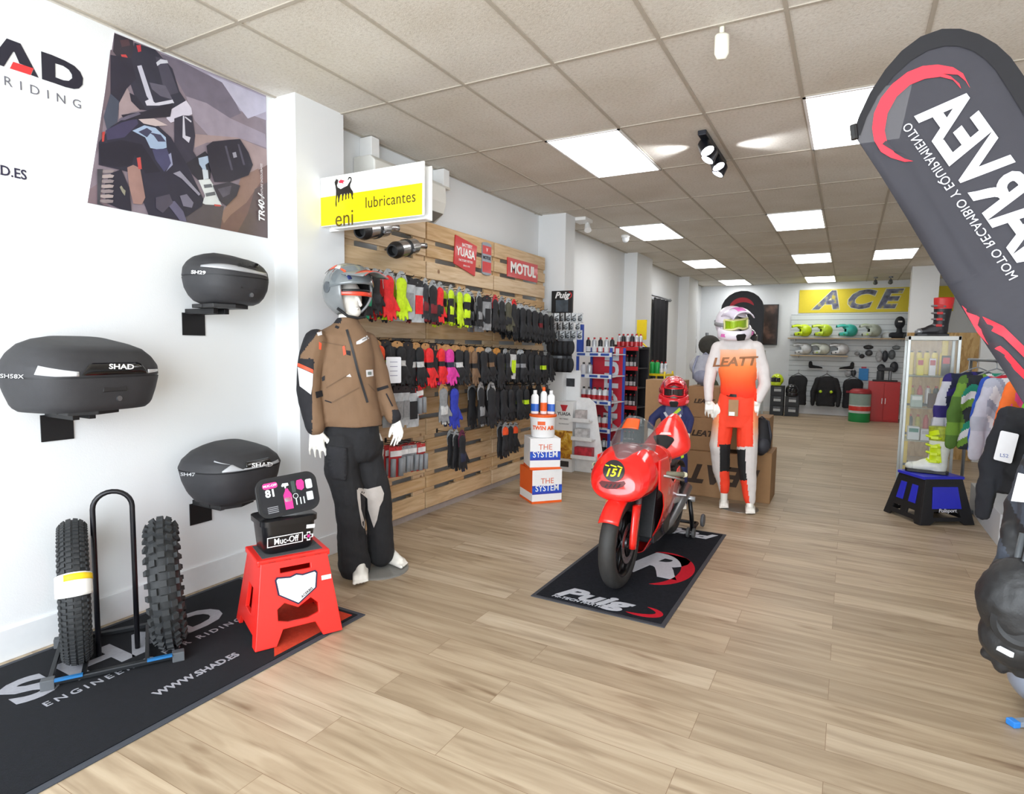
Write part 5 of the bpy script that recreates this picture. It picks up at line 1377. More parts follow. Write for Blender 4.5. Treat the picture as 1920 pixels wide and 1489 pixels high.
def grad(name, stops, z0, z1):
    m = bpy.data.materials.new(name); m.use_nodes = True; nt = m.node_tree
    tc = nt.nodes.new('ShaderNodeTexCoord'); sp_ = nt.nodes.new('ShaderNodeSeparateXYZ'); nt.links.new(tc.outputs['Object'], sp_.inputs[0])
    mr = nt.nodes.new('ShaderNodeMapRange'); mr.inputs[1].default_value = z0; mr.inputs[2].default_value = z1; nt.links.new(sp_.outputs[2], mr.inputs[0])
    r = ramp_nodes(nt, mr.outputs[0], stops); nt.links.new(r.outputs[0], nt.nodes['Principled BSDF'].inputs['Base Color']); nt.nodes['Principled BSDF'].inputs['Roughness'].default_value = .8
    return m
JG = grad('orange_fade_print', [(0, 'ff3a1c'), (.25, 'ff5a24'), (.6, 'f98a48'), (.85, 'f3b28c'), (1, 'efcdb6')], 1.1, 1.52)
JW2 = M('dcd6d4', .8, var=.04, bump=.2); TO = M('ff4426', .75, var=.05, bump=.2); PALE = grad('peach_fade_print', [(0, 'd9d2d0'), (.3, 'dcd2cc'), (.6, 'f0a070'), (1, 'ff5a34')], .45, 1.05)
jb = MB(invB)
B.loft(jb, [(628, 1364, 1398, .06), (640, 1350, 1412, .09), (652, 1342, 1422, .105), (690, 1345, 1421, .115), (715, 1350, 1417, .11), (738, 1350, 1418, .11), (746, 1354, 1416, .105)])
chain(jb, [(B(1347, 652), .062), (B(1334, 690), .056), (B(1329, 720, .02), .050), (B(1329, 748, .04), .038)]); chain(jb, [(B(1417, 652), .064), (B(1430, 690), .058), (B(1434, 722, .02), .054), (B(1422, 750, .05), .038)])
def jf2(c):
    px, py = proj(c + Vector(LB))
    return 0 if (1350 < px < 1418 + (py - 655) * .0 and py > 655) or (py > 655 and 1347 < px < 1419 and py > 690) else 1
j2 = organic(jb, 'jersey', JG, m2, .008, 3, jf2, [JG, JW2], disp=.014, dscale=.12)
tb_ = MB(invB)
B.loft(tb_, [(738, 1350, 1416, .10), (755, 1346, 1420, .11), (775, 1342, 1422, .115), (800, 1340, 1422, .11)])
chain(tb_, [(B(1357, 780, .0), .095), (B(1350, 835, .03), .095), (B(1352, 880, .0), .078), (B(1358, 918, .0), .048)]); chain(tb_, [(B(1402, 780, .0), .095), (B(1401, 840, .05), .092), (B(1402, 885, .06), .080), (B(1406, 938, .08), .050)])
def tf2(c):
    px, py = proj(c + Vector(LB))
    if px < 1377:
        if py > 833 and px > 1349 + (py - 833) * .02: return 1 if py < 884 else 0
    elif py > 843 and px < 1398 + max(0, py - 880) * .12: return 1 if py < 901 else 0
    if py > 838 and (px < 1352 or px > 1396): return 2
    if px < 1345 + (838 - py) * .05 or px > 1412: return 3
    if py > 838: return 2
    return 0
t2 = organic(tb_, 'trousers', TO, m2, .008, 3, tf2, [TO, M('1a1a1c', .8, var=.2), JW2, PALE], disp=.012, dscale=.1)
bpy.context.view_layer.update(); T2 = bvh([j2]); T3 = bvh([t2])
for pts in ([(1347, 674), (1352, 674), (1351, 683), (1346, 683)],): pass
decal_text(T2, 'LEATT', 1376, 679, 23, -2, M('9c6a48', .7), j2, LB, xs=1.25, bold=.03, shear=.25)
decal(T3, [(1346, 729), (1352, 733), (1370, 739), (1381, 740), (1381, 745), (1368, 744), (1350, 738)], BLACK, 'belt', t2, LB, off=.03)
tg = MB(invB)
p = B(1375, 765, .135)
tg.box(p, (.085, .006, .15), None, Euler((0, 0, math.atan2(B.side.y, B.side.x)))); tg.build('cardboard_tag', M('a9825c', .7), m2)
tg = MB(invB); tg.box(B(1372, 776, .142), (.05, .004, .035), None, Euler((0, 0, math.atan2(B.side.y, B.side.x)))); tg.build('tag_label', WHITE, m2)
MB(invB).lathe([(.17, 0), (.17, .004)], c=(-.83, 5.98, 0), n=40).build('base_plate', M('9c9c98', .3, .6), m2)
hb = thing('motorcycle_helmet', 'white off-road helmet with yellow-green goggles worn by the orange mannequin', 'helmet', B(1372, 606, .02), rot=(R(10), R(-6), math.atan2(-B.n.y, -B.n.x) + R(90) + R(22)))
mx_helmet(hb, M('e6e0ea', .3, coat=.4, var=.03), M('ddd6e6', .3, coat=.4, var=.03), M('d46ab0', .4), M('a8d018', .15, .3, coat=.6, var=.2, scale=12), M('e4e0a0', .4), 1.08, strap_m=M('8f9092', .6))

# ================================================================== CHILD MANNEQUIN
LC = (-1.43, 5.75, 0); Cc = Plane(-1.43, 5.75)
m3 = thing('child_mannequin', 'child-sized white mannequin in a navy jersey behind the red motorcycle', 'mannequin', LC)
invC = Matrix.Translation(-Vector(LC))
body = MB(invC)
Cc.loft(body, [(752, 1254, 1270, .04), (768, 1240, 1286, .055), (800, 1242, 1284, .06), (830, 1240, 1286, .065), (850, 1242, 1284, .06)])
body.ell(Cc(1262, 735), (.06, .07, .09)); chain(body, [(Cc(1262, 765), .035), (Cc(1262, 745), .03)])
chain(body, [(Cc(1241, 768), .032), (Cc(1222, 785), .026), (Cc(1219, 805, .05), .02)]); chain(body, [(Cc(1285, 768), .032), (Cc(1294, 790), .026), (Cc(1289, 812, .05), .02)])
hand(body, Cc(1219, 805, .05), Cc(1221, 825, .06) - Cc(1219, 805, .05), -Cc.n, Cc.side, .72); hand(body, Cc(1289, 812, .05), Cc(1286, 832, .06) - Cc(1289, 812, .05), -Cc.n, -Cc.side, .72)
chain(body, [(Cc(1252, 850), .055), (Cc(1252, 900), .042), (Cc(1252, 962), .026)]); chain(body, [(Cc(1276, 850), .055), (Cc(1278, 900), .042), (Cc(1280, 962), .026)])
for px in (1252, 1280):
    q = Cc(px, 960); foot(body, (q.x, q.y, .0), -Cc.n, .75)
organic(body, 'body', MANQ, m3, .006, 4)
NAVY = M('232a5a', .8, var=.12, bump=.2); NGR = M('5a6080', .8, var=.1)
jb = MB(invC)
Cc.loft(jb, [(756, 1248, 1276, .05), (764, 1240, 1286, .065), (780, 1238, 1290, .075), (810, 1240, 1288, .075), (835, 1238, 1290, .08), (846, 1240, 1288, .075)])
chain(jb, [(Cc(1243, 768), .042), (Cc(1224, 784), .038), (Cc(1220, 800, .04), .034)]); chain(jb, [(Cc(1284, 768), .042), (Cc(1294, 786), .038), (Cc(1290, 808, .04), .034)])
def jf3(c):
    px, py = proj(c + Vector(LC))
    return 1 if (1248 < px < 1280 and py < 782 - abs(px - 1264) * .3) else 0
j3 = organic(jb, 'jersey', NAVY, m3, .007, 3, jf3, [NAVY, NGR], disp=.01, dscale=.08)
tb_ = MB(invC)
Cc.loft(tb_, [(842, 1240, 1288, .07), (862, 1240, 1290, .075)])
chain(tb_, [(Cc(1252, 858), .062), (Cc(1252, 900), .052), (Cc(1252, 945), .042)]); chain(tb_, [(Cc(1277, 858), .062), (Cc(1279, 900), .052), (Cc(1280, 945), .042)])
t3 = organic(tb_, 'trousers', NAVY, m3, .008, 3)
bpy.context.view_layer.update(); T4 = bvh([j3]); T5 = bvh([t3])
NE = M('bfe02a', .6)
decal(T4, [(1262, 775), (1274, 764), (1277, 769), (1266, 779)], NE, 'neon_patch', j3, LC); decal(T4, [(1288, 762), (1293, 766), (1292, 774), (1287, 770)], NE, 'neon_patch', j3, LC); decal(T4, [(1226, 765), (1232, 760), (1234, 764), (1228, 770)], NE, 'neon_patch', j3, LC)
decal(T4, [(1244, 774), (1248, 772), (1256, 785), (1268, 786), (1276, 776), (1278, 780), (1268, 792), (1254, 791)], M('cfcfd4', .6), 'grey_chevron', j3, LC)
decal(T5, [(1276, 850), (1282, 848), (1282, 858), (1277, 860)], NE, 'neon_patch', t3, LC)
hc_ = thing('motorcycle_helmet', 'red off-road helmet with dark goggles on the child mannequin', 'helmet', Cc(1263, 733, .0), rot=(R(6), 0, math.atan2(-Cc.n.y, -Cc.n.x) + R(90) + R(2)))
RG = M('d8202c', .22, coat=.6, var=.05)
mx_helmet(hc_, RG, RG, M('f07a84', .3, coat=.4), M('2c2426', .1, coat=.8), RG, .98, strap_m=M('8a1a22', .5))
# ------------------------------------------------------------------ lettering on the top cases
bpy.context.view_layer.update()
for t, side, brand in CASES:
    tr0 = bvh([c for c in t.children if not c.name.startswith(('lettering', 'mounting'))])
    for body_, cx0, cy0, sz, an, col, bo in (side, brand):
        o = text(body_, sz, M(col, .4, var=0), Matrix.Identity(4), t, bold=bo, xs=1.4, ext=0)
        im = t.matrix_world.inverted(); ca, sa = math.cos(R(an)), math.sin(R(an)); o0 = Vector((0, 0, CAMH))
        for v in o.data.vertices:
            x, y = v.co.x, -v.co.y; r = ray(cx0 + x * ca - y * sa, cy0 + x * sa + y * ca).normalized(); h = tr0.ray_cast(o0, r)
            if h[0] is None: h = (o0 + r * 3.2,)
            v.co = im @ (h[0] - r * .004)
# ================================================================== RED RACING MOTORCYCLE
LM = (-1.185, 3.55, .012)
bk = thing('motorcycle', 'small red racing motorcycle number 151 standing on the black mat', 'motorcycle', LM)
RP = M('ea1f1a', .2, var=.02, coat=.7); RP2 = M('f2281f', .25, var=.02, coat=.5)
def wheel(name, y, z, Rr, w, rimr, parent):
    tyre_m = M('2c2b2a', .65, var=.2, scale=30)
    sec = [(rimr, -w * .42), (rimr + .012, -w * .5)] + [(Rr - w * .42 + w * .42 * math.cos(R(a)), w * .5 * math.sin(R(a))) for a in range(-80, 81, 16)] + [(rimr + .012, w * .5), (rimr, w * .42)]
    mb = MB(); mb.loft([[(x, y + r * math.cos(a), z + r * math.sin(a)) for r, x in sec] for a in [2 * PI * i / 64 for i in range(64)]], None, True, False, True)
    wh = mb.build(name, tyre_m, parent, smooth=True)
    RIM = M('151517', .3, .5, var=.05)
    mb = MB(); sec = [(rimr + .004, -w * .42), (rimr - .004, -w * .44), (rimr - .014, -w * .3), (rimr - .018, 0), (rimr - .014, w * .3), (rimr - .004, w * .44), (rimr + .004, w * .42)]
    mb.loft([[(x, y + r * math.cos(a), z + r * math.sin(a)) for r, x in sec] for a in [2 * PI * i / 64 for i in range(64)]], None, True, False, True)
    mb.build('rim', RIM, wh, smooth=True)
    for i in range(6):
        a = 2 * PI * i / 6 + .2; c, s_ = math.cos(a), math.sin(a)
        mb = MB(); mb.tube([(0, y + .02 * c, z + .02 * s_), (.012, y + (rimr * .5) * c, z + rimr * .5 * s_), (0, y + (rimr - .01) * c, z + (rimr - .01) * s_)], [.017, .012, .015], 8); mb.build('spoke', RIM, wh, smooth=True)
    MB().lathe([(.028, -.05), (.03, -.04), (.022, 0), (.03, .04), (.028, .05)], c=(0, y, z), ax=(1, 0, 0)).build('hub', STEEL, wh, auto=40)
    for sx_ in ((-1, 1) if Rr > .28 and y < .1 else (1,)):
        d = MB(); T = basis((sx_ * .052, y, z), (0, 1, 0), (0, 0, 1)); d.poly(circ(.125, 40), 0, .004, [circ(.085, 30)] + [circ(.005, 6, .105 * math.cos(R(q)), .105 * math.sin(R(q))) for q in range(0, 360, 20)], None, T)
        d.build('brake_disc', M('77797c', .35, .9, var=.1), wh)
    return wh
wheel('front_wheel', 0, .285, .285, .098, .205, bk)
wheel('rear_wheel', 1.22, .30, .285, .112, .205, bk)
# fork
for s_ in (-1, 1):
    MB().tube([(s_ * .082, 0, .285), (s_ * .082, .04, .38), (s_ * .083, .15, .70)], [.022, .022, .020], 14).build('fork_leg', STEEL, bk, smooth=True)
    mb = MB(); mb.box((s_ * .068, .045, .30), (.03, .055, .095), None, Euler((R(-15), 0, 0))); mb.build('brake_caliper', M('232325', .3, .6), bk, bevel=.006)
    for dz in (.35, .365): MB().lathe([(.006, 0), (.006, .012)], c=(s_ * .09, .02, .27 + (dz - .35) * 0), ax=(s_, 0, 0), n=10).build('bolt', CHROME, bk)
# mudguard with fork guards
def mg(u, v):
    a = R(36 + 100 * v); x = (2 * u - 1); r = .312 - .032 * abs(x) ** 2.5
    return (x * .062 * (1 + .0 * v), -r * math.cos(a), .285 + r * math.sin(a))
MB().grid(mg, 14, 20).build('front_mudguard', RP2, bk, smooth=True, solid=.005)
for s_ in (-1, 1):
    mb = MB(); rings = []
    for (y, z, wy) in ((.05, .52, .12), (.03, .44, .11), (.005, .37, .09), (-.01, .30, .075), (-.014, .262, .06)):
        rings.append([(s_ * (.086 + .022 * math.cos(q)), y + wy * .5 * math.sin(q), z) for q in [2 * PI * j / 12 for j in range(12)]])
    mb.loft(rings); mb.build('fork_guard', RP2, bk, smooth=True)
# nose
def oval(y, zc, h, w, n=36, ex=2.4, tilt=0.0):
    out = []
    for i in range(n):
        c, s_ = se(2 * PI * i / n + .0001, ex); out.append((w * c * (1 - .12 * max(0, s_)), y + tilt * s_, zc + h * s_))
    return out
nose = MB()
nose.loft([oval(-.128, .672, .02, .05), oval(-.120, .674, .075, .118, ex=2.6, tilt=.015), oval(-.092, .688, .114, .160, ex=2.5, tilt=.035), oval(-.04, .705, .145, .188, ex=2.5, tilt=.06), oval(.04, .72, .165, .200, ex=2.5, tilt=.07), oval(.14, .72, .17, .202, ex=2.6, tilt=.06), oval(.23, .71, .145, .190, ex=2.6, tilt=.04), oval(.30, .70, .095, .155, tilt=.02)])
ns = organic(nose, 'nose_fairing', RP, bk, .008, 4)
# side fairings: curved panels
def lerp(P, t):
    for (a, va), (b, vb) in zip(P, P[1:]):
        if t <= b: return va + (vb - va) * (t - a) / (b - a)
    return P[-1][1]
TOPP = [(.10, .80), (.30, .80), (.34, .70), (.38, .63), (.46, .60), (.56, .62), (.62, .66), (.75, .66), (.88, .58), (1.0, .50)]
BOTP = [(.10, .62), (.20, .57), (.27, .48), (.325, .36), (.35, .24), (.355, .13), (.45, .115), (.60, .13), (.75, .19), (.9, .28), (1.0, .38)]
def sidep(s_):
    def f(u, v):
        y = .10 + .90 * (u ** .8); hi = lerp(TOPP, y); lo = lerp(BOTP, y); z = lo + (hi - lo) * v
        w = lerp([(.1, .205), (.3, .215), (.5, .205), (.75, .175), (1.0, .13)], y) * lerp([(.1, .14), (.2, .40), (.32, .68), (.45, .88), (.6, 1.0), (.9, .96)], z)
        return (s_ * w, y, z)
    return f
for s_ in (-1, 1):
    MB().grid(sidep(s_), 48, 22).build('side_fairing', RP, bk, smooth=True, solid=.006)
belly = MB()
def bf(u, v):
    y = .355 + .56 * u; a = sidep(1)((((y - .10) / .90) ** (1 / .8)), 0); x = (2 * v - 1)
    return (a[0] * x, y, a[2] - .02 * (1 - x * x))
belly.grid(bf, 20, 8); belly.build('belly_pan', M('a81418', .25, coat=.6), bk, smooth=True, solid=.005)
# dark core: radiator, engine and frame
core = MB(); core.box((0, .30, .42), (.26, .03, .34), None, Euler((R(-18), 0, 0))); core.build('radiator', M('202123', .5, .4, var=.3, scale=90), bk, bevel=.006)
core = MB(); core.box((0, .55, .33), (.22, .34, .30)); core.cyl((-.13, .62, .28), (.13, .62, .28), .09); core.cyl((-.1, .45, .42), (.1, .45, .42), .07)
core.build('engine', M('34363a', .45, .6, var=.2), bk, bevel=.01)
core = MB(); 
for s_ in (-1, 1): core.tube([(s_ * .05, .16, .74), (s_ * .11, .40, .66), (s_ * .11, .75, .58), (s_ * .09, .90, .40)], .022, 10)
core.build('frame', M('55585c', .35, .8), bk, smooth=True)
# tank, seat, tail
tk = MB(); tk.loft([oval(.40, .70, .05, .09), oval(.45, .72, .085, .13), oval(.55, .725, .105, .15), oval(.66, .72, .095, .14), oval(.76, .70, .07, .10), oval(.82, .69, .04, .07)])
organic(tk, 'fuel_tank', RP, bk, .009, 6)
def tri(y, zc, h, w, n=36):
    out = []
    for i in range(n):
        c, s_ = se(2 * PI * i / n + .0001, 3.2); out.append((w * c * (1 - .52 * max(0, s_ + .25)), y, zc + h * s_))
    return out
tl = MB(); tl.loft([tri(.72, .69, .03, .05), tri(.84, .71, .045, .10), tri(.93, .735, .06, .150), tri(1.00, .765, .085, .180), tri(1.06, .79, .115, .182), tri(1.14, .83, .13, .160), tri(1.24, .875, .105, .110), tri(1.36, .91, .04, .04)])
tls = organic(tl, 'tail_fairing', RP2, bk, .008, 3)
tb_ = MB(); tb_.loft([oval(.90, .72, .04, .10), oval(1.05, .70, .08, .125), oval(1.2, .74, .07, .10)])
# windscreen
def ws(u, v):
    x = (2 * u - 1); y = -.045 + .255 * v; w = .130 + .026 * math.sin(PI * v * .8); top = .805 + .25 * v ** .85
    return (x * w * (1 - .25 * v ** 3), y + .13 * x * x * (1 - .3 * v), top - .10 * abs(x) ** 2.4 * (1 - .25 * v))
MB().grid(ws, 20, 16).build('windscreen', glass_mat('smoked_windscreen', '6a7072', .38, .06), bk, smooth=True, solid=.003)
ds = MB(); ds.box((0, .16, .865), (.17, .10, .03)); ds.box((0, .18, .885), (.12, .03, .035)); ds.build('dashboard', BLACKM, bk, bevel=.01)
mb = MB(); Tw = Matrix(((1, 0, 0, 0), (0, 1, 0, 0), (0, 0, 1, 0), (0, 0, 0, 1)))
mb.grid(lambda u, v: (lambda p: (p[0], p[1] - .004, p[2] + .005))(ws(.30 + .38 * u, .66 + .26 * v)), 8, 5); stk = mb.build('number_sticker', M('f4591c', .5, var=.02), bk, smooth=True, solid=.001)
bpy.context.view_layer.update()
T6 = bvh([ns]); T7 = bvh([tls]); T8 = bvh([stk]); bpy.context.view_layer.update()
dk = M('2c292c', .35, coat=.3)
d1 = decal(T6, circ(20.5, 36, 1151, 883), dk, 'number_disc', ns, LM, off=.004)
YN = M('f0ee20', .5, var=0)
decal_text(T6, '151', 1149, 887, 20, 2, YN, ns, LM, off=.008, bold=.03, shear=.3, xs=1.05, name='race_number')
for i, (a, b) in enumerate((((1135, 872), (1142, 874)), ((1145, 872), (1156, 876)), ((1158, 874), (1167, 878)))): decal(T6, strip(a, b, 2.2), YN, 'name_stroke', ns, LM, off=.008)
decal(T6, [(1123, 905), (1128, 901), (1140, 903), (1158, 904), (1170, 902), (1173, 907), (1168, 913), (1156, 917), (1138, 917), (1128, 913)], M('5c0c10', .5), 'air_inlet', ns, LM, off=.004)
for i in range(4): decal(T6, strip((1134 + 8 * i, 914), (1139 + 8 * i, 908), 2.4), BLACK, 'inlet_grille', ns, LM, off=.007)
decal_text(T8, '151', 1172, 804, 14, 2, M('b8321a', .5, var=0), stk, LM, off=.004, bold=.03, name='race_number')
seat = decal(T7, [(1225, 819), (1234, 816), (1250, 817), (1262, 822), (1264, 826), (1256, 836), (1246, 846), (1241, 849), (1236, 840), (1230, 830)], M('1d1d1f', .8, bump=.3), 'seat_pad', tls, LM, off=.008, th=.008)
wt = M('f3c9c9', .3, var=0)
decal(T6, [(1205, 838), (1213, 822), (1224, 829), (1214, 834)], wt, 'white_flash', ns, LM)
decal(T7, [(1236, 815), (1240, 811), (1257, 811), (1259, 816)], wt, 'white_flash', tls, LM)
# bars
for s_ in (-1, 1):
    MB().tube([(s_ * .09, .15, .70), (s_ * .15, .20, .70), (s_ * .20, .24, .695)], .011, 10).build('clip_on_bar', STEEL, bk, smooth=True)
    MB().tube([(s_ * .19, .235, .697), (s_ * .30, .325, .685)], .0165, 12).build('grip', M('7d7a66', .7, var=.1), bk, smooth=True)
    MB().tube([(s_ * .30, .325, .685), (s_ * .315, .337, .683)], [.019, .015], 12).build('bar_end', M('d8d4b8', .4), bk)
    MB().tube([(s_ * .15, .175, .70), (s_ * .21, .19, .69), (s_ * .27, .255, .672), (s_ * .31, .29, .655)], [.008, .008, .007, .008], 8).build('lever', CHROME, bk, smooth=True)
    MB().box((s_ * .16, .185, .71), (.04, .035, .03), None, Euler((0, 0, R(40 * s_)))).build('lever_perch', STEEL, bk, bevel=.004)
# swingarm, pegs, exhaust, stand bobbins
for s_ in (-1, 1):
    mb = MB(); mb.tube([(s_ * .085, .80, .38), (s_ * .095, 1.0, .35), (s_ * .095, 1.26, .30)], [.035, .028, .022], 10); mb.build('swingarm', ALU, bk, smooth=True)
    mb = MB(); mb.tube([(s_ * .12, .86, .42), (s_ * .20, .88, .42)], .010, 8); mb.box((s_ * .125, .88, .47), (.012, .12, .12)); mb.build('footrest', ALU, bk, bevel=.002)
MB().tube([(.06, .60, .16), (.09, .85, .20), (.11, 1.05, .30), (.12, 1.25, .40)], [.028, .03, .04, .042], 14).build('exhaust_pipe', STEEL, bk, smooth=True)
mb = MB(); mb.lathe([(.05, -.003), (.05, .003), (.03, .004)], c=(-.07, 1.22, .30), ax=(1, 0, 0)); mb.build('sprocket', STEEL, bk)
hg = MB(); hg.grid(lambda u, v: ((2 * u - 1) * .06, 1.22 - (.31) * math.cos(R(60 + 75 * v)), .30 + .31 * math.sin(R(60 + 75 * v))), 6, 10); hg.build('rear_hugger', BLACK, bk, smooth=True, solid=.004)
MB().tube([(-.10, .08, .62), (-.115, .04, .50), (-.10, .02, .40)], .004, 6).build('brake_hose', M('c9a21c', .5), bk, smooth=True)
# paddock stand
ps = thing('paddock_stand', 'black paddock stand with small wheels lifting the rear of the red motorcycle', 'stand', (-1.20, 4.82, .01))
P5 = M('151518', .35, .3)
for s_ in (-1, 1):
    MB().tube([(s_ * .16, -.03, .31), (s_ * .175, 0, .16), (s_ * .18, .02, .045)], .017, 10).build('upright', P5, ps, smooth=True)
    MB().tube([(s_ * .10, -.02, .31), (s_ * .20, -.02, .31)], .022, 12).build('hook', ALU, ps, smooth=True)
    MB().tube([(s_ * .18, .02, .045), (s_ * .16, .30, .03)], .014, 10).build('side_tube', P5, ps, smooth=True)
    for xx in (-.022, .022):
        MB().lathe([(.02, -.009), (.038, -.009), (.04, 0), (.038, .009), (.02, .009)], c=(s_ * .18 + xx, -.03, .04), ax=(1, 0, 0)).build('wheel', M('4a4a4a', .6), ps, auto=40)
MB().tube([(-.16, .30, .03), (.16, .30, .03)], .014, 10).build('cross_tube', P5, ps, smooth=True)
MB().lathe([(.02, -.012), (.05, -.012), (.055, 0), (.05, .012), (.02, .012)], c=(.2, .32, .056), ax=(1, 0, 0)).build('wheel', M('55565a', .6), ps, auto=40)
# mat under the motorcycle
q = [at(1000, 1120, 2, 0), at(1256, 1175, 2, 0), at(1357, 1003, 2, 0)]
mx0, mx1, my0, my1 = -1.60, -.79, 3.15, 5.04
mm = thing('floor_mat', 'black rubber mat with grey and red lettering under the red motorcycle', 'mat', ((mx0 + mx1) / 2, (my0 + my1) / 2, 0))
cx, cy = mm.location.x, mm.location.y
MB().box((0, 0, .003), (mx1 - mx0, my1 - my0, .006)).build('border', M('3a3c42', .7, var=.05), mm, bevel=.002)
MB().box((0, 0, .005), (mx1 - mx0 - .05, my1 - my0 - .05, .008)).build('carpet', M('22242a', .95, var=.3, scale=60, bump=.5, bscale=500), mm)
LG = M('c2c4cc', .9, var=.1, scale=60, bump=.4); RD = M('c22030', .9, var=.1, scale=60, bump=.4)
def FM(x, y, z=.0095): return basis((x - cx, y - cy, z), (1, 0, 0), (0, 1, 0))
text('Puig', .19, LG, FM(-1.27, 3.30), mm, bold=.04, shear=.35, xs=1.35)
text('HI-TECH PARTS', .045, LG, FM(-1.33, 3.215), mm, bold=.01, shear=.35)
def crescent(cx_, cy_, r1, w, a0, a1, T):
    n = 24; o_ = []; i_ = []
    for k in range(n + 1):
        a = R(a0 + (a1 - a0) * k / n); ww = w * math.sin(PI * k / n) ** .7
        o_.append((cx_ + (r1[0] + ww / 2) * math.cos(a), cy_ + (r1[1] + ww / 2) * math.sin(a))); i_.append((cx_ + (r1[0] - ww / 2) * math.cos(a), cy_ + (r1[1] - ww / 2) * math.sin(a)))
    return o_ + list(reversed(i_[1:-1]))
MB().poly(crescent(0, 0, (.13, .065), .045, -110, 70, None), .0, .0008, (), None, FM(-.985, 3.285)).build('red_swoosh', RD, mm)
text('R', .62, LG, basis((-1.12 - cx, 4.05 - cy, .0095), (1, 0, 0), (0, 1, 0)), mm, name='big_letter', bold=.04, shear=.3)
MB().poly(crescent(0, 0, (.22, .32), .09, -75, 110, None), .0, .0008, (), None, FM(-1.09, 4.0)).build('red_swoosh', RD, mm)
text('Puig', .19, LG, basis((-1.05 - cx, 4.90 - cy, .0095), (-1, 0, 0), (0, -1, 0)), mm, bold=.04, shear=.35, xs=1.35)
# ================================================================== DISPLAYS BESIDE THE SECOND PILLAR
# dark display board with hanging accessories on the pillar front
db = thing('display_board', 'black accessory board with a white Puig heading on the pillar', 'display', (-3.03, 6.64, 1.20))
MB().bx(-.13, .14, 0, .035, 0, .97).build('panel', M('151518', .5), db, bevel=.003)
Tp = FRONT((0.005, -.001, .915))
text('Puig', .10, M('ececec', .4, var=0), Tp, db, bold=.03, shear=.3, xs=1.1)
MB().poly(crescent(.075, 0, (.05, .04), .012, -80, 80, None), 0, .001, (), None, Tp).build('red_swoosh', M('c8202a', .5), db)
MB().bx(-.07, .09, -.004, 0, .72, .86).build('visor_picture', M('55606a', .2, var=.4, scale=9), db)
GRYM = M('6f757a', .35, .4, var=.3, scale=80)
acc = []
for r_ in range(3):
    for c_ in range(6):
        x = -3.12 + c_ * .075; y = 6.55 - c_ * .0 - .06 * (r_ % 2) ; z = 1.90 - r_ * .10
        acc.append((x, y, z, r_, c_))
mir = None
for x, y, z, r_, c_ in acc:
    lab = '%s grey lever pack from the left, %s line under the Puig board' % (ORD[c_], ['top', 'middle', 'bottom'][r_])
    if mir is None:
        t = thing('lever_pack', lab, 'motorcycle accessory', (x, y, z), group='grey carded packs on the accessory board')
        MB().poly([(-.03, -.11), (.03, -.11), (.03, 0), (-.03, 0)], 0, .0015, [circ(.005, 6, 0, -.01)], None, FRONT((0, 0, 0))).build('card', M('cfd3d6', .25, var=.3, scale=30), t)
        m_ = MB(); m_.ell((0, -.018, -.075), (.026, .014, .02), None, None, 12, 8); m_.tube([(-.02, -.015, -.05), (.01, -.02, -.035), (.022, -.015, -.02)], .005, 6); m_.build('lever', GRYM, t, smooth=True)
        mir = t
    else: copy_tree(mir, (x, y, z), (0, 0, R(rr.uniform(-25, 25))), lab)
    MB().tube([(0, 0, 0), (0, 6.64 - y, 0)], .0025, 5).build('x', BLACK)
    o = bpy.context.scene.objects['x']; o.name = 'display_hook'; o.location = (x, y, z - .008); tag(o, 'thin hook holding the %s lever pack of the %s line' % (ORD[c_], ['top', 'middle', 'bottom'][r_]), 'hook', 'hooks of the accessory board')
pch = None
for r_ in range(2):
    for c_ in range(5):
        x = -3.10 + c_ * .08; y = 6.50 - .03 * c_; z = 1.60 - r_ * .20
        lab = '%s black pouch from the left, %s line under the lever packs' % (ORD[c_], ['upper', 'lower'][r_])
        if pch is None:
            t = thing('black_pouch', lab, 'pouch', (x, y, z), group='black pouches beside the gloves')
            m_ = MB(); m_.ell((0, 0, -.10), (.045, .03, .085), None, None, 14, 8); m_.build('bag', DK, t, smooth=True)
            MB().poly([(-.03, -.03), (.03, -.03), (.03, 0), (-.03, 0)], 0, .0015, (), None, FRONT((0, -.02, 0))).build('header_card', M('4a4d52', .4, var=.4), t)
            pch = t
        else: copy_tree(pch, (x, y, z), (0, 0, R(rr.uniform(-20, 20))), lab)
# ------------------------------------------------------------------ battery cardboard display
bd = thing('cardboard_display', 'white cardboard battery display with stepped side trays and golden print', 'display', (-2.94, 6.62, 0))
MB().bx(-.20, .10, .20, .23, .0, 1.22).build('rear_panel', M('e9eaea', .6, var=.02), bd)
MB().bx(-.13, .10, .0, .20, .0, .85).build('body', M('eceded', .6, var=.02), bd, bevel=.003)
sd = MB(); sd.poly([(0, 0), (.36, 0), (.36, .18), (.30, .50), (.24, .84), (.16, .90), (0, .90)], -.02, .0, (), None, FRONT((.10, .10, 0)) ); sd.build('side_cheek', M('f0f0f0', .6), bd, bevel=.003)
for i, (z, x1) in enumerate(((.18, .42), (.40, .36), (.62, .32))):
    s_ = MB(); s_.bx(.10, x1, -.03, .09, z, z + .012); s_.bx(.10, x1, -.04, -.03, z - .0, z + .045)
    s_.build('tray', M('e6e7e8', .6), bd)
    MB().bx(.14, x1 - .06, -.025, .06, z + .013, z + .14).build('leaflet_pack', M(['c43040', 'd8d8da', 'cfc8c8'][i], .5, var=.4, scale=20), bd, bevel=.002)
Tb2 = FRONT((-.015, -.001, 0))
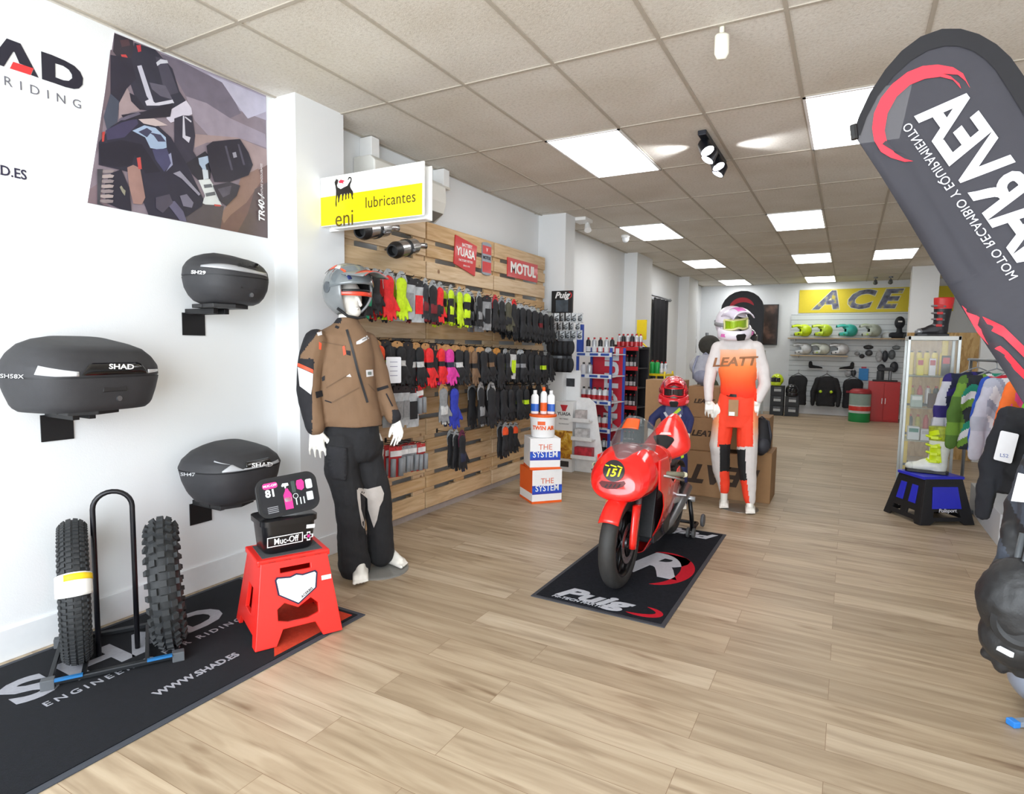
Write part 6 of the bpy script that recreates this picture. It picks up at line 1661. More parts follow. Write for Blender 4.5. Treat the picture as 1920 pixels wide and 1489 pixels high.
def gold():
    m = bpy.data.materials.new('gold_print'); m.use_nodes = True; nt = m.node_tree
    tc = nt.nodes.new('ShaderNodeTexCoord'); n = nt.nodes.new('ShaderNodeTexNoise'); n.inputs['Scale'].default_value = 9; n.inputs['Detail'].default_value = 5; n.inputs['Distortion'].default_value = 1.5
    nt.links.new(tc.outputs['Object'], n.inputs['Vector']); r = ramp_nodes(nt, n.outputs['Fac'], [(.3, '6a3f16'), (.45, 'b87a1e'), (.58, 'e0b13a'), (.72, 'f2e6c0')]); nt.links.new(r.outputs[0], nt.nodes['Principled BSDF'].inputs['Base Color']); return m
MB().bx(-.13, .10, -.002, 0, .16, .50).build('golden_picture', gold(), bd)
MB().bx(-.11, .06, -.003, 0, .06, .13).build('battery_picture', M('3c3c3e', .5, var=.4, scale=40), bd)
text('YUASA', .055, M('3a3a3c', .5, var=0), Tb2 @ Matrix.Translation((0, .70, 0)), bd, bold=.02)
text('BATTERIES', .024, M('5a5a5c', .5, var=0), Tb2 @ Matrix.Translation((0, .64, 0)), bd)
text('TECHNOLOGY', .02, M('5a5a5c', .5, var=0), Tb2 @ Matrix.Translation((0, .58, 0)), bd)
MB().poly([(-.05, .81), (.05, .81), (.025, .75), (.025, .735), (-.025, .735), (-.025, .75)], 0, .001, (), None, Tb2).build('red_emblem', M('c8303a', .5), bd)
MB().bx(-.09, .03, .197, .20, 1.02, 1.12).build('product_picture', M('3a3c40', .4, var=.5, scale=30), bd)

# ------------------------------------------------------------------ shelving racks with cans and bottles
def rack(name, label, loc, rz, w, d, h, zs, post_m, shelf_m, front_m, posts='box', back=None):
    t = thing(name, label, 'shelf rack', loc, rz)
    for x in (-w / 2 + .015, w / 2 - .015):
        for y in (.015, d - .015):
            MB().bx(x - .015, x + .015, y - .015, y + .015, 0, h).build('post', post_m, t, bevel=.002)
    for z in zs:
        s_ = MB(); s_.bx(-w / 2, w / 2, 0, d, z - .012, z); sh = s_.build('shelf', shelf_m, t)
        MB().bx(-w / 2 - .004, w / 2 + .004, -.012, 0, z - .035, z + .02).build('shelf_edge', front_m, sh, bevel=.002)
    if back: MB().bx(-w / 2, w / 2, d - .008, d, zs[0], h).build('back_panel', back, t)
    return t
BLUP = M('2f4fae', .4, var=.05); GRW = M('dfe2e6', .5, var=.03)
r1 = rack('oil_rack', 'blue and white oil rack with red back panel behind the cardboard display', (-2.88, 7.35, 0), R(-8), .52, .40, 1.50, [.12, .44, .80, 1.14, 1.42], BLUP, GRW, GRW, back=M('c8283a', .45, var=.05))
for z in (.44, .80, 1.14, 1.42):
    for x in (-.17, .02, .18): MB().bx(x - .07, x + .05, -.0155, -.0125, z - .022, z + .008).build('price_strip', M('34519e', .4, var=.1), r1)
text('MOTUL', .27, GRW, basis((.07, .388, .93), (0, 0, 1), (-1, 0, 0)), r1, bold=.05, xs=1.2)
MB().bx(-.26, -.18, .0, .05, 1.42, 1.80).build('header_panel', BLUP, r1)
r2 = rack('bottle_rack', 'tall black and red additive rack between the blue and yellow racks', (-2.80, 8.35, 0), R(-10), .42, .36, 1.52, [.12, .38, .66, .94, 1.22, 1.50], M('222226', .5), M('333338', .5), M('d0242c', .4), back=M('1e1e22', .5))
MB().bx(-.23, -.215, 0, .36, 0, 1.55).build('side_panel', M('2a2a2c', .5), r2)
YP = M('e6c814', .4, var=.04)
r3 = thing('oil_rack', 'yellow tubular oil rack with four shelves right of the black rack', 'shelf rack', (-2.62, 9.0, 0), R(-8))
for x in (-.28, -.02, .24):
    MB().tube([(x, 0, 0), (x, 0, 1.30 if x < .2 else 1.16)], .014, 8).build('post', YP, r3, smooth=True); MB().tube([(x, .3, 0), (x, .3, 1.30 if x < .2 else 1.16)], .014, 8).build('post', YP, r3, smooth=True)
MB().tube([(-.28, 0, 1.28), (-.28, 0, 1.50), (-.22, 0, 1.57), (-.12, 0, 1.57), (-.04, 0, 1.50), (-.02, 0, 1.28)], .014, 8).build('hoop', YP, r3, smooth=True)
for z in (.14, .48, .80, 1.12): MB().bx(-.02, .26, -.01, .31, z - .03, z).build('shelf', YP, r3, bevel=.003)
for z in (.30, .64, 1.0): MB().bx(-.28, -.02, -.01, .31, z - .03, z).build('shelf', YP, r3, bevel=.003)
MB().box((-.15, 0, 1.78), (.16, .012, .30)).build('header_sign', YP, r3)
MB().tube([(-.15, .0, 1.56), (-.15, 0, 1.64)], .008, 6).build('sign_rod', YP, r3)
def fill(rt, label, name, cat, group, z, xs_, y, r, h, bodys, capm, band=None, flat=1.0, cap_h=.02):
    mw = Matrix.Translation(rt.location) @ Matrix.Rotation(rt.rotation_euler.z, 4, 'Z')
    for i, x in enumerate(xs_):
        p = mw @ Vector((x, y, z)); bm_1 = bodys[i % len(bodys)]
        key = (name, r, h, id(bm_1), id(capm))
        lab = '%s %s from left %s' % (ORD[i], label[0], label[1].replace('black and red', 'black'))
        if key in fills:
            copy_tree(fills[key], p, None, lab, group, cat)
        else:
            fills[key] = bottle(lab, p, r, h, capm, bm_1, group, band, flat=flat, n=12, name=name, cat=cat, cap_h=cap_h)
fills = {}
mRED = M('c42a30', .35, var=.1); mBLK = M('26262a', .35, var=.1); mGRN = M('1fa04a', .35, var=.05); mSIL = M('c9ccd0', .3, .4, var=.1); mYB = M('7d7420', .4, var=.1); mWH = M('e4e4e6', .4, var=.05); mLb = M('e8e8e8', .5, var=.2)
xs5 = [-.19, -.11, -.03, .05, .13, .2]
for z, nm in ((.445, 'second shelf of the blue rack'), (.805, 'third shelf of the blue rack')):
    fill(r1, ('white canister', 'on the ' + nm), 'oil_can', 'can', 'canisters on the ' + nm, z, xs5, .10, .036, .17, [mWH, mSIL], mBLK, mRED)
fill(r1, ('grey tin', 'on the lowest shelf of the blue rack'), 'oil_can', 'can', 'tins on the lowest shelf of the blue rack', .125, xs5, .10, .036, .19, [mSIL, mWH], mBLK, mBLK)
fill(r1, ('white canister', 'on the fourth shelf of the blue rack'), 'oil_can', 'can', 'canisters on the fourth shelf of the blue rack', 1.145, [-.19, -.10], .08, .036, .15, [mWH, mSIL], mBLK, None)
fill(r1, ('spray can', 'on top of the blue rack'), 'spray_can', 'can', 'spray cans on top of the blue rack', 1.425, [-.14, -.05, .04, .13, .21], .10, .03, .20, [mBLK, mSIL], mRED, mLb)
xs4 = [-.14, -.07, .0, .07, .14]
for z, nm, b in ((.125, 'lowest shelf of the black and red rack', [mBLK]), (.385, 'second shelf of the black and red rack', [mBLK, mSIL]), (.665, 'third shelf of the black and red rack', [mBLK]), (.945, 'fourth shelf of the black and red rack', [mBLK]), (1.225, 'fifth shelf of the black and red rack', [mBLK])):
    fill(r2, ('slim bottle', 'on the ' + nm), 'bottle', 'bottle', 'bottles on the ' + nm, z, xs4, .08, .027, .17, b, mRED, mLb)
fill(r2, ('bottle', 'on top of the black and red rack'), 'bottle', 'bottle', 'bottles on top of the black and red rack', 1.505, xs4, .08, .03, .19, [mSIL, mBLK], mRED, mRED)
fill(r2, ('bottle in the back line', 'on top of the black and red rack'), 'bottle', 'bottle', 'rear bottles on top of the black and red rack', 1.505, xs4, .2, .03, .19, [mSIL, mBLK], mRED, mRED)
fill(r3, ('green bottle', 'on top shelf of the yellow rack'), 'bottle', 'bottle', 'green bottles on the yellow rack', 1.125, [.02, .10], .05, .038, .19, [mGRN], mRED, None)
fill(r3, ('clear spray bottle', 'on top shelf of the yellow rack'), 'bottle', 'bottle', 'spray bottles on the yellow rack', 1.125, [.17, .23], .05, .028, .17, [mSIL], mRED, mLb)
for z, nm in ((.145, 'lowest'), (.485, 'second'), (.805, 'third')):
    fill(r3, ('dark yellow bottle', 'on the %s shelf of the yellow rack' % nm), 'bottle', 'bottle', 'bottles on the %s shelf of the yellow rack' % nm, z, [.03, .09, .15, .21], .05, .026, .21, [mYB, mBLK], mBLK, None)
for z, nm in ((.305, 'low'), (.645, 'middle'), (1.005, 'upper')):
    fill(r3, ('yellow oil can', 'on the %s shelf under the yellow hoop' % nm), 'oil_can', 'can', 'cans in the hooped part of the yellow rack', z, [-.22, -.14, -.07], .05, .03, .17, [mYB, YP], mBLK, None)

# ------------------------------------------------------------------ curtain
cu = thing('curtain', 'black floor-length curtain hanging from a rail on the left wall', 'curtain', (WX, 11.95, 0))
MB().grid(lambda u, v: (.09 + .025 * math.sin(22 * u) + .01 * math.sin(9 * u + 3 * v), -.52 + 1.04 * u, .05 + 2.42 * v), 60, 10).build('cloth', M('17171c', .85, var=.2), cu, smooth=True, solid=.006)
MB().tube([(.09, -.78, 2.50), (.09, .75, 2.50)], .016, 10).build('rail', STEEL, cu, smooth=True)
for y in (-.75, .72): MB().box((.045, y, 2.5), (.09, .03, .06)).build('rail_bracket', STEEL, cu)
MB().grid(lambda u, v: (.05, -.74 + .2 * u, .05 + 2.42 * v), 6, 4).build('pale_lining', M('cfcdbf', .8), cu, solid=.004)

# ------------------------------------------------------------------ cartons behind the figures
KR = M('a5805a', .75, var=.06, bump=.1); KR2 = M('94704a', .75, var=.06)
def carton(label, x0, x1, y0, y1, z0, z1, m=KR, rz=0, letters=None, group=None):
    t = thing('cardboard_box', label, 'box', ((x0 + x1) / 2, (y0 + y1) / 2, z0), rz, group)
    w, d, h = x1 - x0, y1 - y0, z1 - z0
    MB().box((0, 0, h / 2), (w, d, h)).build('carton', m, t, bevel=.004)
    MB().box((0, 0, h + .0008), (.05, d - .01, .0015)).build('tape', M('b89b70', .4), t)
    if letters: text(letters[0], letters[1], M('3c2c20', .7, var=.05), FRONT((letters[2], -d / 2 - .0015, h * .52)) @ Matrix.Rotation(R(180 if letters[3] else 0), 4, 'Z'), t, bold=.04, shear=.3, xs=1.15)
    return t
carton('large brown carton with upside-down black lettering on the floor', -1.50, -.80, 6.28, 6.70, 0, .46, letters=('LEATT', .26, .03, True))
carton('brown carton on end at the right of the lettered carton', -.79, -.60, 6.30, 6.75, 0, .50, KR2)
carton('brown carton on the lettered carton behind the tail of the motorcycle', -1.44, -1.10, 6.32, 6.68, .462, .80, letters=('LEATT', .08, .02, False))
carton('brown carton on the lettered carton behind the orange trousers', -1.08, -.64, 6.32, 6.70, .503, .84, KR2)
carton('upper brown carton behind the child mannequin', -1.43, -1.12, 6.34, 6.66, .802, 1.12, letters=('LEATT', .06, 0, False))
carton('tall brown carton standing behind the child, left of the helmet', -2.05, -1.62, 6.9, 7.2, 0, 1.14, KR)
MBX = None
# grey rucksack
def rucksack(label, loc, rz, w, d, h, m, m2_, s=1.0, name='rucksack'):
    t = thing(name, label, 'bag', loc, rz)
    mb = MB(); mb.ell((0, 0, h * .42), (w / 2, d / 2, h * .45), None, None, 20, 12); mb.ell((0, .01, h * .72), (w * .40, d * .4, h * .26))
    organic(mb, 'bag_body', m, t, .012, 4, disp=.012, dscale=.08)
    MB().ell((0, -d * .38, h * .28), (w * .38, d * .25, h * .22)).build('front_pocket', m2_, t, smooth=True)
    for s_ in (-1, 1): MB().tube([(s_ * w * .2, d * .3, h * .92), (s_ * w * .32, -d * .1, h * .9), (s_ * w * .42, -d * .3, h * .55), (s_ * w * .44, -d * .1, h * .2)], .012, 8, flat=(1, 1, 1)).build('strap', m2_, t, smooth=True)
    MB().tube([(-.03, 0, h * .95), (0, 0, h * 1.02), (.03, 0, h * .95)], .008, 8).build('top_loop', m2_, t, smooth=True)
    return t
rucksack('pale grey rucksack on the cartons between the two off-road helmets', (-1.30, 6.48, 1.125), R(-5), .25, .2, .33, M('a7a9b4', .7, var=.15, bump=.2), M('8c90a4', .5, var=.2))
rucksack('dark olive rucksack with neon band behind the orange mannequin', (-.94, 6.52, .845), R(10), .26, .2, .36, M('34352c', .7, var=.2), M('c9e020', .5, var=.1), name='small_rucksack')
rucksack('black bag lying against the rear of the orange mannequin', (-.69, 6.15, .502), R(20), .17, .2, .36, M('1c1d22', .7, var=.2), M('2b2c34', .6), name='kit_bag')
# wall pegs with goods past the third pillar
def small(name, label, cat, loc, build, rz=0, group=None):
    t = thing(name, label, cat, loc, rz, group); build(t); return t
pw = at(1308, 600, 0, PX + .0)
def tall_panel(t):
    MB().box((.02, 0, 0), (.03, .5, .62)).build('board', M('39424a', .4, var=.3, scale=8), t)
    MB().box((.04, .0, .08), (.01, .4, .3)).build('picture', M('8fa2aa', .3, var=.4, scale=5), t)
    MB().tube([(.03, -.3, -.34), (.03, -.3, .42)], .012, 8).build('red_edge', M('8c3a48', .4), t)
small('wall_poster', 'dark framed picture board on the left wall beyond the curtain', 'picture', (WX, 15.2, 2.12), tall_panel)
def jersey_small(t, m, m2_=None):
    mb = MB(); mb.ell((.03, 0, 0), (.05, .22, .30)); mb.cap((.03, -.18, .18), (.03, -.30, -.12), .07, .05); mb.cap((.03, .18, .18), (.03, .30, -.12), .07, .05)
    organic(mb, 'cloth', m, t, .02, 3, disp=.02, dscale=.1)
    MB().tube([(.03, -.12, .27), (.03, 0, .33), (.03, .12, .27)], .006, 6).build('hanger', BLACK, t)
    MB().tube([(.03, 0, .33), (.03, 0, .37), (-.0, 0, .39)], .004, 6).build('hanger_hook', STEEL, t)
small('hanging_garment', 'pale garment hanging on the left wall behind the orange mannequin', 'garment', (WX, 15.0, 1.55), lambda t: jersey_small(t, M('b4b4b2', .8, var=.3, scale=8)))
small('hanging_garment', 'grey-green garment hanging on the left wall below the picture board', 'garment', (WX, 14.75, 1.10), lambda t: jersey_small(t, M('62665c', .8, var=.3, scale=8)))
def column_stand(t, m, n):
    MB().tube([(0, 0, 0), (0, 0, 1.7)], .018, 8).build('pole', STEEL, t)
    MB().lathe([(.2, 0), (.2, .015), (.02, .03)]).build('base', STEEL, t)
    for i in range(n): 
        mb = MB(); mb.ell((.05 * (-1) ** i, -.08, .55 + i * .25), (.13, .09, .12)); mb.build('bag', [M('3c3a34', .8, var=.3), M('8f9096', .7, var=.2), M('4c4f3c', .8, var=.2), M('c4c4c6', .7, var=.2)][i % 4], t, smooth=True)
small('display_stand', 'pole stand hung with small dark and grey bags behind the child mannequin', 'stand', (-1.52, 7.6, 0), lambda t: column_stand(t, None, 5))

# ================================================================== REAR WALL
def bq(px, py, y=BY - .02): return at(px, py, 1, y)
# television
a, b_ = bq(1392, 572), bq(1457, 647)
tv = thing('television', 'dark flat television on the rear wall behind the orange mannequin', 'television', ((a.x + b_.x) / 2, BY - .005, (a.z + b_.z) / 2))
w_, h_ = b_.x - a.x, a.z - b_.z
MB().box((0, -.03, 0), (w_, .05, h_)).build('case', M('1a1a1c', .3), tv, bevel=.006)
def tvm():
    m = bpy.data.materials.new('screen_picture'); m.use_nodes = True; nt = m.node_tree
    tc = nt.nodes.new('ShaderNodeTexCoord'); n = nt.nodes.new('ShaderNodeTexNoise'); n.inputs['Scale'].default_value = 1.6; n.inputs['Detail'].default_value = 4
    nt.links.new(tc.outputs['Object'], n.inputs['Vector']); r = ramp_nodes(nt, n.outputs['Fac'], [(.38, '1c1816'), (.52, '3a2e28'), (.66, '8a6858')]); b = nt.nodes['Principled BSDF']; nt.links.new(r.outputs[0], b.inputs['Base Color']); b.inputs['Roughness'].default_value = .25; return m
MB().box((0, -.057, 0), (w_ - .04, .004, h_ - .04)).build('screen', tvm(), tv)
# second dark feather flag behind
def feather(t, outline, pole, m, th=.006, T=None):
    pass
a = bq(1393, 552, 13.5)
ff = thing('feather_flag', 'dark round-topped feather flag with a red arc behind the orange mannequin', 'flag', (a.x, 13.5, 0))
out = [(-.42, 1.95)] + [(-.42 * math.cos(R(q)), 2.32 + .40 * math.sin(R(q))) for q in range(0, 181, 15)] + [(.40, 1.6), (.22, .6), (.16, .35), (.12, .35), (.0, .9), (-.3, 1.6)]
MB().poly(out, 0, .006, (), None, FRONT((0, 0, 0))).build('cloth', M('2a2b30', .7, var=.1), ff)
MB().poly(crescent(0, 0, (.26, .24), .10, 30, 170, None), 0, .001, (), None, FRONT((0, -.007, 2.3))).build('red_arc', M('b0303c', .7), ff)
MB().tube([(.14, .01, 0), (.14, .01, .4), (.42, .01, 1.6), (.42, .01, 2.3)] + [(.42 * math.cos(R(q)), .01, 2.32 + .40 * math.sin(R(q))) for q in range(10, 181, 17)], .012, 8).build('pole', BLACK, ff, smooth=True)
MB().lathe([(.2, 0), (.2, .02), (.03, .05)], c=(.14, .01, 0)).build('foot', BLACK, ff)
# banner
a, b_ = bq(1499, 545), bq(1712, 582)
bn = thing('banner', 'long yellow banner reading ACE with picture-filled letters on the rear wall', 'banner', (0, BY - .01, 2.66))
MB().bx(-1.10, 1.90, -.008, 0, -.27, .27).build('panel', M('d9c62c', .6, var=.03), bn)
def pic():
    m = bpy.data.materials.new('letter_pictures'); m.use_nodes = True; nt = m.node_tree
    tc = nt.nodes.new('ShaderNodeTexCoord'); n = nt.nodes.new('ShaderNodeTexNoise'); n.inputs['Scale'].default_value = 7; n.inputs['Detail'].default_value = 4
    nt.links.new(tc.outputs['Object'], n.inputs['Vector']); r = ramp_nodes(nt, n.outputs['Fac'], [(.34, '3a3a40'), (.46, '5a5c74'), (.56, '6b7080'), (.66, 'b8aa40')]); nt.links.new(r.outputs[0], nt.nodes['Principled BSDF'].inputs['Base Color']); return m
PCM = pic(); EDG = M('d5d3b0', .6)
for ch, x in (('A', -.52), ('C', .10), ('E', .66), ('R', 1.30)):
    text(ch, .56, EDG, FRONT((x, -.0095, 0)), bn, name='letter_edge', bold=.065, shear=.3, xs=1.25)
    text(ch, .56, PCM, FRONT((x, -.012, 0)), bn, name='letter', bold=.04, shear=.3, xs=1.25)
# slat wall
sl = MB(); sl.bx(-1.25, 1.75, BY - .035, BY - .0, .18, 2.36)
sw = sl.build('slatwall_panel', M('d4dadd', .45, var=.02)); struct(sw, 'white slatted display panelling on the rear wall')
g = MB()
for i in range(18): g.bx(-1.25, 1.75, BY - .0365, BY - .0352, .30 + i * .12, .312 + i * .12)
struct(g.build('trim_1', M('9aa2a6', .5)), 'thin grey grooves of the slatted panelling')
# shelves
def shelf(label, x0, x1, z):
    t = thing('wall_shelf', label, 'shelf', ((x0 + x1) / 2, BY - .04, z), group='thin wooden shelves on the slatted panelling')
    w = x1 - x0; MB().box((0, -.16, -.012), (w, .32, .022)).build('board', M('c4ab86', .6), t)
    for x in (-w / 2 + .15, w / 2 - .15): MB().box((x, -.12, -.045), (.015, .24, .045)).build('bracket', GRW, t)
shelf('long upper wooden shelf of helmets on the rear wall', -1.28, 1.15, 1.80)
shelf('short lower wooden shelf of white helmets on the rear wall', -1.20, -.02, 1.40)
hl = [(-.95, 'lime and black', 'c6e21c', '2a2c2c'), (-.52, 'lime and grey', 'b8d430', '8a9090'), (-.02, 'turquoise and green', '3cb6a8', '3a9a40'), (.44, 'grey and lime', 'b9c2b4', 'a4cc28')]
hp_ = None
for i, (x, nm, c1, c2) in enumerate(hl):
    t = thing('off_road_helmet', '%s off-road helmet on the upper rear shelf, %s from the television' % (nm, ORD[i]), 'helmet', (x, BY - .2, 1.965), R(-78), 'off-road helmets on the upper rear shelf')
    mx_helmet(t, M(c1, .35, var=.2, scale=14), M(c1, .35, var=.2), M(c2, .35), BLACK, goggles=False, s=1.02)
for i, (x, nm, c1, c2) in enumerate([(-.92, 'white and grey', 'd6dadc', '3c4448'), (-.54, 'white and lime', 'd0d6cc', 'aacc22'), (-.16, 'white and black', 'd8dadc', '2c3034')]):
    t = thing('off_road_helmet', '%s off-road helmet on the lower rear shelf, %s from the television' % (nm, ORD[i]), 'helmet', (x, BY - .2, 1.54), R(-82), 'off-road helmets on the lower rear shelf')
    mx_helmet(t, M(c1, .35, var=.2, scale=14), M(c1, .35, var=.2), M(c2, .35), BLACK, goggles=False, s=.95)
# balaclava busts, caps
def bust(t, m, glossy=False):
    mb = MB(); mb.ell((0, 0, .34), (.10, .11, .14)); mb.cap((0, 0, .1), (0, 0, .26), .06, .05); mb.cap((-.13, 0, .06), (.13, 0, .06), .07, .07)
    organic(mb, 'bust', m, t, .012, 4)
    MB().box((0, -.1, .36), (.08, .02, .03)).build('eye_opening', WHITE, t, bevel=.006)
small('display_bust', 'bust with a black balaclava on the upper rear shelf', 'bust', (.96 - .02, BY - .2, 1.803), lambda t: bust(t, M('1d2028', .7)))
for i, x in enumerate((.76, 1.08)):
    pass
def capd(t, m):
    MB().lathe([(.0, .14), (.06, .13), (.105, .08), (.115, 0), (.11, 0)]).build('crown', m, t, smooth=True)
    MB().box((0, -.15, .01), (.15, .10, .008), None, Euler((R(8), 0, 0))).build('brim', m, t, bevel=.003)
small('baseball_cap', 'white cap left of the black balaclava bust', 'cap', (.72, BY - .12, 1.803), lambda t: capd(t, M('d6dcdf', .7)))
small('baseball_cap', 'dark cap at the right end of the upper rear shelf', 'cap', (1.07 + .05, BY - .36, 1.803), lambda t: capd(t, M('33383c', .7)))
# shoes on pegs
def shoe(t, m):
    mb = MB(); mb.cap((-.09, 0, .06), (.08, 0, .035), .045, .035); mb.cap((-.10, 0, .15), (-.095, 0, .07), .04, .045); mb.cap((.07, 0, .035), (.13, 0, .03), .036, .03)
    organic(mb, 'upper', m, t, .009, 4); MB().poly([(-.15, -.045), (.12, -.045), (.17, 0), (.12, .045), (-.15, .045)], 0, .02, (), None).build('sole', M('d8dadc', .6), t, bevel=.004)
small('riding_shoe', 'black riding shoe on the slatted wall, left one of two', 'shoe', (-.68, BY - .12, 1.07), lambda t: shoe(t, DK))
small('riding_shoe', 'black riding shoe on the slatted wall, right one of two', 'shoe', (-.02, BY - .12, 1.07), lambda t: shoe(t, DK), R(180))
# jackets on hangers
def jacket_h(t, m, acc_m=None, vest=False, spots=False, L=.68):
    mb = MB(); rings = []
    for z, w, d in ((0, .10, .05), (-.05, .36, .09), (-.12, .42, .12), (-.35, .38, .13), (-L, .40, .13), (-L - .02, .36, .10)):
        rings.append([(w / 2 * c, d / 2 * s_, z) for c, s_ in [se(2 * PI * i / 20 + .001, 2.4) for i in range(20)]])
    mb.loft(rings)
    if not vest:
        for s_ in (-1, 1): mb.cap((s_ * .18, 0, -.10), (s_ * .27, -.02, -.38), .07, .06); mb.cap((s_ * .27, -.02, -.38), (s_ * .26, -.05, -.66), .06, .045)
    organic(mb, 'cloth', m, t, .014, 3, disp=.025, dscale=.12)
    MB().tube([(-.16, 0, -.04), (0, 0, .05), (.16, 0, -.04)], .008, 6).build('hanger', BLACK, t)
    MB().tube([(0, 0, .05), (0, 0, .10), (0, .06, .12), (0, .19, .12)], .005, 6).build('hanger_hook', STEEL, t)
    if spots:
        for s_ in (-1, 1): MB().lathe([(.035, 0), (.03, .012), (0, .016)], c=(s_ * .11, -.075, -.36), ax=(0, -1, 0)).build('neon_patch', NE, t, smooth=True)
    if acc_m: MB().box((0, -.07, -.30), (.26, .02, .05)).build('chest_stripe', acc_m, t, bevel=.004)
small('hanging_jacket', 'black body protector hanging half hidden behind the stacked black boxes', 'jacket', (-1.02, BY - .22, .92), lambda t: jacket_h(t, DK, None, True))
small('hanging_jacket', 'black protector jacket with two neon chest patches on the rear wall', 'jacket', (-.42, BY - .22, .92), lambda t: jacket_h(t, DK, None, False, True))
small('hanging_jacket', 'black sleeveless protector with dark red stripe on the rear wall', 'jacket', (.12, BY - .2, .88), lambda t: jacket_h(t, M('1c1c22', .8, var=.2), M('8a2430', .6), True, L=.66))
# goggles, protectors and parts on the panelling
parts_ = [(1607, 663, 'b8bcc0', .07, .10), (1616, 668, '3a3c42', .07, .10), (1629, 662, '55585c', .11, .14), (1628, 651, '3d4044', .16, .10), (1648, 668, 'c8ccd0', .10, .26), (1659, 668, '3a3e46', .08, .26), (1672, 665, '6a7076', .10, .22), (1680, 652, '8f979c', .12, .10), (1676, 688, '30343c', .12, .24), (1600, 699, '484b52', .08, .16), (1652, 690, '2c2f36', .12, .18), (1590, 700, 'c9ced2', .10, .16)]
for i, (px, py, c, w, h) in enumerate(parts_):
    p = bq(px, py)
    def f(t, c=c, w=w, h=h):
        mb = MB(); mb.ell((0, -.05, 0), (w / 2 + .02, .04, h / 2), None, None, 14, 8); mb.build('moulded_guard', M(c, .4, var=.4, scale=18), t, smooth=True)
        MB().box((0, -.01, h / 2 + .015), (w * .7, .004, .05)).build('header_card', M('d0d4d6', .4, var=.2), t)
        MB().tube([(0, .0, h / 2 + .03), (0, -.09, h / 2 + .03)], .004, 5).build('peg', STEEL, t)
    small('body_guard', '%s carded body guard on the slatted wall, %s from the shoes' % ({'b8bcc0': 'pale', '3a3c42': 'dark', '55585c': 'grey', '3d4044': 'wide dark', 'c8ccd0': 'long pale', '3a3e46': 'long dark', '6a7076': 'long grey', '8f979c': 'small grey', '30343c': 'low dark', '484b52': 'low grey', '2c2f36': 'low black', 'c9ced2': 'low white'}[c], ORD[i]), 'body guard', (p.x, BY - .036, p.z), f, 0, 'guards on the slatted wall')
p = bq(1619, 702)
small('blue_package', 'bright blue package hanging above the oil drum', 'package', (p.x, BY - .036, p.z), lambda t: (MB().box((0, -.02, 0), (.19, .03, .27)).build('box', M('2f8fd8', .5, var=.1), t, bevel=.004), MB().box((0, -.01, .15), (.1, .004, .05)).build('header', M('c84858', .5), t)))
# stacked helmet boxes
BXB = M('2b2e33', .5, var=.08)
def hbox(label, x, z, y=15.25):
    t = thing('helmet_box', label, 'box', (x, y, z), 0, 'black boxes stacked by the rear wall')
    MB().box((0, 0, .115), (.28, .30, .225)).build('carton', BXB, t, bevel=.003)
    MB().box((.01, -.1515, .13), (.15, .002, .06)).build('white_label', M('c9ced2', .5, var=.2, scale=60), t)
    MB().box((.01, -.1515, .19), (.15, .002, .022)).build('grey_strip', M('7d8288', .5, var=.2), t)
for i in range(3): hbox('black carton with white label, %s in the left stack by the rear wall' % ['lowest', 'middle one', 'topmost'][i], -1.40, .228 * i)
for i in range(2): hbox('black carton with white label, %s in the right stack by the rear wall' % ['lower one', 'upper one'][i], -1.08, .228 * i)
def road_helmet(t, m, m2_, s=1.0):
    S_ = Matrix.Diagonal((s, s, s, 1)); mb = MB(S_); shell_grid(mb, .125, .15, .14, 50, 24, lo=-60); mb.build('shell', m, t, smooth=True, solid=.012)
    mb = MB(S_); mb.grid(lambda u, v: (.13 * math.sin(R(-60 + 120 * u)), -.158 * math.cos(R(-60 + 120 * u)), -.045 + .10 * v), 18, 4); mb.build('visor', M('15181c', .08, coat=.8), t, smooth=True, solid=.004)
    mb = MB(S_); mb.grid(lambda u, v: (.128 * math.sin(R(-70 + 140 * u)), -.160 * math.cos(R(-70 + 140 * u)), -.12 + .075 * v), 18, 4); mb.build('chin_bar', m2_, t, smooth=True, solid=.012)
small('full_face_helmet', 'neon yellow helmet on the left stack of black boxes', 'helmet', (-1.42, 15.2, .815), lambda t: road_helmet(t, M('cfe820', .3, coat=.4), M('cfe820', .3, coat=.4)), R(-20))
small('full_face_helmet', 'black helmet beside the neon yellow helmet', 'helmet', (-1.10, 15.2, .587), lambda t: road_helmet(t, M('1b1c20', .3, coat=.4), M('1b1c20', .3, coat=.4)), R(10))
# red cabinet, machine on top, drum
rc = thing('tool_cabinet', 'red two-door steel cabinet at the right of the rear wall', 'cabinet', (.70, 15.35, 0))
RC = M('c01c1c', .35, var=.05, coat=.2)
MB().bx(-.29, .29, -.2, .2, 0, .86).build('body', RC, rc, bevel=.005)
for s_ in (-1, 1):
    d = MB().bx(min(s_ * .003, s_ * .283), max(s_ * .003, s_ * .283), -.218, -.2, .03, .83).build('door', RC, rc, bevel=.003)
    MB().box((s_ * .03, -.224, .45), (.012, .012, .12)).build('handle', CHROME, d)
def vise(t):
    MB().bx(-.24, .22, -.12, .12, 0, .03).build('plate', BLACK, t); MB().cyl((-.1, 0, .03), (-.1, 0, .22), .07).build('motor', M('3a3d42', .5), t, auto=40)
    MB().cyl((.08, 0, .03), (.08, 0, .30), .03).build('column', STEEL, t, auto=40); MB().box((.0, 0, .26), (.3, .1, .07)).build('head', M('2a2d33', .5), t, bevel=.01)
small('bench_machine', 'dark workshop machine on top of the red cabinet', 'machine', (.72, 15.35, .863), vise)
dr = thing('oil_drum', 'green and white oil drum with a red band left of the red cabinet', 'drum', (.26, 14.92, 0))
MB().lathe([(.20, 0), (.205, .01), (.205, .19)], n=32).build('green_base', M('1c8a48', .4), dr, auto=40)
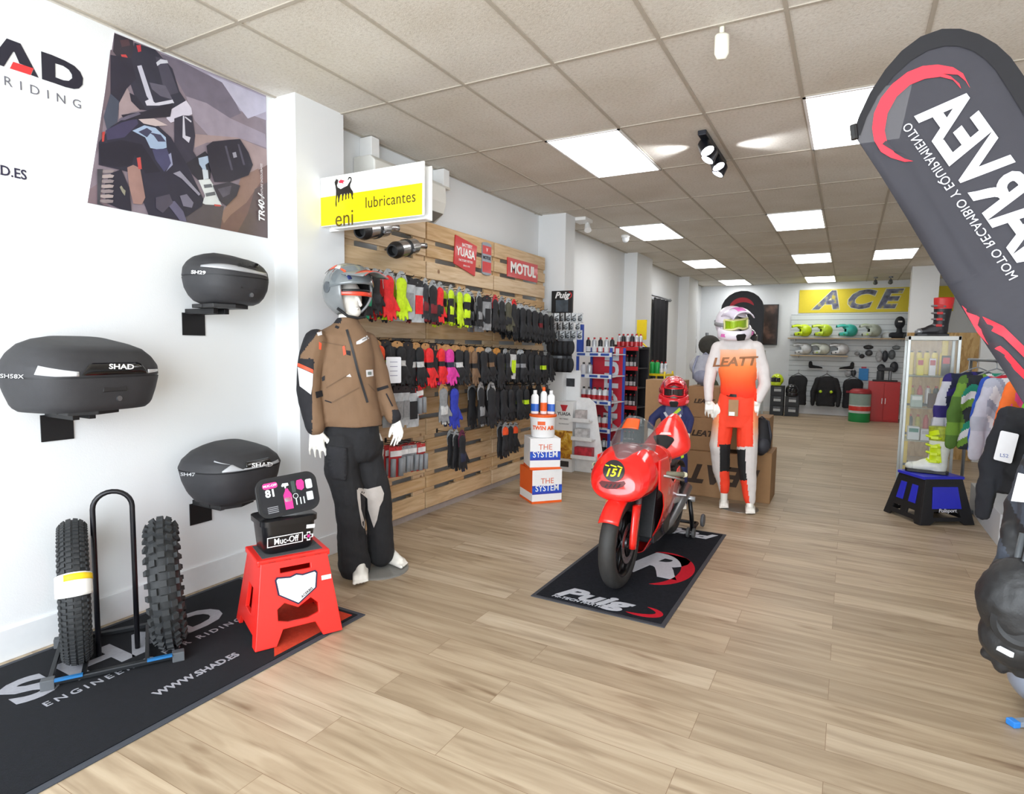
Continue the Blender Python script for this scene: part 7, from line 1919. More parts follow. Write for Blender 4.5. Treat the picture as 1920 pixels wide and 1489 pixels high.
MB().lathe([(.205, .191), (.205, .36)], n=32).build('white_band', M('c9d0cc', .4), dr, auto=40)
MB().lathe([(.207, .24), (.208, .245), (.208, .33), (.207, .335)], n=32).build('red_print', M('d03830', .4), dr, auto=40)
MB().lathe([(.205, .361), (.205, .60), (.19, .605)], n=32).build('grey_shell', M('8fa39a', .4), dr, auto=40)
MB().lathe([(.20, .606), (.21, .61), (.20, .66), (.15, .70), (0, .70)], n=32).build('red_cushion', M('a02a2e', .5), dr, auto=40)
# ================================================================== RIGHT SIDE
# glass case behind the orange mannequin with black helmet
def showcase(name, label, loc, w, d, h, shelves, rz=0, top=None):
    t = thing(name, label, 'display case', loc, rz)
    al = M('b4b8b6', .35, .5, var=.05); gl = glass_mat('case_glass_' + name, 'dfe8e6', .10)
    for x in (-w / 2 + .0125, w / 2 - .0125):
        for y in (-d / 2 + .0125, d / 2 - .0125): MB().bx(x - .0125, x + .0125, y - .0125, y + .0125, 0, h).build('post', al, t, bevel=.002)
    MB().bx(-w / 2, w / 2, -d / 2, d / 2, h - .04, h).build('top_board', M('d4d6d2', .4), t, bevel=.003); MB().bx(-w / 2, w / 2, -d / 2, d / 2, 0, .09).build('base', M('cfd1cd', .4), t, bevel=.003)
    for z in shelves: MB().bx(-w / 2 + .02, w / 2 - .02, -d / 2 + .02, d / 2 - .02, z - .006, z).build('glass_shelf', glass_mat('shelf_glass', 'b8cdc6', .4), t)
    for k, (x0, x1, y0, y1) in enumerate(((-w / 2 + .006, -w / 2 + .009, -d / 2, d / 2), (w / 2 - .009, w / 2 - .006, -d / 2, d / 2), (-w / 2, w / 2, d / 2 - .009, d / 2 - .006), (-w / 2, w / 2, -d / 2 + .006, -d / 2 + .009))):
        MB().bx(x0, x1, y0, y1, .09, h - .04).build('pane', gl, t)
    return t
q = at(1440, 640, 1, 8.5)
showcase('helmet_case', 'glass display case behind the orange mannequin', (q.x - .28, 8.6, 0), .45, .42, 1.50, [.5, .9, 1.2])
small('full_face_helmet', 'glossy black helmet with pink trim on the glass case', 'helmet', (q.x - .28, 8.55, 1.64), lambda t: road_helmet(t, M('15161c', .15, coat=.8), M('3c2030', .2, coat=.6), 1.05), R(30))
# OSB partition on the right
def osb():
    m = bpy.data.materials.new('osb_board'); m.use_nodes = True; nt = m.node_tree; b = nt.nodes['Principled BSDF']
    tc = nt.nodes.new('ShaderNodeTexCoord'); v = nt.nodes.new('ShaderNodeTexVoronoi'); v.inputs['Scale'].default_value = 38; mp = nt.nodes.new('ShaderNodeMapping'); mp.inputs['Scale'].default_value = (1, 1, .35)
    nt.links.new(tc.outputs['Object'], mp.inputs[0]); nt.links.new(mp.outputs[0], v.inputs['Vector']); sp_ = nt.nodes.new('ShaderNodeSeparateColor'); nt.links.new(v.outputs['Color'], sp_.inputs[0])
    r = ramp_nodes(nt, sp_.outputs[0], [(.0, 'a8824a'), (.4, 'c09c62'), (.75, 'cdab74'), (1, 'b08a50')]); nt.links.new(r.outputs[0], b.inputs['Base Color']); b.inputs['Roughness'].default_value = .6; return m
p0 = at(1703, 605, 1, 10.4); p1 = at(1822, 600, 1, 10.4)
OSB = osb()
struct(MB().bx(p0.x, 1.56, 10.4, 10.46, 0, 1.78).build('wall_partition', OSB), 'oriented strand board partition behind the glass cabinet')
p2 = at(1816, 700, 1, 8.2)
struct(MB().bx(1.56, RX, 10.3, 10.46, 0, CEIL).build('wall_partition', wall_m), 'white wall return behind the clothes rail')
# yellow rack with tubes
yr = thing('oil_rack', 'yellow and black rack of yellow tubes behind the tall glass cabinet', 'shelf rack', (.86, 9.2, 0))
for x in (-.17, .18):
    MB().bx(x - .03, x + .03, -.02, .02, 0, 1.50 if x < 0 else 1.74).build('post', YP, yr, bevel=.003)
for z in (.08, .48, .85, 1.22): MB().bx(-.22, .24, -.03, .22, z - .03, z).build('shelf', BLACK, yr, bevel=.002)
for i in range(5):
    t = thing('oil_tube', 'upright yellow oil bottle, %s from the left on top of the yellow rack' % ORD[i], 'bottle', (.70 + i * .082, 9.24, 1.222), group='yellow bottles on the yellow rack')
    MB().lathe([(.034, 0), (.034, .24), (.026, .27), (.012, .28)], n=14).build('body', M('ecd21a', .35), t, auto=40); MB().lathe([(.015, .278), (.015, .295)], n=10).build('cap', BLACK, t)
for j, z in enumerate((.482, .852)):
    for i in range(4):
        t = thing('oil_tube', 'dark bottle, %s from the left on the %s shelf of the yellow rack' % (ORD[i], ['second', 'third'][j]), 'bottle', (.73 + i * .085, 9.24, z), group='dark bottles on the yellow rack')
        MB().lathe([(.032, 0), (.032, .17), (.02, .20)], n=12).build('body', [mBLK, M('b8b020', .4), mRED, mSIL][(i + j) % 4], t, auto=40); MB().lathe([(.015, .20), (.015, .225)], n=10).build('cap', mRED, t)
# tall glass cabinet
gcx, gcy = .72, 7.35
gc = showcase('glass_cabinet', 'tall glass cabinet with white products and an off-road boot on top', (gcx, gcy, 0), .43, .40, 1.66, [.62, .95, 1.27])
def pack(label, x, y, z, w, d, h, m, m2_=None, name='product_box', cat='box', rz=0):
    t = thing(name, label, cat, (x, y, z), rz, 'products inside the tall glass cabinet')
    MB().box((0, 0, h / 2), (w, d, h)).build('carton', m, t, bevel=.004)
    if m2_: MB().box((0, -d / 2 - .001, h * .75), (w * .8, .002, h * .3)).build('front_label', m2_, t)
pack('yellow and black carded lock on the top glass shelf', gcx - .09, gcy - .08, 1.271, .055, .04, .17, M('d6c820', .5, var=.1), M('b02838', .5))
pack('white and red carded lock on the top glass shelf', gcx + .01, gcy - .08, 1.271, .055, .04, .17, M('d8d8dc', .5, var=.1), M('b02838', .5))
pack('dark carded lock at the right of the top glass shelf', gcx + .12, gcy - .06, 1.271, .07, .04, .20, M('3c3a3a', .5, var=.2), M('c02a38', .5))
pack('round pale gauge pack on the middle glass shelf', gcx - .10, gcy - .05, .951, .10, .08, .12, M('a9b8ae', .4, var=.2), M('dfe4e0', .4))
pack('brown patterned pack on the middle glass shelf', gcx + .04, gcy - .05, .951, .09, .08, .14, M('6a5248', .5, var=.4, scale=30))
pack('white air filter box on the lower glass shelf, left one', gcx - .11, gcy - .06, .621, .10, .10, .13, M('d3d7d8', .5, var=.05), M('2e7a6a', .4))
pack('white air filter box on the lower glass shelf, middle one', gcx + .0, gcy - .06, .621, .10, .10, .11, M('d9dadc', .5, var=.05), M('b8b8ba', .4))
pack('white carton with dark emblem on the lower glass shelf, right one', gcx + .12, gcy - .05, .621, .11, .12, .21, M('d5d8da', .5, var=.05), M('50555c', .4, var=.4, scale=60))
pack('grey bag standing at the bottom of the glass cabinet', gcx - .06, gcy - .02, .09, .14, .12, .30, M('a9a7a2', .6, var=.2, scale=20))
# off-road boots
def boot(t, main, buck, sole, toe, acc_=None, s=1.0, shin=None):
    """boot pointing along -x, upright"""
    S_ = Matrix.Diagonal((s, s, s, 1)); mb = MB(S_)
    def rg(z, cx_, a, b): return [(cx_ + a * math.cos(q), b * math.sin(q), z) for q in [2 * PI * i / 20 for i in range(20)]]
    mb.loft([rg(.02, 0, .06, .045), rg(.06, 0, .065, .048), rg(.12, .0, .066, .048), rg(.18, .005, .068, .050), rg(.26, .008, .076, .055), rg(.33, .012, .085, .060), rg(.38, .012, .088, .062)])
    mb.cap((-.02, 0, .06), (-.16, 0, .045), .05, .036); mb.cap((-.0, 0, .10), (-.10, 0, .065), .05, .04)
    organic(mb, 'boot_body', main, t, .008 * s, 3, (lambda c: 1 if c.z > .27 * s and (shin is not None) else 0), [main, shin or main])
    mb = MB(S_); mb.poly([(-.215, -.012), (-.20, -.035), (-.12, -.047), (-.02, -.042), (.06, -.045), (.078, 0), (.06, .045), (-.02, .042), (-.12, .047), (-.20, .035), (-.215, .012)], 0, .026, (), None); mb.build('sole', sole, t, bevel=.004)
    MB(S_).ell((-.175, 0, .045), (.042, .038, .032)).build('toe_cap', toe, t, smooth=True)
    for i, z in enumerate((.10, .16, .22, .29)):
        r_ = .072 + .004 * i
        pts = [((.0 + r_ * 1.02 * math.cos(R(a))), (.052 + .003 * i) * math.sin(R(a)), z + .02 * math.cos(R(a)) * -.5) for a in range(100, 281, 15)]
        MB(S_).tube(pts, .009, 8).build('buckle_strap', buck, t, smooth=True)
        MB(S_).box((-.03, -.060 - .003 * i, z + .004), (.05, .014, .024)).build('buckle', acc_ or buck, t, bevel=.003)
bt = thing('off_road_boot', 'tall red and black off-road boot standing on the glass cabinet', 'boot', (gcx + .06, gcy - .02, 1.662), R(8))
boot(bt, M('1d1b20', .45, var=.1), M('8f8c90', .4, .3), BLACK, M('9a9ca0', .3, .6), M('c82a2c', .4), 1.0, M('d42828', .45, var=.1))
# blue and black stool
bs = thing('stand_stool', 'black and blue plastic paddock stand stool on the right', 'stool', (.70, 6.55, 0), R(33))
BP_ = M('17171a', .5, var=.1); BB_ = M('2a2fc0', .35, var=.05)
H = .40; bx, by, tx_, ty_ = .25, .22, .17, .145
lean = math.atan2(by - ty_, H); hs = H / math.cos(lean); lean2 = math.atan2(bx - tx_, H); h2 = H / math.cos(lean2)
outl = [(-bx, 0), (-bx + .09, 0), (-bx + .13, .03), (bx - .13, .03), (bx - .09, 0), (bx, 0), (tx_, hs), (-tx_, hs)]
hole = [(-.13, .065), (.13, .065), (.115, .115), (-.115, .115)]
for s_ in (-1, 1):
    T = basis((0, s_ * by, 0), (1, 0, 0), (0, -s_ * math.sin(lean), math.cos(lean)))
    f = MB().poly(outl, 0, .018 if s_ < 0 else -.018, [hole], None, T).build('side_panel', BP_, bs, bevel=.003)
    if s_ < 0:
        MB().poly([(-.135, .14), (.135, .14), (.115, .33), (-.115, .33)], .018, .026, (), None, T).build('blue_plate', BB_, f, bevel=.003)
        text('Polisport', .045, M('d8d8e0', .5, var=0), T @ Matrix.Translation((0, .125, .028)), f, bold=.01, shear=.2)
for s_ in (-1, 1):
    T = basis((s_ * bx, 0, 0), (0, 1, 0) if s_ > 0 else (0, -1, 0), (-s_ * math.sin(lean2), 0, math.cos(lean2)))
    o1 = [(-by, 0), (-by + .06, 0), (-by + .08, .03), (by - .08, .03), (by - .06, 0), (by, 0), (ty_, h2), (-ty_, h2)]
    f = MB().poly(o1, -.018, 0, [[(-.14, .07), (-.04, .07), (-.04, .11), (-.13, .11)], [(.04, .07), (.14, .07), (.13, .11), (.04, .11)]], None, T).build('end_panel', BP_, bs, bevel=.003)
    for q_ in (-1, 1): MB().poly([(q_ * .035, .17), (q_ * .12, .17), (q_ * .105, .33), (q_ * .035, .33)], .0, .006, (), None, T).build('blue_insert', BB_, f, bevel=.002)
tp_ = MB().box((0, 0, H + .002), (2 * tx_ + .04, 2 * ty_ + .04, .028)).build('top', BB_, bs, bevel=.006)
b2 = thing('off_road_boot', 'white and neon yellow off-road boot standing on the black and blue stool', 'boot', (.745, 6.53, .418), R(-6))
boot(b2, M('dfe3da', .4, var=.1), M('cfe61c', .4), BLACK, M('cfd4cc', .35), M('cfe61c', .4), 1.12, M('aab82e', .5, var=.4, scale=30))
bpy.context.view_layer.update(); TB2 = bvh([b2.children[0]])
YG = M('cfe61c', .4)
for pts in ([(1745, 836), (1764, 832), (1767, 868), (1742, 868)], [(1724, 850), (1736, 846), (1742, 866), (1728, 868)], [(1730, 812), (1762, 806), (1764, 815), (1732, 820)]): decal(TB2, pts, YG, 'neon_guard', b2, b2.location, off=.006, step=4)

# ------------------------------------------------------------------ clothes rail
RLX = 1.16
rl = thing('clothes_rail', 'grey clothes rail carrying jerseys along the right side', 'clothes rail', (RLX, 5.8, 0), R(8.7))
MB().tube([(0, -1.6, 1.44), (0, 1.2, 1.44)], .014, 10).build('bar', STEEL, rl, smooth=True)
for y in (-1.55, 1.15):
    MB().tube([(0, y, 0), (0, y, 1.44)], .014, 10).build('post', STEEL, rl, smooth=True); MB().box((0, y, .02), (.5, .05, .035)).build('foot', STEEL, rl, bevel=.004)
wp2 = thing('white_plinth', 'low white plinth standing under the hanging jerseys', 'plinth', (1.30, 6.5, 0)); MB().box((0, 0, .13), (.42, 1.3, .26)).build('block', M('c9ccd0', .5, var=.03), wp2, bevel=.004)
def jersey(label, x, y, z, rz, main, sleeve, L=.62, w=.46, stripes=None, sl=.55, cat='jersey', seed=0, collar=None, tagw=False, fold=.02):
    t = thing('hanging_jersey', label, cat, (x, y, z), rz)
    mb = MB(); rings = []
    for zz, ww, dd in ((-.02, .11, .05), (-.05, w * .80, .06), (-.10, w * .92, .07), (-.30, w * .86, .06), (-L, w * .92, .06), (-L - .015, w * .85, .05)):
        rings.append([(ww / 2 * c, dd / 2 * s_, zz) for c, s_ in [se(2 * PI * i / 20 + .001, 2.3) for i in range(20)]])
    mb.loft(rings)
    for s_ in (-1, 1): mb.cap((s_ * w * .38, 0, -.10), (s_ * (w * .52), -.01, -.09 - sl * .5), .065, .055, flat=(1, .5, 1)); mb.cap((s_ * w * .52, -.01, -.09 - sl * .5), (s_ * w * .55, -.02, -.09 - sl), .055, .042, flat=(1, .5, 1))
    ms = [main, sleeve] + (stripes or [])
    n = noise
    def fn(c):
        if abs(c.x) > w * .42 + .02 * math.sin(c.z * 18): return 1 if not stripes or int(math.floor(c.z * 9 + seed)) % 3 else 2
        if stripes:
            k = (c.z * 16 + c.x * 9 + seed) + .9 * math.sin(c.x * 26 + seed)
            kk = int(math.floor(k)) % (len(stripes) + 2)
            if kk < len(stripes): return 2 + kk
        return 0
    organic(mb, 'cloth', main, t, .010, 2, fn, ms, disp=fold, dscale=.1)
    MB().tube([(-.17, 0, -.07), (-.05, 0, .0), (0, 0, .02), (.05, 0, .0), (.17, 0, -.07)], .006, 6).build('hanger', M('8c8f92', .4), t)
    MB().tube([(0, 0, .02), (0, 0, .06), (.0, .018, .085), (0, .03, .07)], .004, 6).build('hanger_hook', STEEL, t)
    if collar: MB().lathe([(.055, -.02), (.06, -.005), (.055, .004)]).build('collar', collar, t)
    return t
zr = 1.355
cm = lambda h: M(h, .8, var=.06, bump=.2)
jersey('navy, purple and white jersey at the far end of the right rail', 1.01, 6.75, zr, R(8), cm('1c2240'), cm('c9cad6'), .60, .50, [cm('2e2470'), cm('1c2240')], seed=1)
jersey('black and green zigzag jersey with white hem on the right rail', 1.08, 6.35, zr - .0, R(6), cm('23282e'), cm('4c7028'), .66, .52, [cm('6a9430'), cm('dcdde0'), cm('1f8a70')], seed=2)
jersey('red jersey pressed between others on the right rail', 1.16, 6.12, zr, R(8), cm('c8283a'), cm('2a52b8'), .5, .44, seed=3)
jersey('white and grey striped jersey in the middle of the right rail', 1.16, 5.75, zr, R(4), cm('d4d5da'), cm('b9bccb'), .76, .52, [cm('aab0c0'), cm('8f96a8')], seed=4)
jersey('pink and orange jersey edge on the right rail', 1.20, 5.42, zr, R(4), cm('ee4a8a'), cm('f0702a'), .68, .44, [cm('f0702a')], seed=5)
jersey('dark blue and green jersey high on the right rail', 1.27, 5.12, zr + .0, R(0), cm('1d2a38'), cm('6cc030'), .45, .44, [cm('5cb82c')], seed=6)
jersey('green, black and grey jersey on the right rail', 1.30, 4.85, zr, R(0), cm('3a8a3a'), cm('2a2c2e'), .5, .46, [cm('22262a'), cm('b0b2b4')], seed=7)
# black jacket with tag
bj = jersey('black jacket with white paper tag and neon green lining on the right rail', .98, 4.25, 1.24, R(-28), cm('17191e'), cm('1b1e26'), .52, .50, sl=.58, cat='jacket', seed=8, fold=.03)
MB().poly(rrect(.085, .17, .008, 2), 0, .002, (), None, FRONT((-.17, -.075, -.26)) @ Matrix.Rotation(R(-8), 4, 'Z')).build('paper_tag', M('eceef2', .5, var=.03), bj)
text('LS2', .028, M('5a6aa8', .5, var=0), FRONT((-.175, -.0775, -.31)), bj, name='tag_print')
MB().box((-.02, -.06, -.30), (.09, .01, .03)).build('chest_logo', M('a8aab0', .5), bj)
mb = MB(); mb.grid(lambda u, v: (-.16 + .22 * u, -.01 + .03 * math.sin(6 * u), -.52 - .20 * v - .06 * u), 8, 6); mb.build('neon_lining', cm('9fd414'), bj, smooth=True, solid=.006)
jersey('grey jacket beside the black jacket at the right edge', 1.06, 3.75, 1.22, R(-25), cm('3d4658'), cm('39404e'), .66, .52, sl=.60, cat='jacket', seed=9, fold=.03)
# wooden leg of the near furniture
wf_ = thing('wooden_crate', 'wooden crate corner just visible behind the dark jackets', 'crate', (1.30, 4.9, 0)); MB().box((0, 0, .22), (.40, .7, .44)).build('box', M('b98a52', .6, var=.1, scale=4, stretch=(1, 1, 12)), wf_, bevel=.004)

# ------------------------------------------------------------------ dark suit and bag hanging near the camera, right edge
NR = Plane(.62, 2.05)
def LN(p): return Vector(p)
hl_ = (0.62, 2.05, .62)
bg_ = thing('motorcycle_bag', 'black round tail bag with a white logo at the right edge, nearest the viewer', 'bag', tuple(NR(1900, 1160)))
iv = Matrix.Translation(-Vector(bg_.location))
mb = MB(iv); mb.ell(NR(1915, 1130, .05), (.10, .09, .12)); mb.ell(NR(1905, 1190, .04), (.085, .08, .09)); mb.ell(NR(1880, 1130, 0), (.05, .06, .13)); mb.cap(NR(1866, 1215, 0), NR(1850, 1225, 0), .03, .018); mb.cap(NR(1885, 1235, 0), NR(1880, 1250, 0), .03, .02); mb.cap(NR(1925, 1235, .02), NR(1915, 1255, .02), .04, .025)
bb_ = organic(mb, 'bag_body', M('1f2022', .55, var=.2, bump=.2), bg_, .007, 3, disp=.012, dscale=.05)
mb = MB(iv); mb.lathe([(.066, -.012), (.07, 0), (.065, .014), (.05, .022), (.04, .016), (0, .018)], c=NR(1916, 1172, .11), ax=-NR.n); mb.build('round_shell', M('1c1d1f', .6, var=.1), bg_, smooth=False, auto=30)
bpy.context.view_layer.update(); T9 = bvh([o for o in bg_.children])
decal(T9, [(1870, 1212), (1876, 1211), (1902, 1224), (1900, 1233), (1894, 1232), (1868, 1218)], M('b9bcc0', .4), 'white_logo', bg_, bg_.location, step=4)
sj = thing('riding_suit', 'dark grey and black riding suit hanging at the right edge above the bag', 'suit', tuple(NR(1915, 980)))
iv = Matrix.Translation(-Vector(sj.location))
mb = MB(iv); chain(mb, [(NR(1952, 880, -.1), .05), (NR(1925, 965, -.1), .055), (NR(1918, 1010, -.08), .05), (NR(1920, 1080, -.06), .045)]); chain(mb, [(NR(1904, 1000, -.05), .036), (NR(1896, 1050, -.02), .036), (NR(1872, 1095, -.03), .036)]); chain(mb, [(NR(1975, 930, -.05), .07), (NR(1965, 1080, -.05), .08)])
organic(mb, 'suit_cloth', M('30343a', .75, var=.2, bump=.3), sj, .008, 2, lambda c: 1 if (c.x * 9 + c.z * 3) % 1.0 > .5 else 0, [M('353b46', .75, var=.15, bump=.3), M('1c1d20', .6, var=.2)], disp=.02, dscale=.06)
MB(iv).tube([NR(1918, 1000, .03), NR(1900, 1080, .04), NR(1878, 1130, .05)], .008, 8).build('piping', M('4a4e52', .35), sj, smooth=True)
MB(iv).tube([NR(1935, 1000, .05), NR(1918, 1060, .06), NR(1905, 1110, .08)], .006, 8).build('piping', M('4a4e52', .35), sj, smooth=True)
p = NR(1924, 915, .0); MB(iv).poly([(-.03, -.04), (.03, -.04), (.03, .03), (-.02, .04)], 0, .002, (), None, FRONT(p)).build('white_tag', M('d9dbde', .5), sj)
gp = NR(2010, 1000, -.05); gs = thing('garment_stand', 'black pole stand carrying the riding suit and the tail bag', 'stand', (gp.x, gp.y, 0)); iv = Matrix.Translation(-Vector(gs.location))
MB().tube([(0, 0, .02), (0, 0, 1.42)], .014, 10).build('pole', BLACK, gs, smooth=True); MB().lathe([(.16, 0), (.16, .015), (.03, .03)]).build('base', BLACK, gs, auto=40)
MB(iv).tube([gp + Vector((0, 0, .0)) , NR(1975, 985, -.05)], .010, 8).build('arm', BLACK, gs, smooth=True); MB(iv).tube([Vector((gp.x, gp.y, NR(1940, 1150, .0).z)), NR(1935, 1150, .02)], .010, 8).build('arm', BLACK, gs, smooth=True)
# round grey object and blue piece on the floor edge
p = at(1925, 1300, 2, .06); gh = thing('full_face_helmet', 'pale grey helmet low at the right edge of the picture', 'helmet', (p.x + .04, p.y + .0, .13), R(30)); road_helmet(gh, M('8a93a4', .35, coat=.3), M('8a93a4', .35), .75)
p = at(1905, 1352, 2, .02); bl = thing('floor_strip', 'grey strip with bright blue end lying on the floor at the right edge', 'stand foot', (p.x, p.y, 0), R(35)); MB().box((.12, 0, .012), (.24, .035, .022)).build('bar', M('8a93a0', .4), bl, bevel=.003); MB().box((-.012, 0, .013), (.03, .04, .026)).build('blue_end', M('2f86e0', .4), bl, bevel=.004)

# ------------------------------------------------------------------ big feather flag, seen from behind
FYP = 2.3
def fq(px, py): return at(px, py, 1, FYP)
fl = thing('feather_flag', 'large dark grey feather flag with mirrored white and red lettering on the right', 'flag', (.95, FYP, 0))
iv = Matrix.Translation(-Vector(fl.location))
outline = [(1600, 250), (1612, 215), (1632, 172), (1660, 130), (1690, 97), (1725, 72), (1765, 58), (1800, 57), (1835, 66), (1868, 84), (1895, 108), (1925, 150), (1965, 210), (2010, 290), (2050, 390), (2085, 560), (2090, 760), (2085, 960), (2040, 940), (1990, 860), (1930, 770), (1880, 690), (1820, 600), (1760, 505), (1700, 405), (1650, 325)]
cx_, cy_ = 1800, 300
inner = [(x + (30 if y < 300 and x < 1700 else 0) * .5 + (cx_ - x) * .055, y + (cy_ - y) * .075 if y < 300 else y - 6) for x, y in outline]
P2 = [(fq(x, y).x, fq(x, y).z) for x, y in outline]
def fdepth(x, z):  # soft vertical folds towards the lower edge
    return 0.0
TF = iv @ FRONT((0, FYP, 0))
def cloth_poly(pts, off, mat, name, sub=True, holes=()):
    tb = bmesh.new(); edges = []
    for loop in [pts] + list(holes):
        qq = []
        for a, b in zip(loop, loop[1:] + loop[:1]):
            n = max(1, int(math.hypot(b[0] - a[0], b[1] - a[1]) / .03)); qq += [(a[0] + (b[0] - a[0]) * i / n, a[1] + (b[1] - a[1]) * i / n) for i in range(n)]
        vs = [tb.verts.new((x, y, 0)) for x, y in qq]; edges += [tb.edges.new((vs[i], vs[(i + 1) % len(vs)])) for i in range(len(vs))]
    bmesh.ops.triangle_fill(tb, edges=edges, use_beauty=True)
    for _ in range(4):
        lg = [e for e in tb.edges if e.calc_length() > .045]
        if not lg: break
        bmesh.ops.subdivide_edges(tb, edges=lg, cuts=1); bmesh.ops.triangulate(tb, faces=[f for f in tb.faces if len(f.verts) > 3])
    for v in tb.verts:
        x, z = v.co.x, v.co.y
        v.co = iv @ Vector((x, FYP + cfold(x, z) - off, z))
    me = bpy.data.meshes.new(name); tb.to_mesh(me); tb.free(); me.materials.append(mat)
    for p in me.polygons: p.use_smooth = True
    return link(name, me, fl)
A0 = fq(1600, 250); A1 = fq(2040, 940); dl = Vector((A1.x - A0.x, A1.z - A0.z)); dn_ = Vector((dl.y, -dl.x)).normalized()
if dn_.x < 0: dn_ = -dn_
def cfold(x, z):
    # distance from the straight lower edge; folds run along it
    d = (Vector((x, z)) - Vector((A0.x, A0.z))).dot(dn_); t_ = (Vector((x, z)) - Vector((A0.x, A0.z))).dot(dl.normalized())
    k = max(0, 1 - d / .22) * min(1, max(0, t_ / .35))
    return .016 * k * math.sin(d * 75 + 1.2 * math.sin(t_ * 3)) + .008 * math.sin(d * 16 + t_ * 2)
FC = M('34333a', .75, var=.05, bump=.3, bscale=900, alpha=.88)
c_ = cloth_poly(P2, 0, FC, 'cloth')
md = c_.modifiers.new('s', 'SOLIDIFY'); md.thickness = .003
hem = [(x, y) for x, y in outline[:17]]
def off_in(i, w):
    x, y = hem[i]; a = hem[max(0, i - 1)]; b = hem[min(len(hem) - 1, i + 1)]; dx, dy = b[0] - a[0], b[1] - a[1]; l = math.hypot(dx, dy); return (x - dy / l * w, y + dx / l * w)
hin = [off_in(i, w) for i, w in zip(range(len(hem)), [14, 14, 16, 20, 25, 29, 32, 33, 34, 36, 38, 40, 42, 42, 42, 42, 42])]
hp2 = hem + list(reversed(hin))
cloth_poly([(fq(x, y).x, fq(x, y).z) for x, y in hp2], .006, M('161519', .8, var=.1), 'black_hem')
pole = [fq(x, y) for x, y in [off_in(i, 5) for i in range(len(hem))]] + [fq(2075, 960), fq(2078, 1250)]
pp_ = [iv @ Vector((p.x, FYP + .014, p.z)) for p in pole]; pp_.append(Vector((pp_[-1].x + .0, pp_[-1].y, .03)))
MB().tube(pp_, .010, 8).build('pole', BLACK, fl, smooth=True)
b0 = pp_[-1]; MB().lathe([(.22, 0), (.22, .03), (.03, .05), (.03, .12)], c=(b0.x, b0.y, 0)).build('base', BLACK, fl, auto=40)
MB(iv).tube([fq(1600, 235) + Vector((0, -.004, 0)), fq(1603, 262) + Vector((0, -.004, 0))], .011, 8).build('tip_sleeve', BLACK, fl)
FR_ = M('e02a3a', .7, var=.03); FW = M('e6e6ea', .7, var=.02)
def zf(l): return [(fq(1560 + x / 2.127, y / 2.127).x, fq(1560 + x / 2.127, y / 2.127).z) for x, y in l]
cloth_poly(zf([(548, 358), (520, 300), (480, 275), (420, 264), (360, 268), (300, 290), (240, 335), (195, 390), (168, 450), (160, 510), (168, 560), (195, 605), (235, 630), (290, 645), (325, 640), (290, 632), (250, 610), (220, 570), (210, 520), (222, 450), (258, 385), (310, 340), (370, 318), (430, 312), (480, 325), (512, 360), (505, 340), (470, 310), (440, 300), (500, 305), (530, 330)]), .005, FR_, 'red_ring')
cloth_poly(zf([(200, 575), (240, 600), (300, 618), (250, 598), (215, 560)]), .006, FC, 'ring_gap')
cloth_poly([(fq(x, y).x, fq(x, y).z) for x, y in [(1805, 572), (1815, 580), (1840, 592), (1880, 612), (1920, 650), (1950, 690), (1960, 730), (1920, 672), (1880, 632), (1845, 612), (1850, 625), (1890, 660), (1925, 700), (1935, 725), (1900, 690), (1860, 652), (1835, 625)]], .005, FR_, 'red_swoosh')
def mtext(body, size, px0, py0, px1, py1, mat, bold, xs, sp=1.0, shear=0.0):
    """text whose baseline start..end runs between two photo points on the cloth, mirrored because the flag shows its back"""
    a = fq(px0, py0); b = fq(px1, py1); o = text(body, size, mat, Matrix.Identity(4), fl, bold=bold, shear=shear, xs=xs, sp=sp, align='LEFT', ext=0)
    ex_ = Vector((b.x - a.x, b.z - a.z)); w = max(v.co.x for v in o.data.vertices); y0 = min(v.co.y for v in o.data.vertices); s_ = ex_.length / w; ex_.normalize(); ey_ = Vector((-ex_.y, ex_.x))
    if ey_.dot(Vector((.8, .6))) < 0: ey_ = -ey_
    tb = bmesh.new(); tb.from_mesh(o.data)
    for v in tb.verts:
        x, y = v.co.x * s_, v.co.y - y0; q_ = Vector((a.x, a.z)) + ex_ * x + ey_ * y
        v.co = iv @ Vector((q_.x, FYP + cfold(q_.x, q_.y) - .0065, q_.y))
    tb.to_mesh(o.data); tb.free(); return o
mtext('MARVEA', .175, 1940, 545, 1713, 219, FW, .03, .9, shear=.2)
mtext('MOTO RECAMBIO Y EQUIPAMIENTO', .034, 1888, 530, 1688, 240, M('cfcfd6', .7, var=0), .0, 1, sp=1.05)

# ================================================================== CEILING FITTINGS
p = at(1358, 60, 2, CEIL)
sn = thing('motion_sensor', 'cream alarm sensor hanging from the ceiling near the top of the picture', 'sensor', (p.x, p.y - .06, CEIL), R(20))
MB().cyl((0, 0, 0), (0, 0, -.035), .012).build('mount', M('e8e4d0', .4), sn)
mb = MB(); mb.loft([[(x, y * .6, -.035 - .0) for x, y in rrect(.05, .05, .02)], [(x, y * .8 - .01, -.05) for x, y in rrect(.07, .055, .025)], [(x, y * .8 - .02, -.14) for x, y in rrect(.07, .05, .025)], [(x * .7, y * .5 - .02, -.165) for x, y in rrect(.06, .05, .025)]]); mb.build('housing', M('efeada', .4, var=.02), sn, smooth=True)
sp0 = at(1320, 240, 2, CEIL - .02); 
st_ = thing('spotlight_bar', 'black four-lamp spotlight bar on the ceiling', 'spotlight', (-1.02, 5.05, CEIL), R(0))
MB().bx(-.03, .03, -.42, .42, -.035, 0).build('bar', M('2a2c34', .4, .4), st_, bevel=.004)
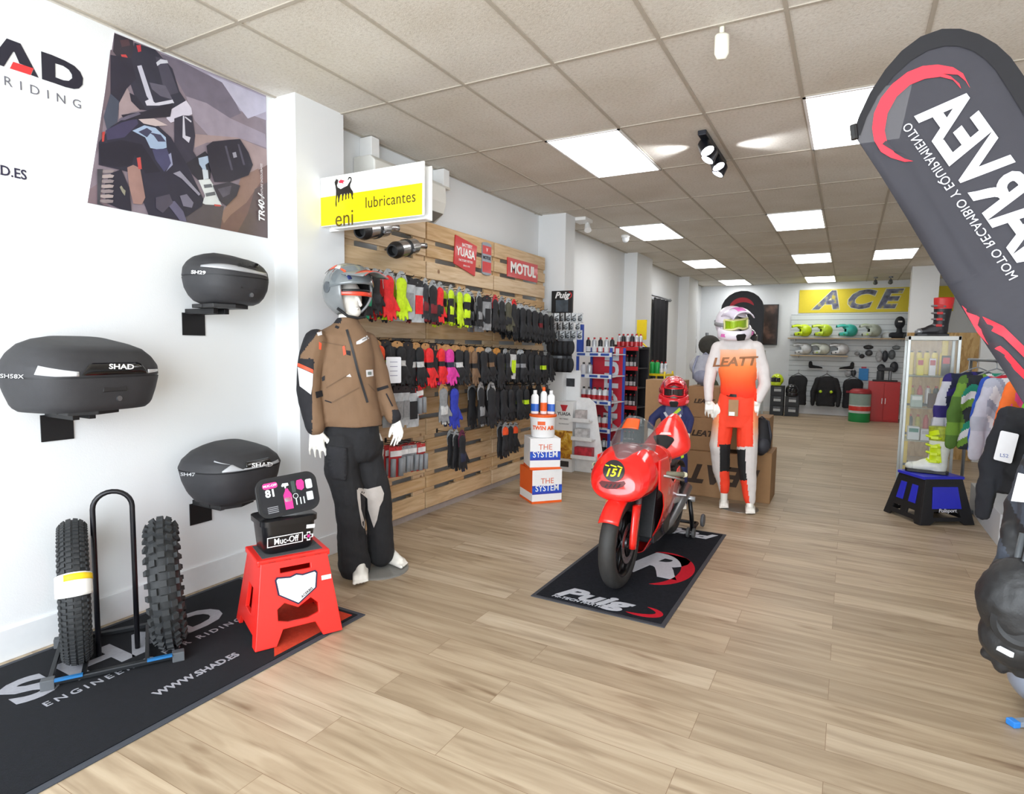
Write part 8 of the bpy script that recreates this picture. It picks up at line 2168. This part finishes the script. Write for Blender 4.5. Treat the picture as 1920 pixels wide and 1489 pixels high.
for i, (y, a) in enumerate(((-.30, 1), (-.08, -1), (.14, 1), (.34, -1))):
    d = Vector((.45 * a, -.25, -.85)).normalized(); c = Vector((0, y, -.08))
    s_ = MB(); s_.lathe([(.028, -.05), (.045, -.03), (.055, .05), (.050, .05)], c=c, ax=d); h_ = s_.build('lamp_head', M('24262e', .3, .5), st_, auto=40)
    MB().lathe([(.0, .046), (.048, .046), (.048, .05), (0, .05)], c=c, ax=d).build('lens', M('f4f6ff', .3, var=0, emit=25 if i < 2 else 3), h_)
    MB().tube([(0, y, -.03), c], .008, 6).build('arm', BLACK, st_)
def spotl(name, loc, tgt, e, size=60):
    l = bpy.data.lights.new(name, 'SPOT'); l.energy = e; l.spot_size = R(size); l.spot_blend = .8; l.shadow_soft_size = .04; l.color = (.92, .95, 1)
    o = bpy.data.objects.new(name, l); COL.objects.link(o); o.location = loc; o.rotation_euler = (Vector(tgt) - Vector(loc)).to_track_quat('-Z', 'Y').to_euler()
# upward spill of the lamps on the tiles either side of the bar
spotl('spotlight_spill', (-1.12, 4.95, CEIL - .10), (-1.75, 5.0, CEIL), 14, 70)
spotl('spotlight_spill', (-.92, 5.05, CEIL - .10), (-.25, 5.25, CEIL), 14, 70)
p = at(1173, 448, 2, CEIL - .05)
dc = thing('dome_camera', 'small white dome camera on the ceiling in front of the third pillar', 'camera', (p.x, p.y, CEIL))
MB().lathe([(.06, 0), (.06, -.03), (.055, -.035)]).build('base', WHITE, dc, auto=40); MB().ell((0, 0, -.05), (.05, .05, .055)).build('dome', M('dfe2e4', .15, coat=.5), dc, smooth=True)
p = at(1092, 418, 2, CEIL - .05)
tr2 = thing('spotlight_bar', 'white spotlight fitting on the ceiling beside the second pillar', 'spotlight', (p.x, p.y, CEIL))
MB().bx(-.09, .09, -.12, .12, -.04, 0).build('bar', WHITE, tr2, bevel=.004)
MB().lathe([(.03, -.05), (.045, .05), (.04, .05)], c=(.05, .05, -.10), ax=(.3, -.5, -.8)).build('lamp_head', WHITE, tr2, auto=40)
MB().tube([(.05, .05, -.03), (.05, .05, -.10)], .008, 6).build('arm', WHITE, tr2)
for i, px in enumerate((1642, 1670)):
    p = at(px, 526, 2, CEIL - .08)
    t = thing('track_spotlight', 'small spotlight over the yellow banner, %s' % ['left one of two', 'right one of two'][i], 'spotlight', (p.x, 15.2, CEIL))
    MB().cyl((0, 0, 0), (0, 0, -.03), .04).build('base', M('8f9296', .4, .5), t); MB().lathe([(.03, -.05), (.045, .05), (.04, .05)], c=(0, .04, -.10), ax=(0, .8, -.3)).build('lamp_head', M('6d7176', .4, .6), t, auto=40); MB().tube([(0, 0, -.03), (0, .03, -.09)], .007, 6).build('arm', BLACK, t)
